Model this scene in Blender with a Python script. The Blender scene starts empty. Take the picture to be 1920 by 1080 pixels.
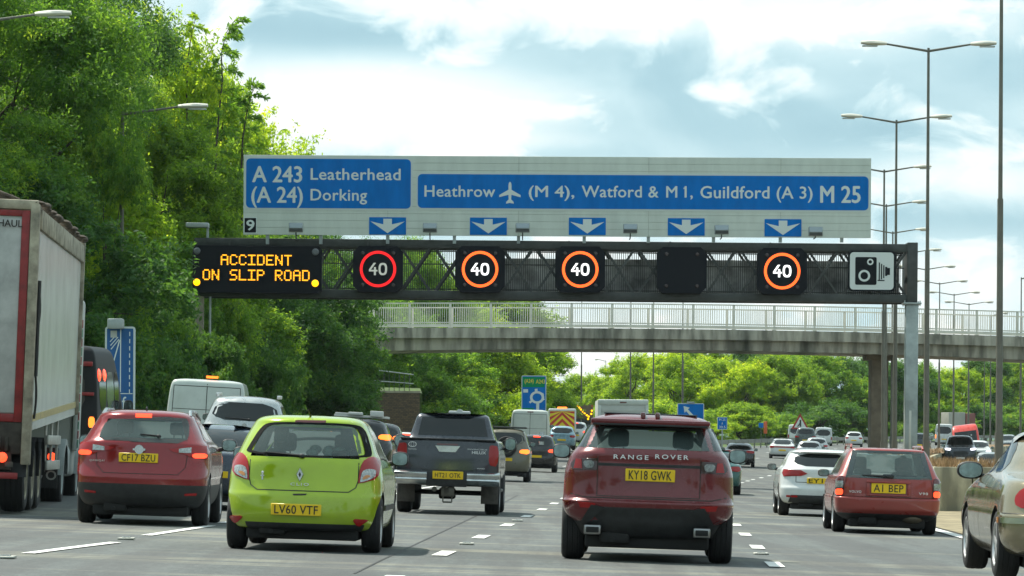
import bpy, bmesh, math, random
import numpy as np
from mathutils import Vector, Matrix
sc = bpy.context.scene
C = sc.collection
R = math.radians
F = 7200.0            # focal length of the photograph in its own 1920-wide pixels (135 mm)
HZ = 841.0            # row of the level horizon
ROLL = 0.0056
CAMZ = 1.2
# ------------------------------------------------------------------ camera
cam = bpy.data.cameras.new('camera'); camo = bpy.data.objects.new('camera', cam); C.objects.link(camo)
cam.sensor_width = 36; cam.lens = 135; cam.shift_y = (HZ-540)/1920.0
cam.clip_start = 0.5; cam.clip_end = 20000
camo.location = (0, 0, CAMZ)
camo.rotation_mode = 'QUATERNION'
camo.rotation_quaternion = (Matrix.Rotation(-ROLL, 3, 'Y') @ Matrix.Rotation(R(90), 3, 'X')).to_quaternion()
# roll happens about the optical axis; keep the horizon pivot at the image column centre
sc.camera = camo
sc.view_settings.view_transform = 'Standard'; sc.view_settings.look = 'None'
sc.view_settings.exposure = 0.60; sc.view_settings.gamma = 1.0
sc.cycles.max_bounces = 6; sc.cycles.transparent_max_bounces = 12; sc.cycles.diffuse_bounces = 3
sc.cycles.caustics_reflective = False; sc.cycles.caustics_refractive = False
sc.cycles.sample_clamp_indirect = 6
# ------------------------------------------------------------------ sky + sun
SUN_DIR = Vector((-0.46, 0.42, 0.98)).normalized()
w = bpy.data.worlds.new('World'); sc.world = w; w.use_nodes = True
nt = w.node_tree; nt.nodes.clear()
def N(t, **k):
    n = nt.nodes.new(t)
    for a, b in k.items(): setattr(n, a, b)
    return n
def lk(a, b): nt.links.new(a, b)
def M(op, a, b=None, c=None):
    n = N('ShaderNodeMath', operation=op)
    for i, x in enumerate((a, b, c)):
        if x is None: continue
        if isinstance(x, (int, float)): n.inputs[i].default_value = x
        else: lk(x, n.inputs[i])
    return n.outputs[0]
sky = N('ShaderNodeTexSky', sky_type='NISHITA'); sky.sun_disc = False
sky.sun_elevation = math.asin(SUN_DIR.z); sky.sun_rotation = math.atan2(SUN_DIR.x, SUN_DIR.y)
sky.air_density = 1.2; sky.dust_density = 1.5
tc = N('ShaderNodeTexCoord'); sep = N('ShaderNodeSeparateXYZ'); lk(tc.outputs['Generated'], sep.inputs[0])
yy = M('MAXIMUM', sep.outputs[1], 0.12)
az = M('DIVIDE', sep.outputs[0], yy); el = M('DIVIDE', sep.outputs[2], yy)
cmb = N('ShaderNodeCombineXYZ'); lk(M('MULTIPLY', az, 16.0), cmb.inputs[0]); lk(M('MULTIPLY', el, 27.0), cmb.inputs[1]); lk(M('MULTIPLY', sep.outputs[1], 2.0), cmb.inputs[2])
n1 = N('ShaderNodeTexNoise'); n1.inputs['Scale'].default_value = 1.0; n1.inputs['Detail'].default_value = 7; n1.inputs['Roughness'].default_value = 0.52; n1.inputs['Distortion'].default_value = 0.35
lk(cmb.outputs[0], n1.inputs['Vector'])
n2 = N('ShaderNodeTexNoise'); n2.inputs['Scale'].default_value = 0.55; n2.inputs['Detail'].default_value = 5; n2.inputs['Roughness'].default_value = 0.5
lk(cmb.outputs[0], n2.inputs['Vector'])
wa = M('ADD', az, M('MULTIPLY', M('SUBTRACT', n2.outputs[0], 0.5), 0.05))
we = M('ADD', el, M('MULTIPLY', M('SUBTRACT', n1.outputs[0], 0.5), 0.022))
def blob(u, v, su, sv, amp):
    a0 = (u-960)/F; e0 = (HZ-v)/F
    p = M('POWER', M('ABSOLUTE', M('DIVIDE', M('SUBTRACT', wa, a0), su/F)), 2.0)
    q = M('POWER', M('ABSOLUTE', M('DIVIDE', M('SUBTRACT', we, e0), sv/F)), 2.0)
    return M('MULTIPLY', M('EXPONENT', M('MULTIPLY', M('ADD', p, q), -1.0)), amp)
n3 = N('ShaderNodeTexNoise'); n3.inputs['Scale'].default_value = 2.1; n3.inputs['Detail'].default_value = 9; n3.inputs['Roughness'].default_value = 0.55; n3.inputs['Distortion'].default_value = 0.5
lk(cmb.outputs[0], n3.inputs['Vector'])
edge = M('MULTIPLY', M('SMOOTH_MAX', M('SUBTRACT', n3.outputs[0], 0.51), 0.0, 0.01), 3.2)
fld = M('ADD', M('ADD', 0.41, edge), M('MULTIPLY', M('SUBTRACT', n1.outputs[0], 0.5), 1.0))
for b in [(700, 62, 330, 44, -0.32), (700, 190, 330, 75, 0.62), (1350, 215, 420, 85, -0.16), (1240, 20, 260, 60, 0.30),
          (1560, 20, 200, 60, 0.25), (1230, 78, 80, 24, 0.22), (1800, 345, 210, 48, 0.45), (1540, 165, 55, 24, 0.25),
          (1800, 130, 200, 80, -0.12), (1780, 255, 220, 30, -0.18), (1800, 425, 260, 28, -0.08), (560, 255, 160, 40, 0.3),
          (1400, 520, 900, 60, 0.40), (1150, 660, 400, 70, 0.5), (1000, 260, 200, 20, 0.15)]:
    fld = M('ADD', fld, blob(*b))
ramp = N('ShaderNodeValToRGB'); lk(fld, ramp.inputs[0])
cr = ramp.color_ramp; cr.elements[0].position = 0.0; cr.elements[0].color = (0.26, 0.44, 0.52, 1)
cr.elements[1].position = 0.95; cr.elements[1].color = (0.88, 0.90, 0.88, 1)
for p, c in ((0.25, (0.34, 0.53, 0.60, 1)), (0.45, (0.48, 0.66, 0.71, 1)), (0.66, (0.70, 0.80, 0.81, 1))):
    e = cr.elements.new(p); e.color = c
bgs = N('ShaderNodeBackground'); lk(sky.outputs[0], bgs.inputs[0]); bgs.inputs[1].default_value = 0.06
bgc = N('ShaderNodeBackground'); lk(ramp.outputs[0], bgc.inputs[0]); bgc.inputs[1].default_value = 0.90
# thinning cloud lets a little of the clear sky through
mx = N('ShaderNodeMixShader'); mx.inputs[0].default_value = 0.93
lk(bgs.outputs[0], mx.inputs[1]); lk(bgc.outputs[0], mx.inputs[2])
wo = N('ShaderNodeOutputWorld'); lk(mx.outputs[0], wo.inputs[0])
sun = bpy.data.lights.new('sun', 'SUN'); sun.energy = 4.2; sun.angle = R(1.0); sun.color = (1, 0.95, 0.84)
suno = bpy.data.objects.new('sun', sun); C.objects.link(suno)
suno.rotation_mode = 'QUATERNION'; suno.rotation_quaternion = SUN_DIR.to_track_quat('Z', 'Y')

# ------------------------------------------------------------------ terrain functions
LY = [-50, 0, 44, 83, 107, 131, 154, 176, 198, 218, 240, 259, 278, 296, 350, 379, 450, 600, 1000]
LX = [-0.5, 1.3, 2.9, 4.5, 5.8, 7.2, 9, 11, 13.5, 16, 19.2, 22.3, 25.6, 29, 40, 46.5, 64, 105, 240]
ZY = [-50, 40, 80, 150, 180, 225, 277, 379, 500, 700, 1500, 8000]
ZZ = [-.08, -.08, -.15, -.17, -.15, .08, .41, 1.2, 2.0, 2.6, 3.0, 3.0]
def Lx(Y): return float(np.interp(Y, LY, LX))
def zc(Y): return float(np.interp(Y, ZY, ZZ))
def Xl(Y): return float(np.interp(Y, [-50, 40, 141, 200, 300, 500], [-14, -13, -11.2, -9.0, -7.0, -7]))
def sst(a, b, x):
    t = min(1, max(0, (x-a)/(b-a))); return t*t*(3-2*t)
def gz(X, Y):
    d = X-Lx(Y)
    z = zc(Y)-0.028*max(-24, min(5.0, d))
    z += sst(-4, -7.5, X)*float(np.interp(Y, [58, 88, 140, 200, 260], [0, .42, .5, .3, 0]))
    z += 0.35*sst(6.5, 8.5, d)
    return z
def land(X, Y):
    z = gz(X, Y); xl = Xl(Y)-1.2
    if X < xl: z += min(4.5, (xl-X)*0.30)
    d = X-Lx(Y)
    if d > 30: z += min(5, (d-30)*0.2)
    return z
def unroll(u, v):
    du, dv = u-960, v-HZ
    c, s = math.cos(ROLL), math.sin(ROLL)
    return du*c+dv*s, dv*c-du*s
def PX(u, v, Y):
    du, dv = unroll(u, v); return Vector((du/F*Y, Y, CAMZ-dv/F*Y))

# ------------------------------------------------------------------ materials
MATS = {}
def mat(name, col=(.5, .5, .5), rough=.5, metal=0, coat=0, var=0, vs=8, vec=None, bump=0, bs=40, emit=None, es=1, spec=.5, col2=None, trans=0):
    if name in MATS: return MATS[name]
    m = bpy.data.materials.new(name); m.use_nodes = True; t = m.node_tree
    b = t.nodes['Principled BSDF']
    b.inputs['Base Color'].default_value = (*col, 1); b.inputs['Roughness'].default_value = rough
    b.inputs['Metallic'].default_value = metal; b.inputs['Coat Weight'].default_value = coat; b.inputs['Coat Roughness'].default_value = .06
    b.inputs['Specular IOR Level'].default_value = spec
    if emit: b.inputs['Emission Color'].default_value = (*emit, 1); b.inputs['Emission Strength'].default_value = es
    if var or bump or col2:
        co = t.nodes.new('ShaderNodeTexCoord')
    if var or col2:
        n = t.nodes.new('ShaderNodeTexNoise'); n.inputs['Scale'].default_value = vs; n.inputs['Detail'].default_value = 6; n.inputs['Roughness'].default_value = .6
        if vec:
            mp = t.nodes.new('ShaderNodeMapping'); mp.inputs['Scale'].default_value = vec; t.links.new(co.outputs['Object'], mp.inputs[0]); t.links.new(mp.outputs[0], n.inputs['Vector'])
        else: t.links.new(co.outputs['Object'], n.inputs['Vector'])
        r = t.nodes.new('ShaderNodeValToRGB'); r.color_ramp.elements[0].position = .33; r.color_ramp.elements[1].position = .67
        c2 = col2 or tuple(min(1, x*(1+var)) for x in col)
        r.color_ramp.elements[0].color = (*[x*(1-var) for x in col], 1); r.color_ramp.elements[1].color = (*c2, 1)
        t.links.new(n.outputs[0], r.inputs[0]); t.links.new(r.outputs[0], b.inputs['Base Color'])
    if bump:
        n = t.nodes.new('ShaderNodeTexNoise'); n.inputs['Scale'].default_value = bs; n.inputs['Detail'].default_value = 4
        t.links.new(co.outputs['Object'], n.inputs['Vector'])
        bp = t.nodes.new('ShaderNodeBump'); bp.inputs['Strength'].default_value = bump; bp.inputs['Distance'].default_value = .02
        t.links.new(n.outputs[0], bp.inputs['Height']); t.links.new(bp.outputs[0], b.inputs['Normal'])
    MATS[name] = m; return m
def glass(name, tint=(.35, .42, .42), keep=.55):
    if name in MATS: return MATS[name]
    m = bpy.data.materials.new(name); m.use_nodes = True; t = m.node_tree; t.nodes.clear()
    tr = t.nodes.new('ShaderNodeBsdfTransparent'); tr.inputs[0].default_value = (*[x*keep for x in tint], 1)
    gl = t.nodes.new('ShaderNodeBsdfGlossy'); gl.inputs['Roughness'].default_value = .04; gl.inputs[0].default_value = (.9, .95, .95, 1)
    df = t.nodes.new('ShaderNodeBsdfDiffuse'); df.inputs[0].default_value = (.30, .40, .38, 1)
    m1 = t.nodes.new('ShaderNodeMixShader'); m1.inputs[0].default_value = .13
    t.links.new(tr.outputs[0], m1.inputs[1]); t.links.new(df.outputs[0], m1.inputs[2])
    fr = t.nodes.new('ShaderNodeFresnel'); fr.inputs[0].default_value = 1.55
    mx = t.nodes.new('ShaderNodeMixShader'); t.links.new(fr.outputs[0], mx.inputs[0])
    t.links.new(m1.outputs[0], mx.inputs[1]); t.links.new(gl.outputs[0], mx.inputs[2])
    o = t.nodes.new('ShaderNodeOutputMaterial'); t.links.new(mx.outputs[0], o.inputs[0])
    MATS[name] = m; return m
def paint(name, col, metal=.0, rough=.32):
    if name in MATS: return MATS[name]
    m = mat(name, col, rough, metal, .75, var=.06, vs=3, spec=.4)
    t = m.node_tree; b = t.nodes['Principled BSDF']
    # road film: a little dust over the lower body and in broad smears
    co = t.nodes.new('ShaderNodeTexCoord'); sp = t.nodes.new('ShaderNodeSeparateXYZ'); t.links.new(co.outputs['Object'], sp.inputs[0])
    n = t.nodes.new('ShaderNodeTexNoise'); n.inputs['Scale'].default_value = 5; n.inputs['Detail'].default_value = 5; t.links.new(co.outputs['Object'], n.inputs['Vector'])
    mr = t.nodes.new('ShaderNodeMapRange'); mr.inputs['From Min'].default_value = .3; mr.inputs['From Max'].default_value = .75; mr.inputs['To Min'].default_value = rough*.55; mr.inputs['To Max'].default_value = min(1, rough*1.5)
    t.links.new(n.outputs[0], mr.inputs['Value']); t.links.new(mr.outputs[0], b.inputs['Roughness'])
    src = b.inputs['Base Color'].links[0].from_socket
    mr2 = t.nodes.new('ShaderNodeMapRange'); mr2.inputs['From Min'].default_value = .75; mr2.inputs['From Max'].default_value = .2; mr2.inputs['To Max'].default_value = .35
    t.links.new(sp.outputs[2], mr2.inputs['Value'])
    mu = t.nodes.new('ShaderNodeMath'); mu.operation = 'MULTIPLY'; t.links.new(mr2.outputs[0], mu.inputs[0]); t.links.new(n.outputs[0], mu.inputs[1])
    mc = t.nodes.new('ShaderNodeMixRGB'); mc.inputs[2].default_value = (.10, .09, .07, 1)
    t.links.new(mu.outputs[0], mc.inputs[0]); t.links.new(src, mc.inputs[1]); t.links.new(mc.outputs[0], b.inputs['Base Color'])
    return m
BLACK = mat('black_plastic', (.016, .017, .018), .55, var=.4, vs=12)
DARKU = mat('underbody_grime', (.010, .010, .010), .8)
RUBBER = mat('tyre_rubber', (.012, .012, .013), .75, bump=.3, bs=60)
CHROME = mat('chrome', (.55, .57, .57), .22, 1, var=.15, vs=6)
ALLOY = mat('wheel_alloy', (.42, .42, .42), .35, .9)
SILVER = mat('badge_silver', (.7, .7, .7), .3, .6)
TINT = mat('tinted_glass', (.006, .009, .010), .06, 0, 0, spec=.55)
GLASS = glass('clear_glass', (.86, .97, .94), .85); GLASSD = glass('privacy_glass', (.62, .74, .72), .72)
CABIN = mat('cabin_trim', (.13, .135, .14), .8)
SEAT = mat('seat_fabric', (.03, .03, .034), .9)
SEATL = mat('seat_fabric_pale', (.11, .12, .13), .9)
RED = mat('red_lens', (.33, .004, .005), .18, 0, .35, spec=.4)
REDDK = mat('dark_red_lens', (.10, .006, .006), .2, 0, 1)
REDON = mat('lit_brake_lens', (.5, .02, .01), .2, emit=(1, .065, .02), es=1.9)
AMBON = mat('lit_orange_lens', (.6, .2, .02), .2, emit=(1, .17, .015), es=1.8)
AMBER = mat('amber_lens', (.55, .20, .03), .2, 0, 1)
CLEAR = mat('clear_lens', (.36, .38, .37), .12, .35, 1, var=.45, vs=40)
YELLOW = mat('plate_yellow', (.86, .56, .012), .35, spec=.4)
WPLATE = mat('plate_white', (.7, .7, .68), .4)
INK = mat('plate_ink', (.02, .018, .012), .6)
MIRRG = mat('mirror_glass', (.20, .26, .25), .10, .8, var=.3, vs=9)
HEADL = mat('lit_headlamp', (.8, .8, .85), .1, emit=(.9, .88, 1), es=1.5)

# ------------------------------------------------------------------ mesh builder
class MB:
    def __init__(s): s.v = []; s.f = []; s.m = []; s.s = []
    def face(s, pts, m=0, sm=False):
        b = len(s.v); s.v += [tuple(p) for p in pts]; s.f.append(tuple(range(b, b+len(pts)))); s.m.append(m); s.s.append(sm)
    def raw(s, vs, fs, m=0, sm=False):
        b = len(s.v); s.v += [tuple(p) for p in vs]
        for f in fs: s.f.append(tuple(b+i for i in f)); s.m.append(m); s.s.append(sm)
        return s
    def box(s, x0, x1, y0, y1, z0, z1, m=0):
        vs = [(x, y, z) for z in (z0, z1) for y in (y0, y1) for x in (x0, x1)]
        return s.raw(vs, [(0, 2, 3, 1), (4, 5, 7, 6), (0, 1, 5, 4), (2, 6, 7, 3), (0, 4, 6, 2), (1, 3, 7, 5)], m)
    def hexa(s, p, m=0):   # eight corners, bottom ring then top ring
        return s.raw(p, [(0, 3, 2, 1), (4, 5, 6, 7), (0, 1, 5, 4), (1, 2, 6, 5), (2, 3, 7, 6), (3, 0, 4, 7)], m)
    def rbox(s, x0, x1, y0, y1, z0, z1, r=.02, m=0, seg=2):
        bm = bmesh.new(); bmesh.ops.create_cube(bm, size=1)
        for v in bm.verts: v.co = Vector(((x0+x1)/2+v.co.x*(x1-x0), (y0+y1)/2+v.co.y*(y1-y0), (z0+z1)/2+v.co.z*(z1-z0)))
        bmesh.ops.bevel(bm, geom=bm.edges[:], offset=r, segments=seg, affect='EDGES', profile=.5)
        bm.verts.index_update(); s.raw([v.co[:] for v in bm.verts], [[v.index for v in f.verts] for f in bm.faces], m, True); bm.free(); return s
    def tube(s, p0, p1, r0, r1=None, n=8, m=0, cap=True):
        p0, p1 = Vector(p0), Vector(p1); r1 = r0 if r1 is None else r1
        q = (p1-p0).to_track_quat('Z', 'Y'); vs = []
        for p, r in ((p0, r0), (p1, r1)):
            for i in range(n):
                a = 2*math.pi*i/n; vs.append(p+q @ Vector((r*math.cos(a), r*math.sin(a), 0)))
        s.raw(vs, [(i, (i+1) % n, n+(i+1) % n, n+i) for i in range(n)], m, True)
        if cap: s.raw(vs, [tuple(range(n-1, -1, -1)), tuple(range(n, 2*n))], m)
        return s
    def lathe(s, prof, n=24, m=0, c=(0, 0, 0), axis='X', sm=True):   # prof: (axial, radius)
        vs = []; k = len(prof)
        for a, r in prof:
            for i in range(n):
                t = 2*math.pi*i/n; x, y = r*math.cos(t), r*math.sin(t)
                v = (a, x, y) if axis == 'X' else ((x, a, y) if axis == 'Y' else (x, y, a))
                vs.append((v[0]+c[0], v[1]+c[1], v[2]+c[2]))
        fs = [(j*n+i, j*n+(i+1) % n, (j+1)*n+(i+1) % n, (j+1)*n+i) for j in range(k-1) for i in range(n)]
        s.raw(vs, fs, m, sm)
        s.raw(vs, [tuple(range(n)), tuple(range((k-1)*n, k*n))], m); return s
    def ell(s, c, r, m=0, nu=16, nv=10, p=1.0):
        vs = []; sp = lambda x: math.copysign(abs(x)**p, x)
        for j in range(nv+1):
            b = -math.pi/2+math.pi*j/nv
            for i in range(nu):
                a = 2*math.pi*i/nu
                vs.append((c[0]+r[0]*sp(math.cos(b))*sp(math.cos(a)), c[1]+r[1]*sp(math.cos(b))*sp(math.sin(a)), c[2]+r[2]*sp(math.sin(b))))
        return s.raw(vs, [(j*nu+i, j*nu+(i+1) % nu, (j+1)*nu+(i+1) % nu, (j+1)*nu+i) for j in range(nv) for i in range(nu)], m, True)
    def prism(s, poly, y0, y1, m=0):   # polygon in x,z extruded along y
        n = len(poly); vs = [(x, y0, z) for x, z in poly]+[(x, y1, z) for x, z in poly]
        return s.raw(vs, [tuple(range(n)), tuple(range(2*n-1, n-1, -1))]+[(i, n+i, n+(i+1) % n, (i+1) % n) for i in range(n)], m)
    def build(s, name, mats, parent=None, loc=None, weld=False):
        me = bpy.data.meshes.new(name); me.from_pydata(s.v, [], s.f)
        for mm in (mats if isinstance(mats, (list, tuple)) else [mats]): me.materials.append(mm)
        me.polygons.foreach_set('material_index', s.m); me.polygons.foreach_set('use_smooth', s.s); me.update()
        if weld:
            bm = bmesh.new(); bm.from_mesh(me); bmesh.ops.remove_doubles(bm, verts=bm.verts, dist=1e-5); bm.to_mesh(me); bm.free()
        me.set_sharp_from_angle(angle=R(38))
        return link(name, me, parent, loc)
def link(name, me, parent=None, loc=None):
    o = bpy.data.objects.new(name, me); C.objects.link(o)
    if parent: o.parent = parent
    if loc is not None: o.location = loc
    return o
def tag(o, label=None, cat=None, group=None, kind=None):
    if label: o['label'] = label
    if cat: o['category'] = cat
    if group: o['group'] = group
    if kind: o['kind'] = kind
    return o
def thing(name, label, cat, loc=(0, 0, 0), rz=0, group=None):
    o = bpy.data.objects.new(name, None); C.objects.link(o); o.location = loc; o.rotation_euler = (0, 0, rz)
    o.empty_display_size = .3
    return tag(o, label, cat, group)
def dup(root, label=None):
    r = root.copy(); C.objects.link(r)
    if label: r['label'] = label
    for ch in root.children:
        c = ch.copy(); C.objects.link(c); c.parent = r
        for g in ch.children: d = g.copy(); C.objects.link(d); d.parent = c
    return r
def struct(o): o['kind'] = 'structure'; return o

# ------------------------------------------------------------------ lettering
_cap = {}
def text_mesh(st, width, cap, bold=.0, depth=.004, space=1.0):
    cu = bpy.data.curves.new('t', 'FONT'); cu.body = st; cu.size = 1; cu.offset = 0; cu.extrude = 0; cu.resolution_u = 3; cu.space_character = space
    o = bpy.data.objects.new('t', cu); C.objects.link(o)
    dg = bpy.context.evaluated_depsgraph_get(); me = bpy.data.meshes.new_from_object(o.evaluated_get(dg))
    bpy.data.objects.remove(o); bpy.data.curves.remove(cu)
    n = len(me.vertices); a = np.empty(n*3); me.vertices.foreach_get('co', a); a = a.reshape(-1, 3)
    x0, x1 = a[:, 0].min(), a[:, 0].max()
    if bold not in _cap and st != 'H':
        h = text_mesh('H', 1, None, bold, depth); _cap[bold] = h
    if cap is None: return a[:, 1].max()-a[:, 1].min()
    k = cap/_cap[bold]
    out = np.zeros_like(a); out[:, 0] = (a[:, 0]-(x0+x1)/2)*(width/(x1-x0)); out[:, 2] = a[:, 1]*k; out[:, 1] = 0
    if bold <= .008: me.vertices.foreach_set('co', out.ravel()); me.update(); return me
    b = bold*.8*width/(x1-x0); fs = [tuple(p.vertices) for p in me.polygons]; vs = []; F_ = []      # weight: copies a hair apart
    for i, (dx, dz) in enumerate(((0, 0), (-b, 0), (b, 0), (0, b*.7), (0, -b*.7))):
        q = out+np.array([dx, -.0006*i, dz]); F_ += [tuple(j+len(vs) for j in f) for f in fs]; vs += [tuple(p) for p in q]
    m2 = bpy.data.meshes.new('lettering'); m2.from_pydata(vs, [], F_); m2.update(); return m2
def text(name, st, cx, y, zbase, width, cap, m, parent, bold=.0, space=1.0, tilt=0):
    me = text_mesh(st, width, cap, bold, space=space); me.materials.clear(); me.materials.append(m)
    o = link(name, me, parent, (cx, y, zbase)); o.rotation_euler = (tilt, 0, 0); return o
# 5x7 matrix glyphs
GL = {'A': '01110 10001 10001 11111 10001 10001 10001', 'C': '01110 10001 10000 10000 10000 10001 01110', 'I': '11111 00100 00100 00100 00100 00100 11111',
 'D': '11110 10001 10001 10001 10001 10001 11110', 'E': '11111 10000 10000 11110 10000 10000 11111', 'N': '10001 11001 11001 10101 10011 10011 10001',
 'T': '11111 00100 00100 00100 00100 00100 00100', 'O': '01110 10001 10001 10001 10001 10001 01110', 'S': '01111 10000 10000 01110 00001 00001 11110',
 'L': '10000 10000 10000 10000 10000 10000 11111', 'P': '11110 10001 10001 11110 10000 10000 10000', 'R': '11110 10001 10001 11110 10100 10010 10001', ' ': '00000 '*7}

# ------------------------------------------------------------------ lofted vehicle bodies
def fc(t, y, q):      # monotone cubic interpolation
    t = np.asarray(t, float); y = np.asarray(y, float); h = np.diff(t); d = np.diff(y)/h; n = len(t)
    m = np.zeros(n); m[0] = d[0]; m[-1] = d[-1]
    for i in range(1, n-1):
        if d[i-1]*d[i] > 0:
            w1, w2 = 2*h[i]+h[i-1], h[i]+2*h[i-1]; m[i] = (w1+w2)/(w1/d[i-1]+w2/d[i])
    k = np.clip(np.searchsorted(t, q, side='right')-1, 0, n-2); s = (q-t[k])/h[k]
    return (1+2*s)*(1-s)**2*y[k]+s*(1-s)**2*h[k]*m[k]+s*s*(3-2*s)*y[k+1]+s*s*(s-1)*h[k]*m[k+1]
class Shell:
    """stack of rounded plan outlines; keys are (z, half width, rear y, front y, rear corner depth)"""
    def __init__(s, keys, nr=3.0, nf=2.6, Df=.7, sub=5):
        K = np.array(keys, float); t = np.concatenate([[0], np.cumsum(np.hypot(np.hypot(np.diff(K[:, 0]), np.diff(K[:, 1])), np.diff(K[:, 2])*.5)+1e-3)])
        q = np.concatenate([np.linspace(t[i], t[i+1], sub, endpoint=False) for i in range(len(t)-1)]+[[t[-1]]])
        s.L = np.stack([fc(t, K[:, j], q) for j in range(5)], 1); s.nr, s.nf, s.Df = nr, nf, Df
        s.z = s.L[:, 0]; s.top = s.z[-1]
    def at(s, z): return [float(np.interp(z, s.z, s.L[:, j])) for j in range(1, 5)]
    def ry(s, x, z):
        w, yr, yf, D = s.at(z); a = min(.9995, abs(x)/w); return yr+D*(1-(1-a**s.nr)**(1/s.nr))
    def fy(s, x, z):
        w, yr, yf, D = s.at(z); a = min(.9995, abs(x)/w); return yf-s.Df*(1-(1-a**s.nf)**(1/s.nf))
    def sx(s, y, z):
        w, yr, yf, D = s.at(z)
        if y < yr+D: t = max(0, min(1, (y-yr)/D)); return w*(max(1e-4, 1-(1-t)**s.nr))**(1/s.nr)
        if y > yf-s.Df: t = max(0, min(1, (yf-y)/s.Df)); return w*(max(1e-4, 1-(1-t)**s.nf))**(1/s.nf)
        return w
    def rear(s, x, z):
        e = .004; dx = (s.ry(x+e, z)-s.ry(x-e, z))/(2*e); dz = (s.ry(x, z+e)-s.ry(x, z-e))/(2*e)
        return Vector((x, s.ry(x, z), z)), Vector((dx, -1, dz)).normalized()
    def front(s, x, z):
        e = .004; dx = (s.fy(x+e, z)-s.fy(x-e, z))/(2*e); dz = (s.fy(x, z+e)-s.fy(x, z-e))/(2*e)
        return Vector((x, s.fy(x, z), z)), Vector((-dx, 1, -dz)).normalized()
    def side(s, sg):
        def f(y, z):
            e = .01; dy = (s.sx(y+e, z)-s.sx(y-e, z))/(2*e); dz = (s.sx(y, z+e)-s.sx(y, z-e))/(2*e)
            return Vector((sg*s.sx(y, z), y, z)), Vector((sg, -dy, -dz)).normalized()
        return f
    def mesh(s, mb, zsplit=None, na=12, ns=8):
        rings = []
        for z, w, yr, yf, D in s.L:
            q = []
            for i in range(na+1):
                th = math.pi/2*i/na; q.append((w*math.sin(th)**(2/s.nr), yr+D*(1-math.cos(th)**(2/s.nr))))
            ya, yb = yr+D, yf-s.Df
            for i in range(1, ns): q.append((w, ya+(yb-ya)*i/ns))
            for i in range(na+1):
                th = math.pi/2*(1-i/na); q.append((w*math.sin(th)**(2/s.nf), yf-s.Df*(1-math.cos(th)**(2/s.nf))))
            rings.append([(x, y, z) for x, y in q]+[(-x, y, z) for x, y in reversed(q[1:-1])])
        n = len(rings[0]); vs = [p for r in rings for p in r]; b = len(mb.v); mb.v += vs
        for j in range(len(rings)-1):
            zm = (rings[j][0][2]+rings[j+1][0][2])/2
            for i in range(n):
                a, c = b+j*n+i, b+j*n+(i+1) % n
                xm, ym = rings[j][i][0], rings[j][i][1]
                mb.f.append((a, c, c+n, a+n)); mb.m.append(1 if zsplit and zsplit(xm, ym, zm) else 0); mb.s.append(True)
        mb.f.append(tuple(b+i for i in range(n-1, -1, -1))); mb.m.append(1); mb.s.append(False)
        k = b+(len(rings)-1)*n; mb.f.append(tuple(k+i for i in range(n))); mb.m.append(0); mb.s.append(True)
def chaikin(p, n=2, k=.22):
    for _ in range(n):
        q = []
        for i in range(len(p)):
            a, b = p[i], p[(i+1) % len(p)]
            q += [(a[0]*(1-k)+b[0]*k, a[1]*(1-k)+b[1]*k), (a[0]*k+b[0]*(1-k), a[1]*k+b[1]*(1-k))]
        p = q
    return p
def span(poly, z):
    xs = []
    for i in range(len(poly)):
        (x0, z0), (x1, z1) = poly[i], poly[(i+1) % len(poly)]
        if (z0-z)*(z1-z) <= 0 and z0 != z1: xs.append(x0+(x1-x0)*(z-z0)/(z1-z0))
    return (min(xs), max(xs)) if xs else None
def patch(mb, surf, poly, off=.004, skirt=.02, nr=8, nc=8, m=0, rnd=2, flip=False):
    if rnd: poly = chaikin(poly, rnd)
    z0, z1 = min(p[1] for p in poly), max(p[1] for p in poly); e = (z1-z0)*.002
    G = []
    for j in range(nr+1):
        z = z0+e+(z1-z0-2*e)*(0.5-0.5*math.cos(math.pi*j/nr)); sp = span(poly, z)
        if sp is None: continue
        row = []
        for i in range(nc+1):
            a = sp[0]+(sp[1]-sp[0])*i/nc; p, n = surf(a, z); row.append((p+n*off, p-n*skirt))
        G.append(row)
    k = len(G); w = nc+1; vs = [g[0] for r in G for g in r]+[g[1] for r in G for g in r]; o = k*w; fs = []
    for j in range(k-1):
        for i in range(nc): fs.append((j*w+i, j*w+i+1, (j+1)*w+i+1, (j+1)*w+i))
        fs += [((j+1)*w, j*w, o+j*w, o+(j+1)*w)][:1]+[(j*w+nc, (j+1)*w+nc, o+(j+1)*w+nc, o+j*w+nc)]
    sk = []
    for i in range(nc): sk += [(i+1, i, o+i, o+i+1), ((k-1)*w+i, (k-1)*w+i+1, o+(k-1)*w+i+1, o+(k-1)*w+i)]
    fs += sk
    if flip: fs = [tuple(reversed(f)) for f in fs]
    mb.raw(vs, fs, m, True); return mb
def boolean(o, cutters):
    for c in cutters:
        md = o.modifiers.new('b', 'BOOLEAN'); md.operation = 'DIFFERENCE'; md.solver = 'EXACT'; md.object = c
    bpy.context.view_layer.update()
    me = bpy.data.meshes.new_from_object(o.evaluated_get(bpy.context.evaluated_depsgraph_get()))
    o.modifiers.clear(); old = o.data; o.data = me; bpy.data.meshes.remove(old)
    for c in cutters: m = c.data; bpy.data.objects.remove(c); bpy.data.meshes.remove(m)
def fixn(me):
    bm = bmesh.new(); bm.from_mesh(me); bmesh.ops.remove_doubles(bm, verts=bm.verts, dist=1e-5); bmesh.ops.recalc_face_normals(bm, faces=bm.faces); bm.to_mesh(me); bm.free()
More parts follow.
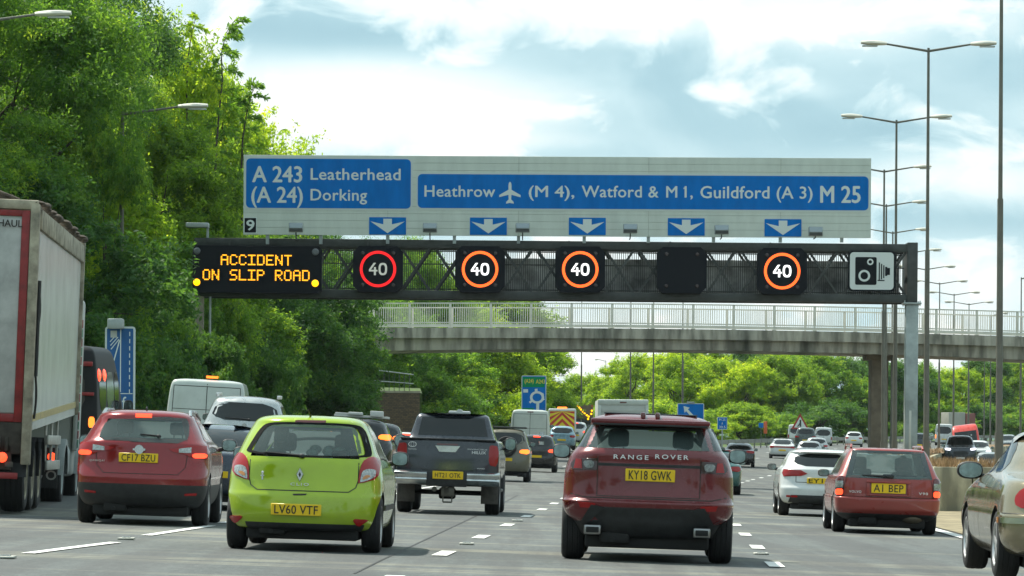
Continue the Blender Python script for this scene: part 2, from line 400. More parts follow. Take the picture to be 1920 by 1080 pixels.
def split_mat(o, idx, name, mats, parent):      # move the faces of one material into an object of their own
    bm = bmesh.new(); bm.from_mesh(o.data); fs = [f for f in bm.faces if f.material_index != idx]
    bmesh.ops.delete(bm, geom=fs, context='FACES'); me = bpy.data.meshes.new(name); bm.to_mesh(me); bm.free()
    bm = bmesh.new(); bm.from_mesh(o.data); fs = [f for f in bm.faces if f.material_index == idx]
    bmesh.ops.delete(bm, geom=fs, context='FACES'); bm.to_mesh(o.data); bm.free()
    for mm in mats: me.materials.append(mm)
    me.set_sharp_from_angle(angle=R(38)); o.data.set_sharp_from_angle(angle=R(38))
    return link(name, me, parent)
_wheels = {}
def wheel(parent, x, y, r, wd, sg, rim=ALLOY):
    k = (round(r, 3), round(wd, 3), rim.name)
    if k not in _wheels:
        h = wd/2; t = MB()
        t.lathe([(-h*.8, r*.62), (-h, r*.72), (-h*1.02, r*.86), (-h*.9, r*.955), (-h*.66, r*.993), (-h*.5, r), (-h*.45, r*.985), (-h*.4, r), (-h*.05, r*1.0), (0, r*.985), (h*.05, r), (h*.4, r), (h*.45, r*.985), (h*.5, r), (h*.66, r*.993), (h*.9, r*.955), (h*1.02, r*.86), (h, r*.72), (h*.8, r*.62)], 32)
        q = MB(); q.lathe([(h*.5, r*.15), (h*.45, r*.1), (h*.3, r*.62), (h*.97, r*.66), (h*.97, r*.62), (h*.55, r*.58), (h*.5, r*.1)], 24)
        for i in range(5):
            a = 2*math.pi*i/5; c, s_ = math.cos(a), math.sin(a)
            p = [(-.05*r, .05*r), (.05*r, .05*r), (.075*r, .6*r), (-.075*r, .6*r)]
            ring = lambda ax: [(ax, u*c-v*s_, u*s_+v*c) for u, v in p]
            q.hexa([*ring(h*.62), *ring(h*.88)], 0)
        q.lathe([(h*.55, r*.14), (h*.92, r*.13)], 16)
        q.raw([(h*.42, r*.6*math.cos(i*math.pi/8), r*.6*math.sin(i*math.pi/8)) for i in range(16)], [tuple(range(16))], 1)
        a = t.build('wheel', RUBBER); b = q.build('rim', [rim, DARKU]); _wheels[k] = (a.data, b.data); bpy.data.objects.remove(a); bpy.data.objects.remove(b)
    a = link('wheel', _wheels[k][0], parent, (x, y, r)); b = link('rim', _wheels[k][1], a)
    if sg < 0: a.rotation_euler = (0, 0, math.pi)
    return a
class Car:
    def __init__(s, name, label, cat, u, sc_, vp, vb=None, dz=0, group=None, oncoming=False):
        s.u, s.s = u, sc_; Y = F/sc_; du, _ = unroll(u, 900); X = du/sc_; z = gz(X, Y)+dz
        s.uc = u; s.X, s.Y, s.Zg = X, Y, z
        s.vb = HZ+sc_*(CAMZ-z)+ROLL*(u-960) if vb is None else vb
        yaw = math.atan((vp-960)/F)
        hy = Vector((math.sin(yaw), math.cos(yaw), 0)); e = 1.0
        if oncoming: hy = -hy; e = -1
        sl = (gz(X+hy.x*3, Y+hy.y*3)-gz(X, Y))/3 if abs(X-Lx(Y)) < 40 else 0
        hx = Vector((hy.y, -hy.x, 0)); cx = (gz(X+hx.x, Y+hx.y)-gz(X-hx.x, Y-hx.y))/2
        if cat in ('car',) and Y > 60: cx = max(-.05, min(.05, cx))
        yv = Vector((hy.x, hy.y, sl)).normalized(); xv = Vector((hx.x, hx.y, cx)); xv = (xv-yv*xv.dot(yv)).normalized(); zv = xv.cross(yv)
        s.root = thing(name, label, cat, (X, Y, z), 0, group)
        s.root.rotation_mode = 'QUATERNION'; s.root.rotation_quaternion = Matrix((xv, yv, zv)).transposed().to_quaternion()
        if oncoming:   # face the viewer with the y=0 end
            s.root.rotation_quaternion = Matrix((-xv, -yv, zv)).transposed().to_quaternion()
        s.tl = 0.0
    def D(s, u, v): return ((u-s.uc)/s.s, (s.vb+.034*(u-s.uc)-v)/s.s)
    def DP(s, pts): return [s.D(*p) for p in pts]
    def body(s, keys, pm, nr=3.0, nf=2.6, Df=.7, clad=None, wheels=None, R_=.33, wt=.215, track=None, rim=ALLOY, cab=None, sub=5, arch=True, bname='body', glass_m=None):
        sh = s.sh = Shell(keys, nr, nf, Df, sub); s.pm = pm
        mb = MB(); sh.mesh(mb, clad); mats = [pm, BLACK, CABIN, DARKU]
        o = mb.build(bname, mats, s.root); fixn(o.data); cut = []
        W = max(k[1] for k in keys); track = track or W-wt/2-.01
        ax = wheels or (.75, 3.3)
        if arch:
            for y in ax:
                for sg in (-1, 1):
                    c = MB(); a, b = sorted((sg*(W-.34), sg*(W+.3)))
                    c.lathe([(a, R_+.055), (b, R_+.055)], 28, 3, (0, y, R_*.98)); co = c.build('cut', mats, s.root); fixn(co.data); cut.append(co)
        if cab:       # rear outline, front outline (x,z), y0, y1 : hollow the cabin through
            for k, (A, B, y0, y1) in enumerate(cab):
                n = len(A); c = MB(); c.raw([(x, y0, z) for x, z in A]+[(x, y1, z) for x, z in B], [tuple(range(n)), tuple(range(2*n-1, n-1, -1))]+[(i, n+i, n+(i+1) % n, (i+1) % n) for i in range(n)], 2)
                co = c.build('cut', mats, s.root); fixn(co.data); cut.append(co)
        s.sidecuts = getattr(s, 'sidecuts', [])
        for poly in s.sidecuts:
            n = len(poly); c = MB(); c.raw([(-1.3, y, z) for y, z in poly]+[(1.3, y, z) for y, z in poly], [tuple(range(n)), tuple(range(2*n-1, n-1, -1))]+[(i, n+i, n+(i+1) % n, (i+1) % n) for i in range(n)], 2)
            co = c.build('cut', mats, s.root); fixn(co.data); cut.append(co)
        if cut: boolean(o, cut)
        o.data.set_sharp_from_angle(angle=R(38)); s.bodyo = o
        if clad: split_mat(o, 1, 'lower_cladding', mats, s.root)
        for y in ax:
            for sg in (-1, 1): wheel(s.root, sg*track, y, R_, wt, sg, rim)
        ub = MB(); z0 = keys[0][0]; L = keys[1][3]
        ub.rbox(-W*.72, W*.72, .22, L-.4, z0-.09, z0+.06, .03)  # floor block hung low to deepen the shadow on the road beneath
        ub.tube((-W*.8, ax[0], R_), (W*.8, ax[0], R_), .045); ub.rbox(-.18, .12, ax[0]-.15, ax[0]+.2, R_-.12, R_+.08, .04)
        ub.rbox(-W*.55, -W*.2, .12, .55, z0-.045, z0+.09, .04); ub.tube((-W*.4, .1, z0+.0), (-W*.4, .9, z0+.02), .03)
        ub.build('underbody', DARKU, s.root)
        return s
    def pt(s, name, polys, m, off=.004, rnd=2, parent=None, surf=None, nr=8, nc=8, flip=False, skirt=.02):
        mb = MB()
        for p in polys: patch(mb, surf or s.sh.rear, p, off, skirt, nr, nc, 0, rnd, flip)
        return mb.build(name, m, parent or s.root)
    def both(s, name, poly, m, off=.004, rnd=2, px=True, children=(), nc=8):
        """one lamp each side from an outline in x,z; children: (name, poly, mat, off)"""
        for sg in (1, -1):
            f = lambda P: [(sg*x, z) for x, z in (s.DP(P) if px else P)]
            o = s.pt(name, [f(poly)], m, off, rnd, nc=nc)
            for ch in children: s.pt(ch[0], [f(ch[1])], ch[2], ch[3], rnd, o)
    def plate(s, st, x, z, w=.52, h=.111, m=YELLOW, tilt=0.0, yo=.0):
        y = s.sh.ry(x, z)-.028-yo; a = MB().rbox(-w/2, w/2, -.006, .006, -h/2, h/2, .005, 0, 1).build('number_plate', m, s.root, (x, y, z)); a.rotation_euler = (tilt, 0, 0)
        if st: text('lettering', st, 0, -.0085, -h*.36, w*.86, h*.72, INK, a, bold=.012, space=1.05)
        return a
    def mirrors(s, y, z, w=.24, h=.16, out=.02, pm=None, sides=(-1, 1), sq=.7):
        for sg in sides:
            x = sg*(s.sh.sx(y, z-.05)+out+w/2); mb = MB(); mb.ell((0, 0, 0), (w/2, .09, h/2), 0, 18, 12, sq)
            mb.tube((-sg*w*.4, .02, -h*.3), (-sg*(w*.5+.1), .03, -h*.45), .03, .035, 8, 1)
            o = mb.build('door_mirror', [pm or s.pm, BLACK], s.root, (x, y, z))
            g = MB(); n = 20; g.raw([(w*.43*math.copysign(abs(math.cos(t))**sq, math.cos(t)), -.090, h*.42*math.copysign(abs(math.sin(t))**sq, math.sin(t))) for t in [2*math.pi*i/n for i in range(n)]], [tuple(range(n-1, -1, -1))])
            g.build('mirror_glass', MIRRG, o)
            r = MB(); r.ell((0, -.045, 0), (w*.495, .04, h*.495), 0, 18, 8, sq*.9); r.build('mirror_rim', BLACK, o)
    def sidewin(s, polys, m=TINT, seams=()):
        for sg in (1, -1):
            f = s.sh.side(sg)
            for p in polys: s.pt('side_window', [p], m, .003, 1, surf=f, flip=sg < 0, nr=6, nc=8)
    def seam(s, lines, wd=.006):
        """thin shut lines drawn on the sides, as (y0,z0,y1,z1)"""
        mb = MB()
        for sg in (1, -1):
            f = s.sh.side(sg)
            for y0, z0, y1, z1 in lines:
                n = 8; d = Vector((y1-y0, z1-z0)).normalized(); px, pz = -d.y*wd/2, d.x*wd/2
                for i in range(n):
                    a, b = i/n, (i+1)/n; q = [(y0+(y1-y0)*a+px, z0+(z1-z0)*a+pz), (y0+(y1-y0)*b+px, z0+(z1-z0)*b+pz), (y0+(y1-y0)*b-px, z0+(z1-z0)*b-pz), (y0+(y1-y0)*a-px, z0+(z1-z0)*a-pz)]
                    mb.face([p+nn*.003 for p, nn in (f(*t) for t in q)])
        return mb.build('shut_lines', INK, s.root)
    def rseam(s, pts, wd=.006, name='tailgate_seam'):
        mb = MB()
        for k in range(len(pts)-1):
            (x0, z0), (x1, z1) = pts[k], pts[k+1]; d = Vector((x1-x0, z1-z0)); L = d.length; d.normalize(); px, pz = -d.y*wd/2, d.x*wd/2; n = max(2, int(L/.08))
            for i in range(n):
                a, b = i/n, (i+1)/n; q = [(x0+(x1-x0)*a+px, z0+(z1-z0)*a+pz), (x0+(x1-x0)*b+px, z0+(z1-z0)*b+pz), (x0+(x1-x0)*b-px, z0+(z1-z0)*b-pz), (x0+(x1-x0)*a-px, z0+(z1-z0)*a-pz)]
                mb.face([p+nn*.0025 for p, nn in (s.sh.rear(*t) for t in q)])
        return mb.build(name, INK, s.root)
    def wiper(s, x0, z0, x1, z1):
        p, n = s.sh.rear(x0, z0); q, n2 = s.sh.rear(x1, z1); mb = MB(); mb.ell(p+n*.02, (.035, .02, .025), 0, 10, 6); mb.tube(p+n*.03, q+n2*.02, .012, .006, 6)
        mb.tube(p.lerp(q, .15)+n*.012, q.lerp(p, -.06)+n2*.012, .008, .006, 6); mb.build('rear_wiper', BLACK, s.root)
    def seats(s, xs, y, z0, z1, m=SEAT, w=.24):
        for x in xs:
            mb = MB(); mb.rbox(x-.25, x+.25, y, y+.13, z0-.45, z0, .06, 0, 3); mb.rbox(x-w/2, x+w/2, y, y+.11, z0+.04, z1, .05, 0, 3); mb.tube((x-.06, y+.05, z0-.05), (x-.06, y+.05, z0+.08), .008); mb.tube((x+.06, y+.05, z0-.05), (x+.06, y+.05, z0+.08), .008)
            mb.build('seat', m, s.root)

# ================================================================== GROUND, ROADS, MARKINGS
def tarmac():
    m = bpy.data.materials.new('asphalt'); m.use_nodes = True; t = m.node_tree; b = t.nodes['Principled BSDF']
    co = t.nodes.new('ShaderNodeTexCoord'); lk = t.links.new
    def noise(sx, sy, sc_, det=5, ro=.6):
        mp = t.nodes.new('ShaderNodeMapping'); mp.inputs['Scale'].default_value = (sx, sy, 1); lk(co.outputs['Object'], mp.inputs[0])
        n = t.nodes.new('ShaderNodeTexNoise'); n.inputs['Scale'].default_value = sc_; n.inputs['Detail'].default_value = det; n.inputs['Roughness'].default_value = ro; lk(mp.outputs[0], n.inputs['Vector']); return n.outputs[0]
    def ramp(x, stops):
        r = t.nodes.new('ShaderNodeValToRGB'); lk(x, r.inputs[0]); e = r.color_ramp.elements
        e[0].position, e[0].color = stops[0][0], (*stops[0][1], 1); e[1].position, e[1].color = stops[-1][0], (*stops[-1][1], 1)
        for p, c in stops[1:-1]: q = e.new(p); q.color = (*c, 1)
        return r.outputs[0]
    def mix(f, a, c, mode='MIX'):
        n = t.nodes.new('ShaderNodeMixRGB'); n.blend_type = mode
        for i, x in enumerate((f, a, c)):
            if isinstance(x, (int, float)): n.inputs[i].default_value = x
            elif isinstance(x, tuple): n.inputs[i].default_value = (*x, 1)
            else: lk(x, n.inputs[i])
        return n.outputs[0]
    base = ramp(noise(1, 1, 38, 3, .8), [(.3, (.046, .054, .053)), (.5, (.088, .100, .098)), (.72, (.155, .168, .160))])
    big = ramp(noise(.5, .10, 1.3, 5), [(.32, (.66, .69, .70)), (.55, (1, 1, 1)), (.75, (1.25, 1.23, 1.15))])
    c0 = ramp(noise(1, .35, 9, 4, .8), [(.35, (.78, .78, .78)), (.65, (1.22, 1.22, 1.22))])
    c = mix(1.0, base, big, 'MULTIPLY'); c = mix(1.0, c, c0, 'MULTIPLY')
    # pale beige bands across the carriageway
    c = mix(ramp(noise(.05, .55, 1.0, 6, .65), [(.52, (0, 0, 0)), (.60, (.55, .55, .55)), (.66, (.15, .15, .15)), (.8, (.75, .75, .75))]), c, (.26, .25, .185))
    # oil and rubber down the lanes
    c = mix(ramp(noise(.9, .03, 1.6, 4), [(.44, (0, 0, 0)), (.56, (.5, .5, .5))]), c, (.055, .054, .054))
    c = mix(ramp(noise(.35, .22, 1.0, 7, .7), [(.56, (0, 0, 0)), (.60, (.4, .4, .4)), (.8, (.5, .5, .5))]), c, (.066, .073, .071))
    c = mix(ramp(noise(1.2, .5, 5.0, 6, .8), [(.60, (0, 0, 0)), (.68, (.7, .7, .7))]), c, (.035, .037, .036))
    lk(c, b.inputs['Base Color']); b.inputs['Roughness'].default_value = .78
    bp = t.nodes.new('ShaderNodeBump'); bp.inputs['Strength'].default_value = .5; bp.inputs['Distance'].default_value = .01
    lk(noise(1, 1, 60, 3, .7), bp.inputs['Height']); lk(bp.outputs[0], b.inputs['Normal']); return m
ASPH = tarmac()
GRASS = mat('grass_ground', (.06, .10, .022), .95, var=.5, vs=1.5, bump=.8, bs=6)
VERGE = mat('dusty_verge', (.24, .20, .12), .95, var=.45, vs=2.2, bump=.7, bs=9)
WHITEL = mat('road_paint', (.78, .78, .74), .6, var=.12, vs=9)
CONC = mat('weathered_concrete', (.30, .27, .20), .85, var=.3, vs=1.2, bump=.35, bs=14)

def sheet(name, rows, cols, fx, fz, m, zo=0):
    vs = [(fx(Y, c), Y, fz(fx(Y, c), Y)+zo) for Y in rows for c in cols]; n = len(cols); mb = MB()
    mb.raw(vs, [(j*n+i, j*n+i+1, (j+1)*n+i+1, (j+1)*n+i) for j in range(len(rows)-1) for i in range(n-1)], 0, True)
    return struct(mb.build(name, m))
ROWS = list(range(-20, 0, 5))+list(range(0, 620, 2))
def gland(X, Y):
    d = X-Lx(Y); z = land(X, Y)
    if X > Xl(Y)-1.0 and d < 26 and Y < 640: z -= .16
    return z
cols = [-400, -200, -100, -60, -40, -30, -24, -20, -17, -15, -14, -13, -12.2, -11.5]+list(np.linspace(-10.5, -1, 8))
rows = ROWS+[640, 700, 800, 1000, 1400, 2000, 3000, 5000, 9000]
cl = list(np.linspace(-30, 60, 61))
def gfx(Y, c):
    if c < 100: return c
    return c
xs = sorted(set([-6000, -2500, -1000, -400, -200, -100, -60, -45]+list(np.linspace(-36, 110, 74))+[130, 160, 220, 300, 500, 1000, 2500, 6000]))
sheet('ground', rows, xs, lambda Y, c: c if Y < 700 else c*1.0, gland, GRASS)
sheet('road', ROWS, list(np.linspace(0, 1, 26)), lambda Y, t: Xl(Y)*(1-t)+(Lx(Y)+5.0)*t if Y < 300 else (lambda a: a*(1-t)+(Lx(Y)+5.0)*t)(max(Xl(Y), min(Lx(Y)-19, Xl(Y)+(Y-300)*.8))), gz, ASPH)
sheet('opposite_road', ROWS, list(np.linspace(8.6, 26, 9)), lambda Y, c: Lx(Y)+c, gz, ASPH)
sheet('verge', ROWS, list(np.linspace(3.95, 8.6, 8)), lambda Y, c: Lx(Y)+c, gz, VERGE, .012)
def ground_hit(u, v):
    lo, hi = 15.0, 700.0
    for Y in np.arange(15, 700, .5):
        p = PX(u, v, Y)
        if p.z <= gz(p.x, Y): return p.x, Y
    return None
def mark(mb, x0, y0, x1, y1, wd, zo=.010):
    n = max(1, int(abs(y1-y0)/2))
    for i in range(n):
        q = []
        for t, sg in ((i/n, -1), (i/n, 1), ((i+1)/n, 1), ((i+1)/n, -1)):
            x = x0+(x1-x0)*t+sg*wd/2; y = y0+(y1-y0)*t; q.append((x, y, gz(x, y)+zo))
        mb.face(q)
# lane line left of the line of queueing cars
H = lambda u, v: ground_hit(u, v)
lines = {'left': [], 'mid': [], 'right': []}
a, b = H(133, 1029), H(333, 997)
mb = MB(); dx = (b[0]-a[0])/(b[1]-a[1])
y = a[1]-3
Ldash = []
p0, p1 = H(52, 1041), H(217, 1020); q0, q1 = H(274, 1006), H(396, 988)
mark(mb, *p0, *p1, .14); mark(mb, *q0, *q1, .14)
for k in range(1, 14):
    mark(mb, q0[0]+(q0[0]-p0[0])*k*.75, q0[1]+(q0[1]-p0[1])*k, q1[0]+(q0[0]-p0[0])*k*.75, q1[1]+(q0[1]-p0[1])*k, .14)
struct(mb.build('lane_line_left', WHITEL))
mb = MB(); ml = [H(838, 1040.5), H(893, 1012.5), H(945.5, 987), H(985, 970), H(1013, 957), H(1042, 945)]
px, py = np.polyfit([p[1] for p in ml], [p[0] for p in ml], 1)
Y0, st = ml[0][1], (ml[-1][1]-ml[0][1])/5
for k in range(-3, 24):
    yk = Y0+st*k
    off = (Lx(yk)-Lx(Y0))-(px*(yk-Y0)) if yk > 120 else 0
    xk = px*yk+py+(off*.6 if yk > 120 else 0)
    mark(mb, xk-px*1.0, yk-1.0, xk+px*1.0, yk+1.0, .175)
struct(mb.build('lane_line_middle', WHITEL))
mb = MB(); rl = [H(1452, 1060), H(1413, 1028), H(1385, 1003)]; st2 = (rl[-1][1]-rl[0][1])/2
offx = rl[0][0]-Lx(rl[0][1])
for k in range(-3, 46):
    yk = rl[0][1]+st2*k; x0, x1 = Lx(yk-1)+offx, Lx(yk+1)+offx; mark(mb, x0, yk-1, x1, yk+1, .175)
struct(mb.build('lane_line_right', WHITEL))
mb = MB()
for yk in range(20, 420, 4): mark(mb, Lx(yk)+3.72, yk, Lx(yk+4)+3.72, yk+4, .2, .016)
struct(mb.build('edge_line_right', WHITEL))
mb = MB()
for yk in range(66, 130, 4): mark(mb, Xl(yk)+2.2, yk, Xl(yk+4)+2.2, yk+4, .2)
struct(mb.build('edge_line_left', WHITEL))
mb = MB()
for off in (-7.4, -11.2):
    for k in range(8, 40): yk = 120+9*k; mark(mb, Lx(yk)+off, yk, Lx(yk+2)+off, yk+2, .15)
for yk in range(60, 560, 4): mark(mb, Lx(yk)+9.3, yk, Lx(yk+4)+9.3, yk+4, .2)
for off in (12.9, 16.5):
    for k in range(5, 50): yk = 60+9*k; mark(mb, Lx(yk)+off, yk, Lx(yk+2)+off, yk+2, .15)
struct(mb.build('far_lane_lines', WHITEL))
# tar joint
mb = MB(); a, b = H(664, 1077), H(971, 929); mark(mb, *a, *b, .025, .005); struct(mb.build('road_joint', mat('tar', (.02, .02, .02), .6)))
# road studs
proto = None
STUD = mat('stud_casting', (.45, .45, .40), .6, var=.3, vs=30)
for i, (u, v, wh) in enumerate([(237, 1012, 'beyond the nearest long dash at left'), (10, 1050, 'at the left edge of the photo'), (875, 1023, 'on the middle lane line, nearest the green hatchback'),
                             (970, 978, 'on the middle lane line, behind the dark pickup'), (1427, 1040, 'on the right lane line beside the dark red car wheel')]):
    x, y = H(u, v)
    if proto is None:
        proto = thing('road_stud', '', 'road stud'); MB().rbox(-.09, .09, -.16, .16, 0, .02, .008).build('casting', STUD, proto); MB().rbox(-.05, .05, -.05, .05, .018, .032, .006).build('reflector', CLEAR, proto); o = proto
    else: o = dup(proto)
    o.location = (x, y, gz(x, y)+.004); tag(o, 'pale cat\'s eye road stud '+wh, 'road stud', 'road studs between the lane dashes')
# ------------------------------------------------------------------ central reserve wall
def median():
    t = thing('median_wall', 'long tan concrete planter wall down the central reserve with dead weeds on top', 'wall', (0, 0, 0))
    mb = MB(); ys = list(range(95, 420, 5))
    for a, b in zip(ys[:-1], ys[1:]):
        for o0, o1 in ((5.25, 5.45), (7.95, 8.15)):
            g = lambda y, o: (Lx(y)+o, y)
            z0, z1 = gz(Lx(a)+5, a)-.1, gz(Lx(b)+5, b)-.1
            mb.hexa([(*g(a, o0), z0), (*g(a, o1), z0), (*g(b, o1), z1), (*g(b, o0), z1), (*g(a, o0), z0+1.2), (*g(a, o1), z0+1.2), (*g(b, o1), z1+1.2), (*g(b, o0), z1+1.2)])
    z0 = gz(Lx(95)+5, 95)-.1; x0, x1 = Lx(95)+5.25, Lx(95)+8.15
    for i in range(3):
        w_ = (x1-x0)/3; mb.rbox(x0+i*w_+.015, x0+(i+1)*w_-.015, 94.75, 94.99, z0, z0+1.2, .02)
    W = mat('stained_wall_concrete', (.40, .33, .19), .85, bump=.3, bs=12); tt = W.node_tree
    co = tt.nodes.new('ShaderNodeTexCoord'); mp = tt.nodes.new('ShaderNodeMapping'); mp.inputs['Scale'].default_value = (1.5, .5, .45); n = tt.nodes.new('ShaderNodeTexNoise'); n.inputs['Scale'].default_value = 1.4; n.inputs['Detail'].default_value = 6
    r = tt.nodes.new('ShaderNodeValToRGB'); r.color_ramp.elements[0].position = .40; r.color_ramp.elements[0].color = (.20, .185, .13, 1); r.color_ramp.elements[1].position = .62; r.color_ramp.elements[1].color = (.50, .45, .31, 1)
    tt.links.new(co.outputs['Object'], mp.inputs[0]); tt.links.new(mp.outputs[0], n.inputs['Vector']); tt.links.new(n.outputs[0], r.inputs[0]); tt.links.new(r.outputs[0], tt.nodes['Principled BSDF'].inputs['Base Color'])
    mb.build('concrete_panels', W, t)
    so = MB(); cs = np.linspace(5.45, 7.95, 7); rng = random.Random(4)
    P = [[(Lx(y)+c, y, gz(Lx(y)+5, y)+1.02+(rng.random()-.3)*.16) for c in cs] for y in np.arange(95, 416, 1.5)]
    n = len(cs); so.raw([p for r_ in P for p in r_], [(j*n+i, j*n+i+1, (j+1)*n+i+1, (j+1)*n+i) for j in range(len(P)-1) for i in range(n-1)], 0, True)
    so.build('soil', mat('dry_soil', (.20, .13, .07), .95, var=.5, vs=5, bump=.8, bs=20), t)
    wd = MB()
    for _ in range(9000):
        y = 95+rng.random()**2.2*180; c = 5.4+rng.random()*2.6; x = Lx(y)+c; z = gz(Lx(y)+5, y)+1.03; h = .06+.28*rng.random()**2
        a = rng.random()*6.3; l = (rng.random()-.5)*.3; s_ = .01+.02*rng.random()
        wd.face([(x-s_*math.cos(a), y-s_*math.sin(a), z), (x+s_*math.cos(a), y+s_*math.sin(a), z), (x+l, y+l*.5, z+h)])
    o = wd.build('dead_weeds', mat('dead_weeds', (.34, .22, .11), .9, var=.5, vs=3), t); o['kind'] = 'stuff'
median()

# ================================================================== FOLIAGE
def leafmat(name, dark, light, yellow, trans=.35):
    m = bpy.data.materials.new(name); m.use_nodes = True; t = m.node_tree; t.nodes.clear(); lk = t.links.new
    at = t.nodes.new('ShaderNodeAttribute'); at.attribute_name = 'tint'; oi = t.nodes.new('ShaderNodeObjectInfo')
    r = t.nodes.new('ShaderNodeValToRGB'); e = r.color_ramp.elements; e[0].color = (*dark, 1); e[1].color = (*yellow, 1); e[0].position = .05; e[1].position = .95; q = e.new(.55); q.color = (*light, 1)
    ad = t.nodes.new('ShaderNodeMath'); ad.operation = 'MULTIPLY_ADD'; lk(oi.outputs['Random'], ad.inputs[0]); ad.inputs[1].default_value = .22; lk(at.outputs['Fac'], ad.inputs[2])
    sb = t.nodes.new('ShaderNodeMath'); sb.operation = 'SUBTRACT'; lk(ad.outputs[0], sb.inputs[0]); sb.inputs[1].default_value = .11; lk(sb.outputs[0], r.inputs[0])
    d = t.nodes.new('ShaderNodeBsdfPrincipled'); d.inputs['Roughness'].default_value = .55; d.inputs['Specular IOR Level'].default_value = .25; lk(r.outputs[0], d.inputs['Base Color'])
    tr = t.nodes.new('ShaderNodeBsdfTranslucent'); br = t.nodes.new('ShaderNodeMixRGB'); br.blend_type = 'MULTIPLY'; br.inputs[0].default_value = 1; lk(r.outputs[0], br.inputs[1]); br.inputs[2].default_value = (2.5, 2.3, 1.0, 1); lk(br.outputs[0], tr.inputs[0])
    mx = t.nodes.new('ShaderNodeMixShader'); mx.inputs[0].default_value = trans; lk(d.outputs[0], mx.inputs[1]); lk(tr.outputs[0], mx.inputs[2])
    o = t.nodes.new('ShaderNodeOutputMaterial'); lk(mx.outputs[0], o.inputs[0]); return m
LEAF_D = leafmat('leaves_dark', (.038, .100, .034), (.075, .170, .042), (.160, .265, .042), .44)  # darker green with the shade of the wood put into it
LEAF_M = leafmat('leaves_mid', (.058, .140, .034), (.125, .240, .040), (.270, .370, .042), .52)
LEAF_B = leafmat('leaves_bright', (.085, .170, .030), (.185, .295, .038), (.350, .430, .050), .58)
LEAF_Y = leafmat('leaves_sunlit_tone', (.10, .19, .028), (.24, .35, .035), (.46, .52, .045), .60)  # sunshine on the crowns put into a yellower, lighter leaf colour
BARK = mat('bark', (.06, .048, .035), .9, var=.4, vs=4, bump=.8, bs=8)
def crown_mesh(seed, rx, rz, nlobe, leaves, lsize, hz0=.0, sprig=0.12, flat=.8):
    """crown of leaf blades: twigs spread over lobes that sit over an uneven ellipsoid; unit: metres, base of crown at z=0"""
    rg = np.random.default_rng(seed); lob = []
    for i in range(nlobe):
        th = rg.uniform(0, 2*np.pi); cz = rg.uniform(-.85, .95); k = rg.uniform(.45, .95); s = math.sqrt(max(.05, 1-cz*cz))
        k2 = k*(1.15 if cz < .2 else .95)
        lob.append((rx*s*k2*math.cos(th), rx*s*k2*math.sin(th), rz*(1+cz*.86), rg.uniform(.20, .40)*rx, rg.uniform(0, 1)))
    lob = np.array(lob); per = 46; ntw = leaves//per
    li = rg.choice(nlobe, ntw, p=lob[:, 3]**2/np.sum(lob[:, 3]**2))
    dr = rg.normal(size=(ntw, 3)); dr /= np.linalg.norm(dr, axis=1)[:, None]; dr[:, 2] = np.where(dr[:, 2] < -.2, -dr[:, 2]*.6, dr[:, 2])
    rr = lob[li, 3]*rg.uniform(.62, 1.08, ntw)*(1+(rg.random(ntw) < sprig)*rg.uniform(.05, .38, ntw))
    tw = lob[li, :3]+dr*rr[:, None]*np.array([1, 1, flat]); tw[:, 2] = np.maximum(tw[:, 2], .05)
    tt = np.clip(.42+.28*(lob[li, 4]-.5)+rg.normal(0, .17, ntw), 0, 1)
    # leaves along each drooping twig
    ax = dr+np.array([0, 0, -.1])+rg.normal(0, .35, (ntw, 3)); ax /= np.linalg.norm(ax, axis=1)[:, None]
    u = rg.uniform(-.5, .6, (ntw, per, 1)); tl = rg.uniform(.35, .9, (ntw, 1, 1))*rx*.16
    c = tw[:, None, :]+ax[:, None, :]*u*tl*1.6+rg.normal(0, .34, (ntw, per, 3))*tl*.75
    c = c.reshape(-1, 3); n = len(c); kx = 1.06*rx/np.percentile(np.hypot(c[:, 0], c[:, 1]), 96); c[:, :2] *= kx; lob[:, :2] *= kx; far_ = np.hypot(c[:, 0], c[:, 1]) > 1.3*rx; c[far_, :2] *= .8
    nm = np.repeat(dr, per, 0)*.6+rg.normal(0, .75, (n, 3))+np.array([0, 0, .55]); nm /= np.linalg.norm(nm, axis=1)[:, None]
    a = np.cross(nm, rg.normal(size=(n, 3))); a /= np.linalg.norm(a, axis=1)[:, None]+1e-9; b = np.cross(nm, a)
    ls = (lsize*rg.uniform(.55, 1.35, n))[:, None]
    V = np.stack([c-a*ls, c-b*ls*.42+nm*ls*.10, c+a*ls, c+b*ls*.42+nm*ls*.10], 1).reshape(-1, 3)
    me = bpy.data.meshes.new('crown'); me.vertices.add(4*n); me.vertices.foreach_set('co', V.astype(np.float32).ravel())
    me.loops.add(4*n); me.loops.foreach_set('vertex_index', np.arange(4*n, dtype=np.int32))
    me.polygons.add(n); me.polygons.foreach_set('loop_start', np.arange(0, 4*n, 4, dtype=np.int32)); me.polygons.foreach_set('loop_total', np.full(n, 4, dtype=np.int32))
    me.update(calc_edges=True)
    at = me.attributes.new('tint', 'FLOAT', 'FACE'); at.data.foreach_set('value', np.clip(np.repeat(tt, per)+rg.normal(0, .07, n), 0, 1).astype(np.float32))
    return me, lob
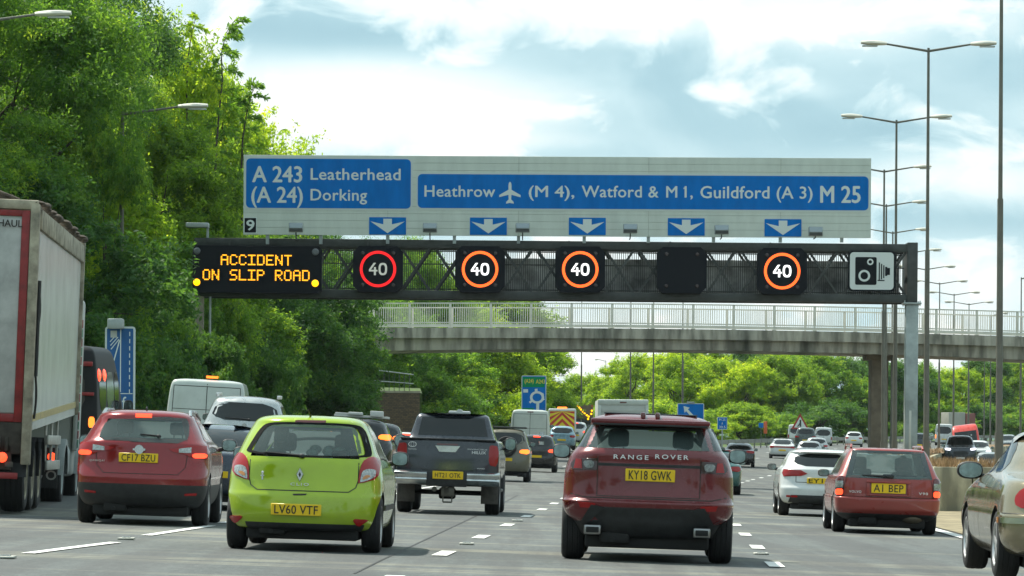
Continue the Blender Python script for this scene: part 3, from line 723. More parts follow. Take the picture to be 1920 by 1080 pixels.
def trunk_mesh(seed, h, r, lob, z0):
    rg = random.Random(seed); mb = MB(); p = Vector((0, 0, -.6)); q = p; k = 6
    pts = [Vector((rg.uniform(-.12, .12)*i, rg.uniform(-.12, .12)*i, -.6+(h+.6)*i/k)) for i in range(k+1)]
    for i in range(k): mb.tube(pts[i], pts[i+1], r*(1-.13*i), r*(1-.13*(i+1)), 8, cap=False)
    for L in lob[::2][:14]:
        e = Vector((L[0]*.85, L[1]*.85, z0+L[2]*.95)); s_ = pts[rg.randint(2, k)]; m_ = s_.lerp(e, .5)+Vector((0, 0, .5))
        mb.tube(s_, m_, r*.34, r*.2, 6, cap=False); mb.tube(m_, e, r*.2, r*.05, 6, cap=False)
    return mb
VAR = {}
def variant(key, seed, rx, rz, nl, nleaf, ls, z0, tr, **k):
    me, lob = crown_mesh(seed, rx, rz, nl, nleaf, ls, **k); t = trunk_mesh(seed, z0+rz*(1.2 if key != 'thin' else 1.8), tr, lob, z0).build('trunk', BARK); VAR[key] = (me, t.data, z0); bpy.data.objects.remove(t)
def colored(key, m):
    k2 = (key, m.name)
    if k2 not in VAR:
        me = VAR[key][0].copy(); me.materials.clear(); me.materials.append(m); VAR[k2] = me
    return VAR[k2]
variant('big1', 11, 5.2, 6.6, 44, 170000, .072, 2.2, .34); variant('big2', 12, 4.8, 7.2, 50, 170000, .070, 2.0, .32); variant('big3', 13, 5.6, 6.0, 40, 170000, .075, 2.0, .36, sprig=.2)
variant('mid1', 21, 4.4, 4.8, 34, 90000, .10, 1.3, .26, flat=1.15); variant('mid2', 22, 4.0, 5.4, 30, 90000, .10, 1.3, .24, sprig=.25, flat=1.2); variant('mid3', 23, 4.8, 4.4, 36, 90000, .105, 1.2, .26, flat=1.1)
variant('low', 31, 2.8, 1.5, 22, 50000, .065, .0, .12); variant('low2', 32, 2.3, 1.9, 20, 50000, .065, .0, .12); variant('thin', 33, 1.5, 3.4, 9, 9000, .085, 5.4, .09, sprig=.3)
def tree(kind, m, X, Y, sc_, label, group, zs=1.0, rz=None, name='tree', cat='tree', dz=0, stretch=1.0):
    t = thing(name, label, cat, (X, Y, land(X, Y)+dz), random.uniform(0, 6.28) if rz is None else rz, group); t.scale = (sc_, sc_, sc_*zs)
    link('crown', colored(kind, m), t, (0, 0, VAR[kind][2])); link('trunk', VAR[kind][1], t); return t
random.seed(5)
def top_at(u, v, Y): return PX(u, v, Y).z
# left wood: (kind, material, u of trunk, distance, top row, note)
def fit(kind, m, u, Y, vtop, label, group, rxs=1.0, **k):
    X = (u-960)/F*Y; base = land(X, Y); full = {'big1': 2.2+13.4, 'big2': 2.0+14.4, 'big3': 2.0+12.3, 'mid1': 1.3+9.8, 'mid2': 1.3+11, 'mid3': 1.2+9.0, 'low': 3.2, 'low2': 4.0, 'thin': 12.4}[kind]
    h = top_at(u, vtop, Y)-base; s = h/full; return tree(kind, m, X, Y, s*rxs, label, group, zs=1/rxs, **k)
GL_ = 'trees of the wood along the left verge'
left = [
 ('big2', LEAF_M, -190, 112, -170, 'mid green tree at the far left edge behind the lorry', 1.0),
 ('big3', LEAF_M, -45, 118, -150, 'tall mid green tree above the lorry trailer', .85),
 ('big1', LEAF_D, -20, 131, -190, 'tall dark green tree behind the nearer lamp head', .78),
 ('big2', LEAF_D, 85, 153, -150, 'dark green tree with its crown out of the top of the frame', .95),
 ('big3', LEAF_B, -110, 148, -160, 'tree deep in the wood above the tipper lorry', .9),
 ('big2', LEAF_B, 130, 164, 0, 'green tree with bright edges beside the second lamp head', .85),
 ('mid2', LEAF_B, 80, 122, 190, 'leafy tree over the tall black van', .95),
 ('mid2', LEAF_M, 205, 116, 235, 'narrow green tree hiding the column of the second lamp', .5),
 ('mid1', LEAF_D, 120, 130, 330, 'dark tree behind the blue lane sign', .9),
 ('mid3', LEAF_D, 40, 112, 330, 'low dark tree just behind the lorry trailer roof', 1.1),
 ('mid2', LEAF_B, 280, 150, 230, 'dark tree left of the message sign', .9),
 ('big1', LEAF_Y, 165, 176, 45, 'bright yellow-green tree with the tall sprig on top', .72),
 ('mid2', LEAF_Y, 305, 172, 55, 'yellow-green tree just right of the nearer dark trees, behind the second lamp head', .62),
 ('mid1', LEAF_B, 385, 180, 120, 'light green tree behind the slim sprig', .55),
 ('big3', LEAF_Y, 350, 186, 150, 'bright yellow-green tree left of the direction sign', .75),
 ('mid2', LEAF_Y, 462, 196, 225, 'sunlit tree whose top shows over the left end of the sign', .8),
 ('mid1', LEAF_M, 330, 147, 430, 'dark tree around the left gantry post', .8),
 ('mid2', LEAF_M, 420, 162, 420, 'dark tree under the message sign', 1.1),
 ('mid1', LEAF_D, 505, 172, 430, 'dark tree behind the lattice beam, right of the message sign', 1.1),
 ('mid3', LEAF_M, 515, 184, 440, 'green tree under the left speed signal', .8),
 ('mid2', LEAF_D, 545, 196, 455, 'dark tree left of the bridge railing', .95),
 ('mid1', LEAF_D, 622, 208, 545, 'dark tree hiding the left end of the footbridge', .72),
 ('mid3', LEAF_D, 560, 168, 560, 'low dark tree above the lime green car roof', 1.1),
 ('mid1', LEAF_M, 650, 245, 520, 'green tree behind the left end of the bridge', 1.1),
 ('mid2', LEAF_M, 735, 262, 575, 'tree behind the brick abutment', 1.1),
 ('big2', LEAF_D, 600, 256, 420, 'tall tree behind the gantry under the left end of the sign', .9),
 ('big1', LEAF_D, 690, 268, 430, 'tall dark tree seen through the lattice between the two left speed signals', .85),
 ('big3', LEAF_M, 775, 285, 440, 'tall tree whose top shows between the sign and the lattice', .8),
]
for k, m, u, Y, vt, lb, rx_ in left: fit(k, m, u, Y, vt, lb, GL_, rxs=rx_)
def sprig(X, Y, z0, pts, label, seed, m, u_sparse=True):
    """a slim young tree: one bending stem with feathery side shoots, every leaf on a shoot"""
    rg = np.random.default_rng(seed); base = land(X, Y); t = thing('tree', label, 'tree', (X, Y, base), 0, GL_)
    P = [Vector((0, 0, -.3))]+[PX(u, v, Y)-Vector((X, Y, base)) for u, v in pts]; st = MB(); n = len(P)-1; vs = []; tint = []
    for k in range(n): st.tube(P[k], P[k+1], .055*(1-k/n)+.010, .055*(1-(k+1)/n)+.008, 6, cap=False)
    for k in range(1, n):
        for q in range(5 if u_sparse else 8):
            a = P[k].lerp(P[k+1], q/5); L = .30+1.0*rg.random()*(1-.4*k/n); d = Vector((rg.normal(), rg.normal()*.7, .55+.3*rg.normal())); d.normalize(); c_ = a; L_ = L/7
            for s_ in range(7):
                d = (d+Vector((.10, 0, -.14))).normalized(); e = c_+d*L_; st.tube(c_, e, .012, .009, 4, cap=False); c_ = e
                for w_ in range(9):
                    p = e+Vector(rg.normal(0, .045, 3)); ax = (d+Vector(rg.normal(0, .55, 3))+Vector((0, 0, -.3))).normalized(); b = ax.cross(Vector(rg.normal(size=3))).normalized(); l = .12*rg.uniform(.7, 1.3)
                    vs += [p, p+ax*l+b*l*.35, p+ax*2*l, p+ax*l-b*l*.35]; tint.append(.35+.4*rg.random())
    st.build('trunk', BARK, t); me = bpy.data.meshes.new('crown'); me.from_pydata([tuple(v) for v in vs], [], [(4*i, 4*i+1, 4*i+2, 4*i+3) for i in range(len(tint))]); me.materials.append(m)
    at = me.attributes.new('tint', 'FLOAT', 'FACE'); at.data.foreach_set('value', tint); link('crown', me, t)
sprig(-13.2, 170, 0, [(404, 300), (410, 220), (417, 150), (415, 100), (424, 62), (440, 38)], 'slim young tree whose tall sprig bends right against the sky', 3, LEAF_M)
sprig(-11.9, 172, 0, [(452, 330), (455, 260), (462, 215), (470, 180), (480, 160)], 'thin leafy shoot against the sky above the left end of the sign', 4, LEAF_M)
sprig(-14.2, 171, 0, [(352, 260), (350, 180), (352, 110), (360, 60), (368, 30)], 'feathery young tree between the wood and the slim sprig', 5, LEAF_B)
beyond = [('mid1', LEAF_D, 770, 275, 600, 'dark tree right of the brick abutment'), ('mid2', LEAF_Y, 835, 290, 610, 'bright yellow tree under the bridge, behind the pickup'), ('mid1', LEAF_M, 885, 300, 600, 'green tree under the bridge beside the bright yellow one'),
 ('mid3', LEAF_M, 940, 318, 615, 'green tree left of the roundabout sign'), ('mid2', LEAF_M, 1000, 345, 645, 'tree whose crown ends the left wood beside the roundabout sign'), ('mid3', LEAF_B, 790, 300, 560, 'light tree seen through the bridge railing at left'), ('mid1', LEAF_M, 910, 335, 540, 'tree top showing through the bridge railing')]
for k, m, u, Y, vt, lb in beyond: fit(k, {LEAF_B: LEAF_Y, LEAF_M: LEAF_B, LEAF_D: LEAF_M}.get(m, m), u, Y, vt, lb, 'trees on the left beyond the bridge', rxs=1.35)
GR = 'trees along the outside of the bend beyond the bridge'
right = [('mid2', LEAF_B, 1062, 500, 722, 'pale yellow-green tree above the arrow board truck'), ('mid1', LEAF_B, 1098, 480, 700, 'pale rounded tree left of the white box lorry'), ('mid3', LEAF_B, 1140, 470, 712, 'bright tree directly above the white box lorry'),
 ('mid2', LEAF_B, 1182, 450, 668, 'tall bright tree right of the white box lorry'), ('mid1', LEAF_B, 1222, 460, 664, 'bright tree above the roof of the dark red car'), ('mid3', LEAF_B, 1268, 430, 672, 'bright tree behind the blue exit arrow sign'),
 ('mid2', LEAF_M, 1300, 455, 640, 'tall green tree just right of the exit arrow sign'), ('mid1', LEAF_B, 1345, 432, 668, 'sunlit tree above the small blue sign'), ('mid3', LEAF_B, 1395, 425, 690, 'bright bushy tree over the black saloon'),
 ('mid2', LEAF_D, 1420, 455, 640, 'dark tree standing behind the bright bushy one'), ('mid1', LEAF_M, 1458, 430, 660, 'green tree above the white saloon'), ('mid2', LEAF_B, 1500, 455, 650, 'light tree above the red triangle sign'),
 ('mid3', LEAF_D, 1535, 438, 668, 'dark tree above the white van'), ('mid1', LEAF_D, 1580, 445, 665, 'dark tree above the small white hatchback'), ('mid2', LEAF_D, 1622, 460, 668, 'dark tree left of the bridge pier'),
 ('mid1', LEAF_D, 1672, 470, 672, 'dark tree seen between the pier and the gantry post'), ('mid3', LEAF_D, 1715, 475, 690, 'dark tree right of the gantry post'), ('mid2', LEAF_B, 1760, 520, 695, 'light tree above the white van at right'),
 ('mid1', LEAF_B, 1800, 530, 690, 'bright tree above the curtain-sided lorry'), ('mid2', LEAF_D, 1848, 560, 670, 'dark tree left of the nearest lamp column'), ('mid3', LEAF_M, 1890, 580, 680, 'green tree right of the nearest lamp column'), ('mid1', LEAF_B, 1930, 590, 672, 'bright tree at the right edge of the photo'), ('mid2', LEAF_D, 1980, 605, 660, 'dark tree beyond the right edge')]
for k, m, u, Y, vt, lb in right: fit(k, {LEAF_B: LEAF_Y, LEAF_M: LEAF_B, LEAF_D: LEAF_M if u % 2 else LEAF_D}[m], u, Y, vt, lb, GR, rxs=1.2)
# undergrowth
ug = 0
rng = random.Random(9)
def shrub(u, Y, vt, m, label, group, kind='low', rxs=1.2, cat='bush'): return fit(kind, m, u, Y, vt, label, group, rxs=rxs, name='bush', cat=cat)
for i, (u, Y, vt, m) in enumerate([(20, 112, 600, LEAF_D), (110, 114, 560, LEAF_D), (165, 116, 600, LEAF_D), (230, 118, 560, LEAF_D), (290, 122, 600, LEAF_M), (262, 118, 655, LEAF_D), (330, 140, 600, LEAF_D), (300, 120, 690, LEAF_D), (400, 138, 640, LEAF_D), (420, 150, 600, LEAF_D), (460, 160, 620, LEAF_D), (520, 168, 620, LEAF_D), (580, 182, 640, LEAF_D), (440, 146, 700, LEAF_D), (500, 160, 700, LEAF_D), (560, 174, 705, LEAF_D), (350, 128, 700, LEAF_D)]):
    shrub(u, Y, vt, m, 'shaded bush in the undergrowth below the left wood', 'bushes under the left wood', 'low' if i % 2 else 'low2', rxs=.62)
for i, (u, Y, vt, m) in enumerate([(800, 262, 730, LEAF_M), (850, 272, 740, LEAF_M), (900, 280, 745, LEAF_D), (948, 290, 745, LEAF_M), (830, 280, 700, LEAF_Y), (990, 310, 750, LEAF_B), (1030, 340, 745, LEAF_B)]):
    shrub(u, Y, vt, m, 'leafy bush at the foot of the trees beyond the bridge', 'bushes beyond the bridge at left', 'low2' if i % 2 else 'low')
for i in range(19):
    u = 1060+i*47; Y = 385+(i % 3)*6+max(0, u-1450)*.36; vt = 778+rng.uniform(-22, 18)
    shrub(u, Y, vt, (LEAF_Y, LEAF_B, LEAF_B)[i % 3] if u < 1460 else (LEAF_M, LEAF_D, LEAF_M)[i % 3], 'roadside bush in the hedge below the trees on the bend', 'bushes in the hedge on the bend', ('low', 'low2')[i % 2], 1.7)
for i, (x, y, k, m) in enumerate([(-26, -30, 'big1', LEAF_M), (-24, -75, 'big2', LEAF_D), (-27, -120, 'big3', LEAF_M), (-24, 10, 'big3', LEAF_D), (34, -20, 'big2', LEAF_M), (38, -70, 'big1', LEAF_D), (36, -125, 'big3', LEAF_M), (-10, -230, 'big2', LEAF_D), (12, -240, 'big1', LEAF_M)]):  # out of view, added so the car bodies reflect a dark tree line
    tree(k, m, x, y, 1.0, 'unseen tree added behind the viewer for the car bodies to reflect', 'unseen trees added behind the viewer')
# distant wooded hill
mb = MB(); nh = 60; hv = []
for j, (Y, k) in enumerate(((2600, 0), (2900, .6), (3200, 1.0), (3600, .6))):
    for i in range(nh+1):
        x = -500+i*25; h = 42*math.exp(-((x-120)/330)**2)+6*math.sin(x*.021)+5*math.sin(x*.07+1)+2.5*math.sin(x*.23+j)
        hv.append((x, Y, 1+k*max(4, h)))
mb.raw(hv, [(j*(nh+1)+i, j*(nh+1)+i+1, (j+1)*(nh+1)+i+1, (j+1)*(nh+1)+i) for j in range(3) for i in range(nh)], 0, True)
struct(mb.build('distant_hill', mat('wooded_hill', (.045, .10, .07), .95, var=.6, vs=.02, bump=1, bs=.1)))

# ================================================================== GANTRY
YG = 141.0; SG = F/YG
def G(u, v, k=ROLL): return ((u-960)/SG, CAMZ+(HZ-(v-k*(u-960)))/SG)
KT = .0090
def GT(u, v): return G(u, v, KT)
def gslope(o): o.rotation_euler[1] = KT-ROLL; return o
STEEL = mat('dark_gantry_steel', (.050, .055, .052), .55, .2, var=.25, vs=3)
STEELG = mat('galvanised_steel', (.33, .37, .36), .5, .4, var=.2, vs=2)
DULL = mat('signal_housing', (.004, .006, .010), .6, spec=.2)
root = thing('gantry', 'dark steel lattice gantry spanning the carriageway and carrying the lit signals', 'gantry', (0, YG, CAMZ)); gslope(root)
def gz_(u, v): x, z = GT(u, v); return x, z-CAMZ
x0, zt = gz_(362, 446-5.4+5.4); xl_, ztop = GT(362, 440.6); ztop -= CAMZ
xr, _ = GT(1700, 457); ztop = CAMZ+(HZ-(446+.009*598))/SG-CAMZ; zbot = (HZ-(557+.009*598-1))/SG
CH = .30
for nm, za, zb in (('top_chord', ztop-CH, ztop), ('bottom_chord', zbot, zbot+CH)):
    mb = MB()
    for y in (-.05, 1.55): mb.rbox(xl_, xr, y-.09, y+.09, za, zb, .015)
    mb.build(nm, STEEL, root)
npan = 21; pw = (xr-xl_)/npan
for y, nm in ((0.0, 'lattice_brace'), (1.6, 'lattice_brace')):
    for i in range(npan):
        mb = MB(); a, b = xl_+i*pw, xl_+(i+1)*pw
        for p, q in (((a+.1, y-.03, zbot+CH), (b-.1, y-.03, ztop-CH)), ((a+.1, y+.03, ztop-CH), (b-.1, y+.03, zbot+CH))):
            d = Vector(q)-Vector(p); nn = Vector((-d.z, 0, d.x)).normalized()*.042
            P, Q = Vector(p), Vector(q); t_ = Vector((0, .03, 0))
            mb.hexa([P-nn-t_, P+nn-t_, P+nn+t_, P-nn+t_, Q-nn-t_, Q+nn-t_, Q+nn+t_, Q-nn+t_])
        mb.build(nm, STEEL, root)
for y in (.75,):
    mb = MB()
    for i in range(npan*2+1):
        x = xl_+i*pw/2; mb.box(x-.03, x+.03, -.04, 1.6, zbot+.06, zbot+.16); mb.box(x-.03, x+.03, -.04, 1.6, ztop-.16, ztop-.06)
    mb.box(xl_, xr, .45, 1.15, zbot+.17, zbot+.20); mb.build('walkway', STEEL, root)
# walkway guard: fine vertical bars with grey sheeting lashed behind
mb = MB(); n = 330
for i in range(n):
    x = xl_+.1+(xr-xl_-.2)*i/n; mb.box(x-.012, x+.012, 1.20, 1.216, zbot+CH, ztop-CH)
for z in (zbot+CH+.1, (zbot+ztop)/2+.25, ztop-CH-.05): mb.box(xl_, xr, 1.18, 1.2, z-.02, z+.02)
mb.build('walkway_guard', STEEL, root)
mb = MB(); cs = 90; rg = random.Random(3); xs_ = np.linspace(GT(885, 500)[0], xr-.2, cs); zz_ = np.linspace(zbot+.33, ztop-.58, 7)
vs = [(x, 1.33+.05*math.sin(x*5.1+z*2)+.04*math.sin(x*11+z*5), z) for z in zz_ for x in xs_]
mb.raw(vs, [(j*cs+i, j*cs+i+1, (j+1)*cs+i+1, (j+1)*cs+i) for j in range(6) for i in range(cs-1)], 0, True)
SH = mat('grey_sheeting', (.34, .35, .35), .6, var=.75, vs=1.1, col2=(.75, .76, .75)); mb.build('sheeting', SH, root)
# posts
xp, zp = GT(1707, 567); zp -= CAMZ
gp = MB(); gp.rbox(xp-.19, xp+.19, -.2, 1.75, zp-.02, ztop+.06, .02); gp.build('upper_post', STEEL, root)
gp = MB(); gp.rbox(xp-.33, xp+.33, -.32, .42, zp-.08, zp-.01, .01); gp.rbox(xp-.23, xp+.23, -.22, .3, -CAMZ-.5+gz(xp, YG), zp-.08, .02)
for s_ in (-1, 1):
    for q in (-.25, .35): gp.tube((xp+s_*.28, q, zp-.14), (xp+s_*.28, q, zp+.06), .02)
gp.rbox(xp-.085, xp+.0, -.235, -.222, GT(1705, 845)[1]-CAMZ, GT(1705, 770)[1]-CAMZ, .004, 1); gp.build('post', [STEELG, mat('pale_label', (.55, .56, .5), .5)], root)
xp2 = GT(369, 560)[0]; gp = MB(); gp.rbox(xp2-.2, xp2+.2, -.2, .3, -CAMZ-.3+gz(xp2, YG), zbot, .02); gp.build('post', CONC, root)
gp = MB(); gp.tube((xp2+.45, -.1, -CAMZ+gz(xp2, YG)), (xp2+.45, -.1, zbot), .045); gp.build('downpipe', STEELG, root)
gp = MB(); a, b = gz_(346, 418), gz_(388, 427); gp.rbox(a[0], b[0], -.3, .2, b[1], a[1], .02); gp.box(b[0]-.08, b[0], -.1, 0, ztop, b[1]+.02); gp.build('end_bracket', STEELG, root)

# ---- direction sign
BOARD = bpy.data.materials.new('sign_planks')
BOARD = mat('sign_planks', (.56, .61, .55), .6, var=.08, vs=1.3, vec=(1.6, 1, .35))
BLUE = mat('motorway_blue', (.0006, .150, .50), .6, var=.12, vs=1.5, vec=(1.5, 1, .4), spec=.12)
WHT = mat('sign_white', (.62, .68, .66), .5); WHB = mat('sign_border_white', (.55, .61, .58), .5)
SEAMM = mat('plank_gap', (.30, .33, .28), .8)
sgn = thing('direction_sign', 'long pale planked board with blue panels for Leatherhead and Heathrow above the gantry', 'road sign', (0, YG-.35, 0))
xa, za = G(455, 291.5); xb, zb_ = G(1629, 446.5+1)
mb = MB(); nb = 11; hh = (za-zb_)/nb
JX = [G(u, 300)[0] for u in (725, 970, 1213, 1460)]
edges = [xa]+JX+[xb]
for k in range(len(edges)-1):
    for j in range(nb): mb.rbox(edges[k]+.004, edges[k+1]-.004, 0, .07, zb_+j*hh+.003, zb_+(j+1)*hh-.003, .004, 0, 1)
mb.box(xa+.02, xb-.02, .02, .06, zb_+.02, za-.02, 1); mb.build('board', [BOARD, SEAMM], sgn)
mb = MB()
for u in (500, 600, 725, 850, 970, 1093, 1213, 1335, 1460, 1575):
    x = G(u, 400)[0]; mb.box(x-.06, x+.06, .08, .2, GT(u, 452)[1]-.1, za-.1)
mb.build('support', STEELG, sgn)
def panel(u0, v0, u1, v1, m, name, y, rad=.16, bord=.07, k=ROLL, parent=sgn, bm_=WHB, corners=True):
    a, b = G(u0, v0, 0)[0], G(u1, v1, 0)[0]; z1, z0 = CAMZ+(HZ-v0)/SG, CAMZ+(HZ-v1)/SG
    def rr(a, b, z0, z1, r, n=6):
        P = []
        for cx, cz, t0 in ((b-r, z1-r, 0), (a+r, z1-r, 90), (a+r, z0+r, 180), (b-r, z0+r, 270)):
            for i in range(n+1): t_ = R(t0+90*i/n); P.append((cx+r*math.cos(t_), cz+r*math.sin(t_)))
        return P
    mb = MB()
    if bord: mb.prism(rr(a-bord, b+bord, z0-bord, z1+bord, rad+bord), y-.012, y, 1)
    mb.prism(rr(a, b, z0, z1, rad), y-.018, y-.004 if bord else y, 0)
    return mb.build(name, [m, bm_], parent), a, b, z0, z1
def dr(u, v, k=ROLL): return v-k*(u-960)
panel(460, dr(460, 298)+.3, 768, 391-ROLL*(-346)+.6, BLUE, 'blue_panel', 0)
panel(781, dr(781, 327.5), 1624, dr(781, 391), BLUE, 'blue_panel', 0)
def legend(st, u0, u1, vb, vt, bold=.012, k=ROLL, m=WHT, parent=sgn, y=-.021, Yp=None, name='lettering', space=1.0, sc_=SG):
    x = ((u0+u1)/2-960)/sc_; z = CAMZ+(HZ-(vb-k*((u0+u1)/2-960)))/sc_
    return text(name, st, x, y, z, (u1-u0)/sc_, (vb-vt)/sc_, m, parent, bold, space)
def gpoly(pts, u0, v0, y, name, m, parent, sc_=SG, k=ROLL, th=.004):
    mb = MB(); mb.prism([((u0+a-960)/sc_, CAMZ+(HZ-(v0+b-k*(u0-960)))/sc_) for a, b in pts], y-th, y); return mb.build(name, m, parent)
legend('A 243', 472, 564, 342.5, 313.5, .03); legend('(A 24)', 470.5, 565.5, 380.8, 352, .025)
legend('Leatherhead', 581, 748.5, 338.5, 317.5, .018, space=1.05); legend('Dorking', 581, 686, 377, 356, .018, space=1.05)
legend('Heathrow', 794, 925.5, 370, 349.5, .018, space=1.05); legend('(M 4),', 989, 1073.5, 370.5, 350, .018); legend('Watford &', 1088, 1231, 371, 350, .018, space=1.05); legend('M', 1246, 1266, 371.5, 350.5, .018); legend('1,', 1280.5, 1295, 371.5, 350.5, .018); gpoly([(0, 0), (0, 3.2), (-5, 5.5), (-5, 3)], 1283, 350.5, -.022, 'numeral_flag', WHT, sgn)
legend('Guildford (A 3)', 1310, 1519, 373, 351, .018, space=1.03); legend('M 25', 1534.5, 1608.5, 381, 350.5, .03)
pl = [(0, -21), (2, -19), (2.8, -15), (2.8, -6), (20, 4), (20, 8), (2.8, 3.5), (2.3, 12), (7, 17), (7, 20), (0, 18.6)]
pl = pl+[(-a, b) for a, b in reversed(pl[1:-1])]
gpoly(pl, 953.5, 363, -.021, 'aeroplane_symbol', WHT, sgn)
for u, v in ((725, 424.7), (913.5, 425.3), (1098.5, 425.5), (1283.5, 426.5), (1464.5, 428.2)):
    kv = dr(u, v); o, *_ = panel(u-34.5, kv-16.2, u+34.5, kv+16.2, BLUE, 'lane_arrow_panel', 0, .02, 0)
    ar = [(-8, -13.5), (8, -13.5), (8, -3), (32, -8.5), (0, 13.5), (-32, -8.5), (-8, -3)]
    gpoly(ar, u, v, -.021, 'lane_arrow', WHT, o)
o, *_ = panel(457.5, dr(468, 409.8), 479, dr(468, 437), DULL, 'junction_number_plate', 0, .02, .03, bm_=WHT); legend('9', 461.5, 475.5, 432.5, 414, .03, parent=o)
LAMPG = mat('floodlight_glass', (.30, .36, .40), .15, .3, .5)
for i, (u, v) in enumerate(((555.5, 429.5), (805, 430), (977.5, 430), (1178, 431.5), (1348, 433.5), (1523, 437))):
    x, z = G(u, v); t = thing('sign_floodlight', ['grey box floodlight right of the black 9 plate', 'grey box floodlight between the first and second lane arrows from left', 'grey box floodlight right of the second lane arrow', 'grey box floodlight right of the third lane arrow', 'grey box floodlight right of the fourth lane arrow', 'grey box floodlight right of the last lane arrow'][i], 'floodlight', (x, YG-1.0, z), 0, 'box floodlights below the direction sign')
    mb = MB(); mb.rbox(-.26, .26, -.12, .12, -.17, .17, .02, 0, 1); mb.build('housing', STEELG, t)
    mb = MB(); mb.rbox(-.235, .235, -.13, -.118, -.02, .145, .006, 0, 1); mb.build('lens', LAMPG, t)
    mb = MB(); mb.rbox(-.235, .235, -.128, -.118, -.15, -.035, .006, 0, 1); mb.build('hood', STEEL, t)
    mb = MB(); mb.tube((0, 0, -.17), (0, .12, GT(u, 450)[1]-z), .022); mb.tube((0, .12, GT(u, 450)[1]-z), (0, .9, GT(u, 450)[1]-z), .022); mb.build('bracket', STEEL, t)

# ---- message sign
AMB = mat('led_amber', (.9, .45, .02), .4, emit=(1, .37, .01), es=1.3); AMBL = mat('lit_amber_lantern', (.9, .4, .02), .3, emit=(1, .50, .0), es=1.5)
LREDO = mat('led_orange_red', (.9, .1, .02), .4, emit=(1, .11, .012), es=1.4); LRED = mat('led_red', (.6, .01, .02), .4, emit=(.66, .004, .004), es=1.0)
LWH = mat('led_white', (.8, .8, .8), .4, emit=(1, 1, .98), es=1.1); LDIM = mat('led_dim', (.3, .3, .28), .4, emit=(.20, .22, .19), es=1.0)
OFFL = mat('unlit_lantern', (.03, .025, .03), .2, 0, .6)
def housing(name, label, cat, u0, v0, u1, v1, group=None, dpt=.55, cut=.12):
    um, vm = (u0+u1)/2, (v0+v1)/2; x, z = GT(um, vm); t = thing(name, label, cat, (x, YG-.12, z), 0, group); gslope(t)
    w2, h2 = (u1-u0)/SG/2, (v1-v0)/SG/2; c = cut
    P = [(-w2+c, -h2), (w2-c, -h2), (w2, -h2+c), (w2, h2-c), (w2-c, h2), (-w2+c, h2), (-w2, h2-c), (-w2, -h2+c)]
    MB().prism(P, -dpt, 0).build('housing', DULL, t)
    for s_ in (-1, 1): MB().box(s_*w2*.45-.03, s_*w2*.45+.03, -.1, .1, h2, h2+.22).build('hanger', STEEL, t); return t, w2, h2, -dpt
t, w2, h2, yf = housing('message_sign', 'black electronic message sign reading ACCIDENT ON SLIP ROAD in amber', 'message sign', 362, 461, 603, 549)
tu, tv = 482.5, 505.0
def ledtext(st, u0, u1, v0, v1, parent, m, y):
    nc = len(st)*6-1; mb = MB(); cw = (u1-u0)/nc/SG; chh = (v1-v0)/7/SG; xo = (u0-tu)/SG; zo = -(v0-tv)/SG
    for i, ch in enumerate(st):
        rows_ = GL[ch].split()
        for r_ in range(7):
            for c in range(5):
                if rows_[r_][c] == '1':
                    a = xo+(i*6+c)*cw; b = zo-(r_+1)*chh; g_ = .10
                    mb.face([(a+cw*g_*.4, y, b+chh*g_), (a+cw*(1-g_*.4), y, b+chh*g_), (a+cw*(1-g_*.4), y, b+chh*(1-g_)), (a+cw*g_*.4, y, b+chh*(1-g_))])
    return mb.build('led_lettering', m, parent)
ledtext('ACCIDENT', 414.5, 547, 477.5, 497.5, t, AMB, yf-.012); ledtext('ON SLIP ROAD', 381, 580.5, 505.5, 526, t, AMB, yf-.012)
for u, v, on in ((370, 530, 1), (591, 530, 1), (370, 471.5, 0), (591, 471.5, 0)):
    mb = MB(); mb.lathe([(yf+.005, .13), (yf-.02, .125), (yf-.05, .08)], 20, 0, ((u-tu)/SG, 0, -(v-tv)/SG), 'Y'); mb.build('lantern', AMBL if on else mat('grey_lantern', (.12, .13, .14), .3), t)
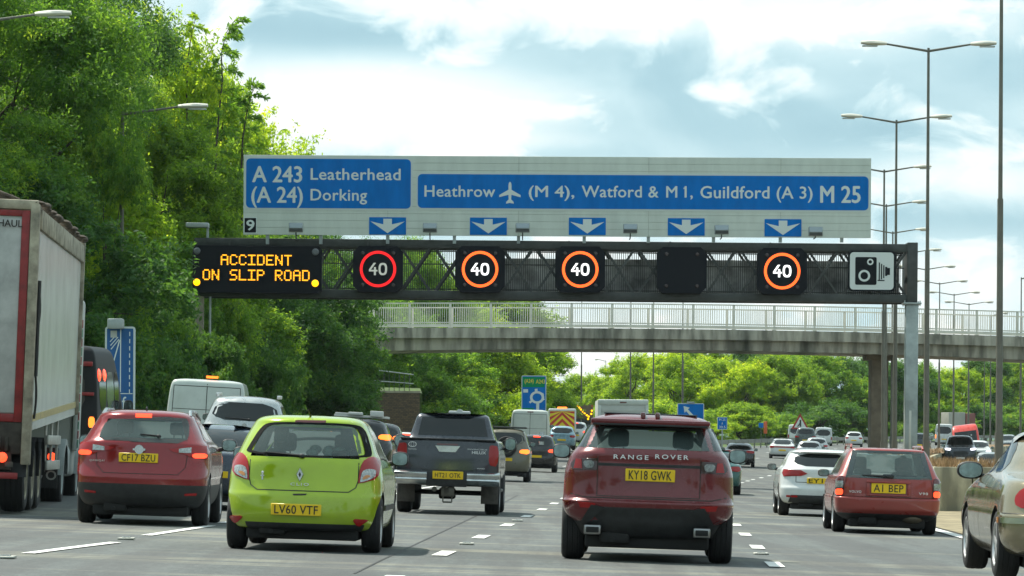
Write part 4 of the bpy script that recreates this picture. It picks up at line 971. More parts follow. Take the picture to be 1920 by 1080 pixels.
# ---- speed signals
def signal(u, v, lab, ring, dig):
    t, w2, h2, yf = housing('speed_signal' if ring else 'lane_signal', lab, 'signal', u-46.5, v-43, u+46.5, v+43, 'lane signals hanging in the gantry', .5, .22)
    for sx in (-1, 1):
        for sz in (-1, 1): MB().lathe([(yf+.005, .075), (yf-.03, .07), (yf-.045, .04)], 14, 0, (sx*.56, 0, sz*.58), 'Y').build('lantern', mat('dull_lantern', (.045, .03, .03), .25), t)
    if not ring: return
    mb = MB(); ro, ri = .665, .565
    vs = [(r_*math.cos(2*math.pi*i/48), yf-.012, r_*math.sin(2*math.pi*i/48)) for r_ in (ri, ro) for i in range(48)]
    mb.raw(vs, [(i, (i+1) % 48, 48+(i+1) % 48, 48+i) for i in range(48)]); mb.build('led_ring', ring, t)
    m4 = [(-17, 4), (-17, 1), (-8, -11.5), (-3.6, -11.5), (-3.6, 1.5), (-1, 1.5), (-1, 4.5), (-3.6, 4.5), (-3.6, 11.5), (-7.4, 11.5), (-7.4, 4.5), (-17, 4.5)]
    q = MB(); sc1 = lambda P: [(a/SG, -b/SG) for a, b in P]
    q.prism(sc1([(-17, 4.6), (-17, 1.2), (-8.2, -11.5), (-3.8, -11.5), (-13, 1.4), (-13, 1.6), (-1, 1.6), (-1, 4.6)]), yf-.016, yf-.01); q.prism(sc1([(-7.6, -3.5), (-3.8, -3.5), (-3.8, 11.5), (-7.6, 11.5)]), yf-.018, yf-.012)
    n = 28; A = []; e = lambda a, b, t_: (9+a*math.copysign(abs(math.cos(t_))**.75, math.cos(t_)), b*math.copysign(abs(math.sin(t_))**.75, math.sin(t_)))
    for r1, r2 in ((8, 11.5), (4.2, 7.8)): A += [(p[0]/SG, yf-.014, -p[1]/SG) for p in (e(r1, r2, 2*math.pi*i/n) for i in range(n))]
    q.raw(A, [(i, (i+1) % n, n+(i+1) % n, n+i) for i in range(n)]); q.build('led_digits', dig, t)
signal(708, 505, 'unevenly dim 40 speed signal with red ring, next to the message sign', LRED, LDIM)
signal(898.5, 506, 'bright 40 speed signal with orange ring, second signal from the left', LREDO, LWH)
signal(1085.5, 507, 'bright 40 speed signal with orange ring left of the blank signal', LREDO, LWH)
signal(1275, 509, 'blank black lane signal between two lit 40 signals', None, None)
signal(1462.5, 511.5, 'lit 40 speed signal with orange ring beside the camera sign', LREDO, LWH)
# ---- camera sign
x, z = GT(1631.5, 511); t = thing('camera_sign', 'white square speed camera sign with black border at the right end of the gantry', 'road sign', (x, YG-.25, z)); gslope(t)
def rrect(a, b, r, n=6, cx=0, cz=0):
    P = []
    for sx, sz, t0 in ((1, 1, 0), (-1, 1, 90), (-1, -1, 180), (1, -1, 270)):
        for i in range(n+1): q = R(t0+90*i/n); P.append((cx+sx*(a-r)+r*math.cos(q), cz+sz*(b-r)+r*math.sin(q)))
    return P
k = 1/SG
MB().prism(rrect(44.5*k, 38*k, 9*k), 0, .1).build('border', DULL, t)
SW = mat('camera_sign_white', (.66, .70, .68), .5)
MB().prism(rrect(41*k, 35*k, 7*k), -.006, .05).build('plate', SW, t)
bk = MB(); bk.prism(rrect(20*k, 26*k, 3*k, cx=-11*k, cz=0), -.012, 0)
for i, h_ in enumerate((17, 14.5, 12)): bk.box((13+i*4.2)*k, (15.2+i*4.2)*k, -.012, 0, (-h_-1+0)*k, (h_-1)*k)
bk.box(11*k, 24*k, -.0118, -.002, -18.5*k, -16.5*k); bk.box(25*k, 29*k, -.012, 0, -9*k, 8*k); bk.box(28*k, 34*k, -.0121, 0, -7*k, 6*k)
bk.build('camera_symbol', DULL, t)
def ringm(cx, cz, ro, ri, y):
    mb = MB(); vs = [((cx+r_*math.cos(2*math.pi*i/32))*k, y, (cz+r_*math.sin(2*math.pi*i/32))*k) for r_ in (ri, ro) for i in range(32)]
    mb.raw(vs, [(i, (i+1) % 32, 32+(i+1) % 32, 32+i) for i in range(32)]); return mb.build('lens_symbol', SW, t)
ringm(-14, -9, 11, 7, -.016); ringm(-3, 17, 6, 3.2, -.016)
# ================================================================== OVERBRIDGE
YB = 225.0; SB = F/YB; KB = .0079
t = thing('footbridge', 'concrete bridge with pale metal railings crossing the motorway behind the gantry', 'bridge', (0, YB, CAMZ)); t.rotation_euler[1] = KB-ROLL
BX = lambda u: (u-960)/SB
BZ = lambda v: (HZ-v)/SB
DCK = mat('bridge_concrete', (.26, .235, .18), .85, bump=.3, bs=5); tt = DCK.node_tree
co = tt.nodes.new('ShaderNodeTexCoord'); mp = tt.nodes.new('ShaderNodeMapping'); mp.inputs['Scale'].default_value = (1.2, .4, .22); n = tt.nodes.new('ShaderNodeTexNoise'); n.inputs['Scale'].default_value = 1.6; n.inputs['Detail'].default_value = 6
r = tt.nodes.new('ShaderNodeValToRGB'); r.color_ramp.elements[0].position = .38; r.color_ramp.elements[0].color = (.17, .16, .13, 1); r.color_ramp.elements[1].position = .62; r.color_ramp.elements[1].color = (.44, .41, .34, 1)
tt.links.new(co.outputs['Object'], mp.inputs[0]); tt.links.new(mp.outputs[0], n.inputs['Vector']); tt.links.new(n.outputs[0], r.inputs[0]); tt.links.new(r.outputs[0], tt.nodes['Principled BSDF'].inputs['Base Color'])
xL, xR = BX(690), BX(2100); mb = MB()
def arch(x): return -.28*((x-BX(1130))/(BX(1900)-BX(1130)))**2+.10
def haunch(x): return BZ(656)-.18*((x-BX(1300))/((xR-xL)/2))**2
zf, zd = BZ(636.5), BZ(618)
N_ = 48
for i in range(N_):
    a, b = xL+(xR-xL)*i/N_, xL+(xR-xL)*(i+1)/N_; za_, zb2 = haunch(a)+arch(a), haunch(b)+arch(b); A_, B_ = arch(a), arch(b)
    mb.hexa([(a, 0, zf+A_), (b, 0, zf+B_), (b, .35, zf+B_), (a, .35, zf+A_), (a, 0, zd+.02+A_), (b, 0, zd+.02+B_), (b, .35, zd+.02+B_), (a, .35, zd+.02+A_)])
    mb.hexa([(a, .35, zf+.01+A_), (b, .35, zf+.01+B_), (b, 7.6, zf+.01+B_), (a, 7.6, zf+.01+A_), (a, .35, zd-.02+A_), (b, .35, zd-.02+B_), (b, 7.6, zd-.02+B_), (a, 7.6, zd-.02+A_)])
    mb.hexa([(a, .45, za_), (b, .45, zb2), (b, 7.5, zb2), (a, 7.5, za_), (a, .33, zf+.01+A_), (b, .33, zf+.01+B_), (b, 7.59, zf+.01+B_), (a, 7.59, zf+.01+A_)])
mb.build('deck', DCK, t, weld=True)
RAIL = mat('pale_railing', (.68, .655, .57), .5, .1, var=.15, vs=1)
bay = 76/SB; nbay = int((xR-xL)/bay)+1; pp = MB(); zt_, zb3 = BZ(570), BZ(607)
for y_ in (.1, 7.3):
    for h_, z0_, z1_ in ((.05, zt_-.07, zt_), (.03, zb3-.05, zb3+.02), (.04, zd+.10, zd+.24)):
        mb = MB()
        for i in range(nbay):
            a, b = xL+i*bay, xL+(i+1)*bay; A_, B_ = arch(a), arch(b); mb.hexa([(a, y_-h_, z0_+A_), (b, y_-h_, z0_+B_), (b, y_+h_, z0_+B_), (a, y_+h_, z0_+A_), (a, y_-h_, z1_+A_), (b, y_-h_, z1_+B_), (b, y_+h_, z1_+B_), (a, y_+h_, z1_+A_)])
        mb.build('rail', RAIL, t)
def bars(): 
    mb = MB(); nn = 18
    for i in range(nn): x = bay*(i+.5)/nn; mb.box(x-.014, x+.014, -.014, .014, zb3, zt_-.06)
    return mb
pm_ = MB(); pm_.rbox(-.05, .05, -.05, .05, zd+.02, zt_-.02, .01, 0, 1); pm_.rbox(-.12, .12, -.08, .08, zd+.02, zd+.06, .01, 0, 1)
b0 = bars().build('railing_bars', RAIL, t, (xL, .1, arch(xL+bay/2))); p0_ = pm_.build('railing_post', RAIL, t, (xL, .1, arch(xL)))
for y_ in (.1, 7.3):
    for i in range(nbay):
        if i or y_ > 1:
            for o_ in (b0, p0_): c_ = o_.copy(); C.objects.link(c_); c_.parent = t; c_.location = (xL+i*bay, y_, arch(xL+i*bay+(bay/2 if o_ is b0 else 0)))
PIER = mat('pier_concrete', (.17, .135, .095), .85, var=.25, vs=1.5)
for u0, u1, y0_, y1_ in ((1640, 1672, 2.4, 4.4),):
    mb = MB(); mb.rbox(BX(u0), BX(u1), y0_, y1_, -4, BZ(664), .04); mb.rbox(BX(u0)-.35, BX(u1)+.35, y0_-.1, y1_+.1, BZ(668), BZ(656.5), .04); mb.build('pier', PIER, t)
# brick abutment + fence
BR = mat('brown_brick', (.13, .09, .055), .9, bump=.4, bs=20); tt = BR.node_tree; bk_ = tt.nodes.new('ShaderNodeTexBrick'); co = tt.nodes.new('ShaderNodeTexCoord'); mp = tt.nodes.new('ShaderNodeMapping'); mp.inputs['Rotation'].default_value = (R(90), 0, 0)
bk_.inputs['Color1'].default_value = (.17, .115, .065, 1); bk_.inputs['Color2'].default_value = (.085, .06, .04, 1); bk_.inputs['Mortar'].default_value = (.06, .05, .04, 1); bk_.inputs['Scale'].default_value = 2.6; bk_.inputs['Mortar Size'].default_value = .03
tt.links.new(co.outputs['Object'], mp.inputs[0]); tt.links.new(mp.outputs[0], bk_.inputs['Vector']); tt.links.new(bk_.outputs[0], tt.nodes['Principled BSDF'].inputs['Base Color'])
YW = 214; SW_ = F/YW; X_ = lambda u: (u-960)/SW_; Z_ = lambda v: CAMZ+(HZ-v)/SW_
t = thing('brick_wall', 'brown brick retaining wall below the left end of the bridge', 'wall', (0, YW, 0))
mb = MB(); mb.box(X_(693), X_(786), 0, .4, -.6, Z_(738)); 
mb.hexa([(X_(640), 4, -.6), (X_(693)-.003, 0, -.6), (X_(693)-.003, .4, -.6), (X_(640), 4.4, -.6), (X_(640), 4, Z_(733)), (X_(693)-.003, 0, Z_(733)), (X_(693)-.003, .4, Z_(733)), (X_(640), 4.4, Z_(733))])
mb.build('brickwork', BR, t); mb = MB(); mb.box(X_(690), X_(788), -.04, .45, Z_(738), Z_(734)); mb.build('coping', CONC, t)
g = MB(); g.hexa([(X_(640), .5, -.5), (X_(790), .5, -.5), (X_(790), 9, -.5), (X_(640), 9, -.5), (X_(640), .5, Z_(737)), (X_(790), .5, Z_(738)), (X_(780), 9, Z_(724)), (X_(640), 9, Z_(722))])
o = g.build('grass_bank', GRASS); struct(o); o.location = (0, YW, 0)
t = thing('steel_fence', 'thin dark steel fence on the grass above the brick wall', 'fence', (0, YW+.9, 0)); mb = MB()
for i in range(9): x = X_(690+i*9.5); mb.tube((x, 0, Z_(740)), (x, 0, Z_(700+i*.3)), .02, n=6)
mb.build('fence_post', STEEL, t); mb = MB(); mb.tube((X_(706), 0, Z_(695)), (X_(774), 0, Z_(703)), .035, n=6); mb.tube((X_(690), 0, Z_(714)), (X_(774), 0, Z_(720)), .03, n=6); mb.build('fence_rail', STEELG, t)
# ================================================================== LAMP COLUMNS
LANT = mat('lantern_white', (.62, .60, .52), .4, var=.1, vs=4); LCOL = mat('lamp_column_grey', (.15, .145, .12), .6, .3, var=.2, vs=1.5)
def lantern(t, x0, x1, z0, z1, nm='lantern'):
    mb = MB(); s_ = 1 if x1 > x0 else -1; L = abs(x1-x0); P = []
    n = 10
    for i in range(n+1):
        q = i/n; w_ = .055+.10*math.sin(math.pi*min(1, q*.75+.12)); P.append((q*L, w_))
    vs = []; m_ = 10
    for a, r_ in P:
        for j in range(m_): th = 2*math.pi*j/m_; vs.append((x0+s_*a, r_*math.cos(th), z0+(z1-z0)*a/L+r_*.62*math.sin(th)*(1 if math.sin(th) > 0 else .75)))
    mb.raw(vs, [(i*m_+j, i*m_+(j+1) % m_, (i+1)*m_+(j+1) % m_, (i+1)*m_+j) for i in range(n) for j in range(m_)]+[tuple(range(m_)), tuple(range(n*m_, (n+1)*m_))], 0, True)
    o = mb.build(nm, LANT, t); b = MB(); b.rbox(min(x0+s_*L*.35, x0+s_*L*.95), max(x0+s_*L*.35, x0+s_*L*.95), -.07, .07, z0-.10, z0-.05, .02); b.build('bowl', mat('lamp_bowl', (.45, .47, .45), .2, 0, .5), o)
def column(X, Y, H, label, group, arms=(-1, 1), rr=.105, al=1.22, ll=.66, rise=.13, base=None, name='street_lamp'):
    b = gz(X, Y) if base is None else base; t = thing(name, label, 'street lamp', (X, Y, b), 0, group)
    mb = MB(); mb.tube((0, 0, 0), (0, 0, H*.55), rr, rr*.82, 12); mb.tube((0, 0, H*.55), (0, 0, H), rr*.62, rr*.45, 12); mb.tube((0, 0, 0), (0, 0, 1.9), rr*1.22, rr*1.2, 12); mb.build('column', LCOL, t)
    for s_ in arms:
        a = MB(); a.tube((0, 0, H-.1), (s_*al, 0, H+rise), .042, .03, 8); a.build('arm', LCOL, t); lantern(t, s_*(al-.06), s_*(al+ll), H+rise, H+rise+.03)
    return t
GD = 'double-armed lamp columns along the central reserve'
cols_ = [(1873, 84.7, None, 'nearest tall lamp column, its head out of the top of the frame', 1.0), (1741, 107, 90, 'tallest complete double-armed lamp column at right', 1), (1681, 131, 225, 'second complete double-armed lamp column, left of the tallest', 1),
 (1658, 154, 318, 'double-armed lamp column just right of the end of the direction sign', 1), (1662, 176, 383, 'double-armed lamp column with arms level with the sign bottom half', 1), (1674, 198, 434, 'double-armed lamp column with arms just above the gantry end', 1), (1703, 218, 472, 'double-armed lamp column hidden behind the gantry post', 1),
 (1735, 240, 503, 'double-armed lamp column right of the gantry end', 1), (1762, 259, 530, 'double-armed lamp column over the bridge, third from the far end', 1), (1789, 278, 551, 'double-armed lamp column over the bridge, second from the far end', 1), (1817, 296, 569, 'farthest double-armed lamp column just above the railings', 1)]
for u, Y, vt, lb, _ in cols_:
    Y *= 1.145
    p = PX(u, vt if vt else -130, Y); b = gz(p.x, Y); X = (unroll(u, 840)[0])/F*Y if vt is None else p.x
    column(X, Y, (p.z-b) if vt else 14.2, lb, GD, rr=.092, al=1.40, ll=.76)
GP = 'slim lamp columns beyond the bridge'
for u, Y, vt, lb in ((1091, 330, 560, 'slim lamp column beyond the bridge above the arrow board truck'), (1136, 520, 676, 'short far lamp column against the pale sky gap'), (1183, 300, 548, 'slim lamp column beyond the bridge right of the box lorry'), (1226, 300, 548, 'slim lamp column beyond the bridge left of the exit sign'),
    (1281, 262, 520, 'pale lamp column in front of the exit arrow sign'), (1858, 330, 590, 'far lamp column right of the red van'), (1846, 420, 640, 'far thin lamp column left of the nearest lamp column'), (1915, 250, 520, 'lamp column at the right edge of the photo')):
    p = PX(u, vt, Y); b = gz(p.x, Y); column(p.x, Y, p.z-b, lb, GP, arms=(-1,) if u < 1200 else (1,), rr=.08, al=1.0, ll=.5)
GS = 'single-armed lamps along the left verge'
for uh, vh, up, Y, lb in ((100, 27, 0, 97, 'single-armed street lamp head at the top left in front of the trees'), (362, 200, 240, 117, 'single-armed street lamp head against the trees left of the sign')):
    p = PX(uh, vh, Y); xb_ = p.x-2.15; b = land(xb_, Y); column(xb_, Y, p.z-b-.15, lb, GS, arms=(1,), al=1.75, ll=.85, base=b, rise=.15)
for u, Y, lb in ((509, 176, 'dark lamp column among the trees above the lime green car'), (669, 206, 'dark lamp column beside the brick wall')):
    X = (u-960)/F*Y; column(X, Y, 9.0, lb, GS, arms=(-1,), al=1.2, ll=.6, base=land(X, Y)-.2, rr=.11)
# ================================================================== OTHER SIGNS
def signpost(name, label, u0, v0, u1, v1, Y, m, border=WHB, bw=.05, posts=True, rad=.08, cat='road sign', group=None):
    s_ = F/Y; a, b = PX(u0, v0, Y), PX(u1, v1, Y); cx = (a.x+b.x)/2; cz = (a.z+b.z)/2; w2, h2 = (b.x-a.x)/2, (a.z-b.z)/2
    base = max(-2, min(land(cx, Y), b.z-.1)); t = thing(name, label, cat, (cx, Y, base), 0, group); zc_ = cz-base
    mb = MB(); mb.prism(rrect(w2, h2, rad, cz=zc_), 0, .04, 1); mb.prism(rrect(w2-bw, h2-bw, max(.02, rad-bw), cz=zc_), -.006, .02, 0); mb.build('plate', [m, border], t)
    if posts:
        mb = MB()
        for sx in ((-.6, .6) if w2 > .7 else (0,)): mb.tube((sx*w2, .1, -.4), (sx*w2, .1, zc_+h2*.8), .045)
        mb.build('post', STEELG, t)
    return t, w2, h2, zc_, s_
BL2 = mat('dull_sign_blue', (.004, .085, .26), .5, var=.1, vs=2)
# blue lane sign on the left verge
t, w2, h2, zc_, s_ = signpost('lane_sign', 'tall narrow blue motorway sign with white lane lines behind the red crossover', 197, 612, 253, 775, 97, BL2)
q = lambda u, v: ((u-225)/s_, zc_+(693.5-v)/s_)
mb = MB()
def stroke(mb, pts, wd, y=-.01):
    for (ax_, az_), (bx, bz) in zip(pts[:-1], pts[1:]):
        d = Vector((bx-ax_, bz-az_)); d.normalize(); nx, nz = -d.y*wd/2, d.x*wd/2; mb.face([(ax_+nx, y, az_+nz), (ax_-nx, y, az_-nz), (bx-nx, y, bz-nz), (bx+nx, y, bz+nz)])
stroke(mb, [q(226, 618), q(226, 735)], .025); stroke(mb, [q(226, 738), q(249, 738)], .02)
for k_ in range(9): stroke(mb, [q(243, 622+k_*13.5), q(243, 630+k_*13.5)], .022)
stroke(mb, [q(213, 678), q(224, 638)], .03); stroke(mb, [q(208, 655), q(223, 636)], .022); stroke(mb, [q(207, 648), q(221, 632)], .022); stroke(mb, [q(206, 641), q(216, 630)], .02); stroke(mb, [q(200, 668), q(200, 740)], .02)
mb.build('lane_diagram', WHT, t)
mb = MB(); mb.box(*(q(207, 0)[0], q(219, 0)[0]), -.012, -.002, q(0, 633)[1], q(0, 620)[1]); mb.build('white_patch', mat('sign_patch', (.45, .47, .45), .5), t)
mb = MB(); mb.rbox(q(203, 0)[0], q(232, 0)[0], -.3, .1, q(0, 617)[1], q(0, 598)[1], .03); mb.build('sign_lamp', STEELG, t)
text('lettering', 'f', q(233, 0)[0], -.01, q(0, 765)[1], .1, .28, WHT, t, .01); text('lettering', 'o', q(234, 0)[0], -.01, q(0, 771)[1], .12, .14, WHT, t, .01)
# roundabout sign
GRN = mat('sign_green', (.003, .24, .09), .6, spec=.1); YEL = mat('sign_yellow', (.8, .6, .03), .5)
t, w2, h2, zc_, s_ = signpost('roundabout_sign', 'blue and green direction sign with a white roundabout diagram beyond the bridge', 978, 704, 1024, 800, 258, BLUE)
q = lambda u, v: ((u-1001)/s_, zc_+(752-v)/s_)
mb = MB(); mb.box(-w2+.06, w2-.12, -.012, -.004, q(0, 726)[1], q(0, 707)[1]); mb.box(-w2+.06, q(1001, 0)[0], -.012, -.004, q(0, 785)[1], q(0, 765)[1]); mb.build('green_panel', GRN, t)
mb = MB(); cx, cz = q(1007, 745); n = 20
for i in range(n):
    a0, a1 = 2*math.pi*i/n, 2*math.pi*(i+1)/n; f = lambda a, r_: (cx+r_*1.15*math.cos(a), -.014, cz+r_*math.sin(a)); mb.face([f(a0, .42), f(a1, .42), f(a1, .27), f(a0, .27)])
stroke(mb, [(cx+.05, cz-.3), q(1008, 775)], .2, -.0145); stroke(mb, [(cx-.05, cz+.3), q(1005, 729)], .18, -.0145); stroke(mb, [(cx+.3, cz+.15), q(1019, 738)], .14, -.0145); stroke(mb, [(cx+.4, cz-.05), q(1020, 750)], .12, -.0145); stroke(mb, [(cx-.3, cz-.2), q(993, 755)], .14, -.0145)
stroke(mb, [q(981, 733), q(990, 733)], .22, -.0145); mb.build('roundabout_diagram', WHT, t)
text('lettering', 'A243', q(1013, 0)[0], -.014, q(0, 719)[1], .6, .26, YEL, t, .01); text('lettering', '(A24)', q(992, 0)[0], -.014, q(0, 718)[1], .6, .26, YEL, t, .01)
# exit arrow sign
t, w2, h2, zc_, s_ = signpost('exit_sign', 'blue exit sign with a white arrow pointing up left, above the dark red car roof', 1270, 756, 1320, 806, 250, BLUE)
ar = [(-10.5, 13), (1, 10), (-2.3, 7), (8.5, -4.5), (5, -8), (-5.5, 3.5), (-8.5, .5)]
mb = MB(); mb.prism([((a-3)/s_, zc_+(b+6.5)/s_) for a, b in ar], -.012, -.004); mb.build('arrow', WHT, t); text('lettering', '9', 8/s_, -.01, zc_-22/s_, 7/s_, 12/s_, WHT, t, .01); text('lettering', 'J', -4/s_, -.01, zc_-22/s_, 6/s_, 12/s_, WHT, t, .01)
MB().rbox(-.25, .25, -.1, .1, zc_+h2, zc_+h2+.1, .02).build('sign_lamp', STEELG, t)
# small M25 sign
t, w2, h2, zc_, s_ = signpost('location_sign', 'small blue plate with three lines of white text below the bright trees', 1345, 782, 1363.5, 805.5, 260, BLUE, rad=.05, bw=.03)
for st, dz_, wd in (('M 25', .19, .42), ('A', -.06, .1), ('30.5', -.31, .42)): text('lettering', st, 0, -.01, zc_+dz_-.02, wd, .16, WHT, t, .01)
# triangle warning sign
Y = 368; s_ = F/Y; X = (1500-960)/s_; base = gz(X, Y); t = thing('merge_sign', 'red-bordered warning triangle with a merging road symbol above the dark grey off-roader', 'road sign', (X, Y, base)); zt_ = PX(1500, 775, Y).z-base
MB().prism([(-.85, zt_-1.5), (.85, zt_-1.5), (0, zt_)], 0, .03).build('border', mat('sign_red', (.35, .02, .015), .5), t); MB().prism([(-.58, zt_-1.36), (.58, zt_-1.36), (0, zt_-.33)], -.01, .01).build('plate', SW, t)
mb = MB(); mb.box(-.06, .1, -.02, -.012, zt_-1.28, zt_-.62); mb.prism([(-.3, zt_-1.28), (-.18, zt_-1.28), (0, zt_-1.0), (-.05, zt_-.9)], -.021, -.012); mb.build('merge_symbol', INK, t); mb = MB(); mb.tube((0, .08, -.4), (0, .08, zt_-.3), .045); mb.build('post', STEELG, t)
# marker signs
Y = 370; s_ = F/Y
def small(name, label, u0, v0, u1, v1, m, bv): 
    a, b = PX(u0, v0, Y), PX(u1, v1, Y); X = (a.x+b.x)/2; base = land(X, Y); t = thing(name, label, 'road sign', (X, Y, base)); MB().rbox(a.x-X, b.x-X, 0, .05, b.z-base, a.z-base, .02).build('plate', m, t); MB().tube((0, .08, -.3), (0, .08, b.z-base+.2), .04).build('post', STEEL, t); return t
small('distance_marker', 'tiny blue marker plate left of the orange post', 1422.5, 793, 1431.5, 802, BLUE, 0)
small('emergency_phone_post', 'orange and white marker post on the far verge', 1432, 790, 1438.5, 813, mat('orange_box', (.65, .12, .04), .5), 0)
# guardrail
t = thing('guard_rail', 'grey steel crash barrier along the far outside of the bend', 'guard rail', (0, 0, 0)); GRL = mat('barrier_grey', (.20, .20, .17), .6, .3, var=.2, vs=1)
pts = []
for Yk in range(300, 560, 4): x = Lx(Yk)-16.5; pts.append((x, Yk, gz(x, Yk)))
for a, b in zip(pts[:-1], pts[1:]):
    pass
mb = MB()
for a, b in zip(pts[:-1], pts[1:]):
    mb.hexa([(a[0], a[1], a[2]+.45), (a[0]+.02, a[1]-.08, a[2]+.45), (b[0]+.02, b[1]-.08, b[2]+.45), (b[0], b[1], b[2]+.45), (a[0], a[1], a[2]+.8), (a[0]+.02, a[1]-.08, a[2]+.8), (b[0]+.02, b[1]-.08, b[2]+.8), (b[0], b[1], b[2]+.8)])
mb.build('rail', GRL, t)
for p in pts[::1]: o = MB().box(-.06, .06, .02, .12, -.3, .75).build('post', GRL, t, p)
def sitter(c, x, y, dz, label, shirt, hair, hc):
    prof = [(.80, .20, .13), (.90, .22, .13), (.98, .21, .12), (1.03, .17, .10), (1.055, .08, .07), (1.09, .055, .06), (1.12, .06, .075), (1.16, .072, .09), (1.21, .078, .10), (1.26, .072, .092), (1.29, .05, .065), (1.305, .015, .02)]
    mb = MB(); n_ = 18; vs = [(x+a_*math.cos(2*math.pi*i/n_), y+b_*math.sin(2*math.pi*i/n_), z_+dz) for z_, a_, b_ in prof for i in range(n_)]
    for j in range(len(prof)-1): mb.raw(vs, [(j*n_+i, j*n_+(i+1) % n_, (j+1)*n_+(i+1) % n_, (j+1)*n_+i) for i in range(n_)], 0 if j < 4 else 1, True)
    per = mb.build('person', [mat(shirt, hc[1], .9), mat('skin', (.42, .26, .19), .6)], weld=True); per.matrix_world = Matrix.LocRotScale(c.root.location, c.root.rotation_quaternion, None); tag(per, label, 'person')
    h = MB(); h.ell((x, y-.012, 1.235+dz), (.087, .105, .088), 0, 16, 10); h.build('hair', mat(hair, hc[0], .85), per)

# ================================================================== VEHICLES IN THE QUEUE
P_LIME = paint('lime_green_paint', (.33, .46, .010), .15, .22); P_MAROON = paint('dark_red_paint', (.135, .006, .010), .15, .26); P_RED = paint('metallic_red_paint', (.23, .004, .008), .2, .22)
P_VRED = paint('faded_red_paint', (.27, .028, .022), .05, .36); P_WHITE = paint('white_paint', (.62, .64, .63), 0, .3); P_GOLD = paint('gold_beige_paint', (.30, .255, .16), .55, .2); P_SLATE = paint('slate_grey_paint', (.036, .042, .054), .25, .28)
P_BLACK = paint('black_paint', (.012, .013, .016), .1, .22); P_NAVY = paint('dark_blue_paint', (.022, .035, .06), .3, .28); P_SILV = paint('silver_paint', (.42, .44, .44), .6, .3); P_VAN = paint('van_white_paint', (.50, .54, .50), 0, .42)
P_OLIVE = paint('olive_grey_paint', (.13, .12, .085), .1, .4); P_BRED = paint('post_van_red_paint', (.58, .05, .035), 0, .35); P_TEAL = paint('teal_paint', (.01, .10, .09), .2, .3)

# ---- lime green hatchback
c = Car('hatchback_car', 'lime green hatchback with unlit red and white tail lamps', 'car', 563, 172, 1120, vb=1034)
K = [(.22, .70, .16, 3.85, .5), (.26, .80, .05, 3.95, .5), (.42, .842, .0, 4.03, .52), (.60, .855, .015, 4.03, .55), (.66, .852, .045, 4.0, .55), (.80, .845, .09, 3.9, .55), (.96, .82, .11, 3.45, .6), (1.02, .795, .13, 3.1, .62), (1.08, .765, .17, 2.95, .62), (1.25, .70, .30, 2.6, .62), (1.38, .635, .42, 2.3, .6), (1.43, .60, .44, 2.15, .6), (1.47, .53, .52, 1.98, .6), (1.492, .38, .72, 1.75, .5), (1.497, .2, .95, 1.5, .4)]
c.sidecuts = [[(1.05, 1.03), (1.85, 1.01), (1.8, 1.34), (1.15, 1.31)], [(1.97, 1.01), (2.85, 1.0), (2.4, 1.30), (1.93, 1.34)]]
c.body(K, P_LIME, nr=2.5, clad=lambda x, y, z: z < .30 and abs(x) < .62, wheels=(.63, 3.2), R_=.315, wt=.205, cab=[([(-.60, 1.03), (.60, 1.03), (.49, 1.37), (-.49, 1.37)], [(-.6, 1.03), (.6, 1.03), (.48, 1.33), (-.48, 1.33)], -.3, 3.6)])
WG = [(453, 845), (456, 838), (478, 797), (500, 790), (640, 794), (666, 801), (684, 850), (680, 857), (570, 856), (480, 850)]
c.pt('rear_window', [c.DP(WG)], GLASSD, .002, 1, nc=14, skirt=.0); 
fr = MB(); pw_ = chaikin(c.DP(WG), 2); cx_ = sum(p[0] for p in pw_)/len(pw_); cz_ = sum(p[1] for p in pw_)/len(pw_)
for i in range(len(pw_)):
    a, b = pw_[i], pw_[(i+1) % len(pw_)]; f = lambda p, k: tuple(Vector((cx_+(p[0]-cx_)*k, cz_+(p[1]-cz_)*k)))
    fr.face([q_[0]+q_[1]*.006 for q_ in (c.sh.rear(*t_) for t_ in (f(a, 1.03), f(b, 1.03), f(b, .93), f(a, .93)))])
fr.build('window_seal', mat('seal_rubber', (.012, .012, .012), .9, spec=.1), c.root)
c.pt('windscreen', [[(-.6, 1.05), (.6, 1.05), (.48, 1.33), (-.48, 1.33)]], GLASS, .002, 1, surf=c.sh.front, flip=True, skirt=0)
c.both('tail_lamp', [(-.815+.0, 1.00), (-.80, .82), (-.60, .755), (-.595, .80), (-.615, .97), (-.66, 1.04), (-.75, 1.065)], RED, .010, 1, px=False, children=(('reversing_lens', [(-.77, .92), (-.765, .83), (-.615, .77), (-.612, .80), (-.63, .90), (-.68, .925)], CLEAR, .016), ('indicator_lens', [(-.72, .85), (-.70, .83), (-.64, .80), (-.635, .83), (-.67, .86)], AMBER, .020)))
c.pt('high_brake_lamp', [c.DP([(540, 786), (598, 787), (598, 792), (540, 791)])], REDDK, .004, 0)
c.pt('bumper_reflector', [c.DP([(422, 966), (452, 966), (449, 972), (438, 981), (430, 976)])], RED, .012, 1); c.pt('bumper_reflector', [c.DP([(656, 972), (689, 974), (680, 980), (668, 988)])], RED, .012, 1)
c.rseam([(-.595, .99), (-.60, .80), (-.575, .715), (-.50, .665), (.5, .665), (.575, .715), (.6, .80), (.595, .99)], .010)
c.pt('tailgate_handle', [c.DP([(545, 925), (572, 925), (570, 928), (547, 928)])], INK, .004, 0)
x, z = c.D(553.5, 953); c.pt('plate_recess', [[(-.36, .35), (.33, .35), (.28, .56), (-.31, .56)]], P_LIME, -.001, 1)
c.plate('LV60 VTF', x, z-.01, .55, .125)
for sx in (-.245, .245): o = c.root.children[-1]; MB().ell((sx, -.01, 0), (.008, .004, .008), 0, 8, 6).build('plate_screw', RED, o)
x, z = c.D(557, 889); y_ = c.sh.ry(x, z)-.012
mb = MB(); 
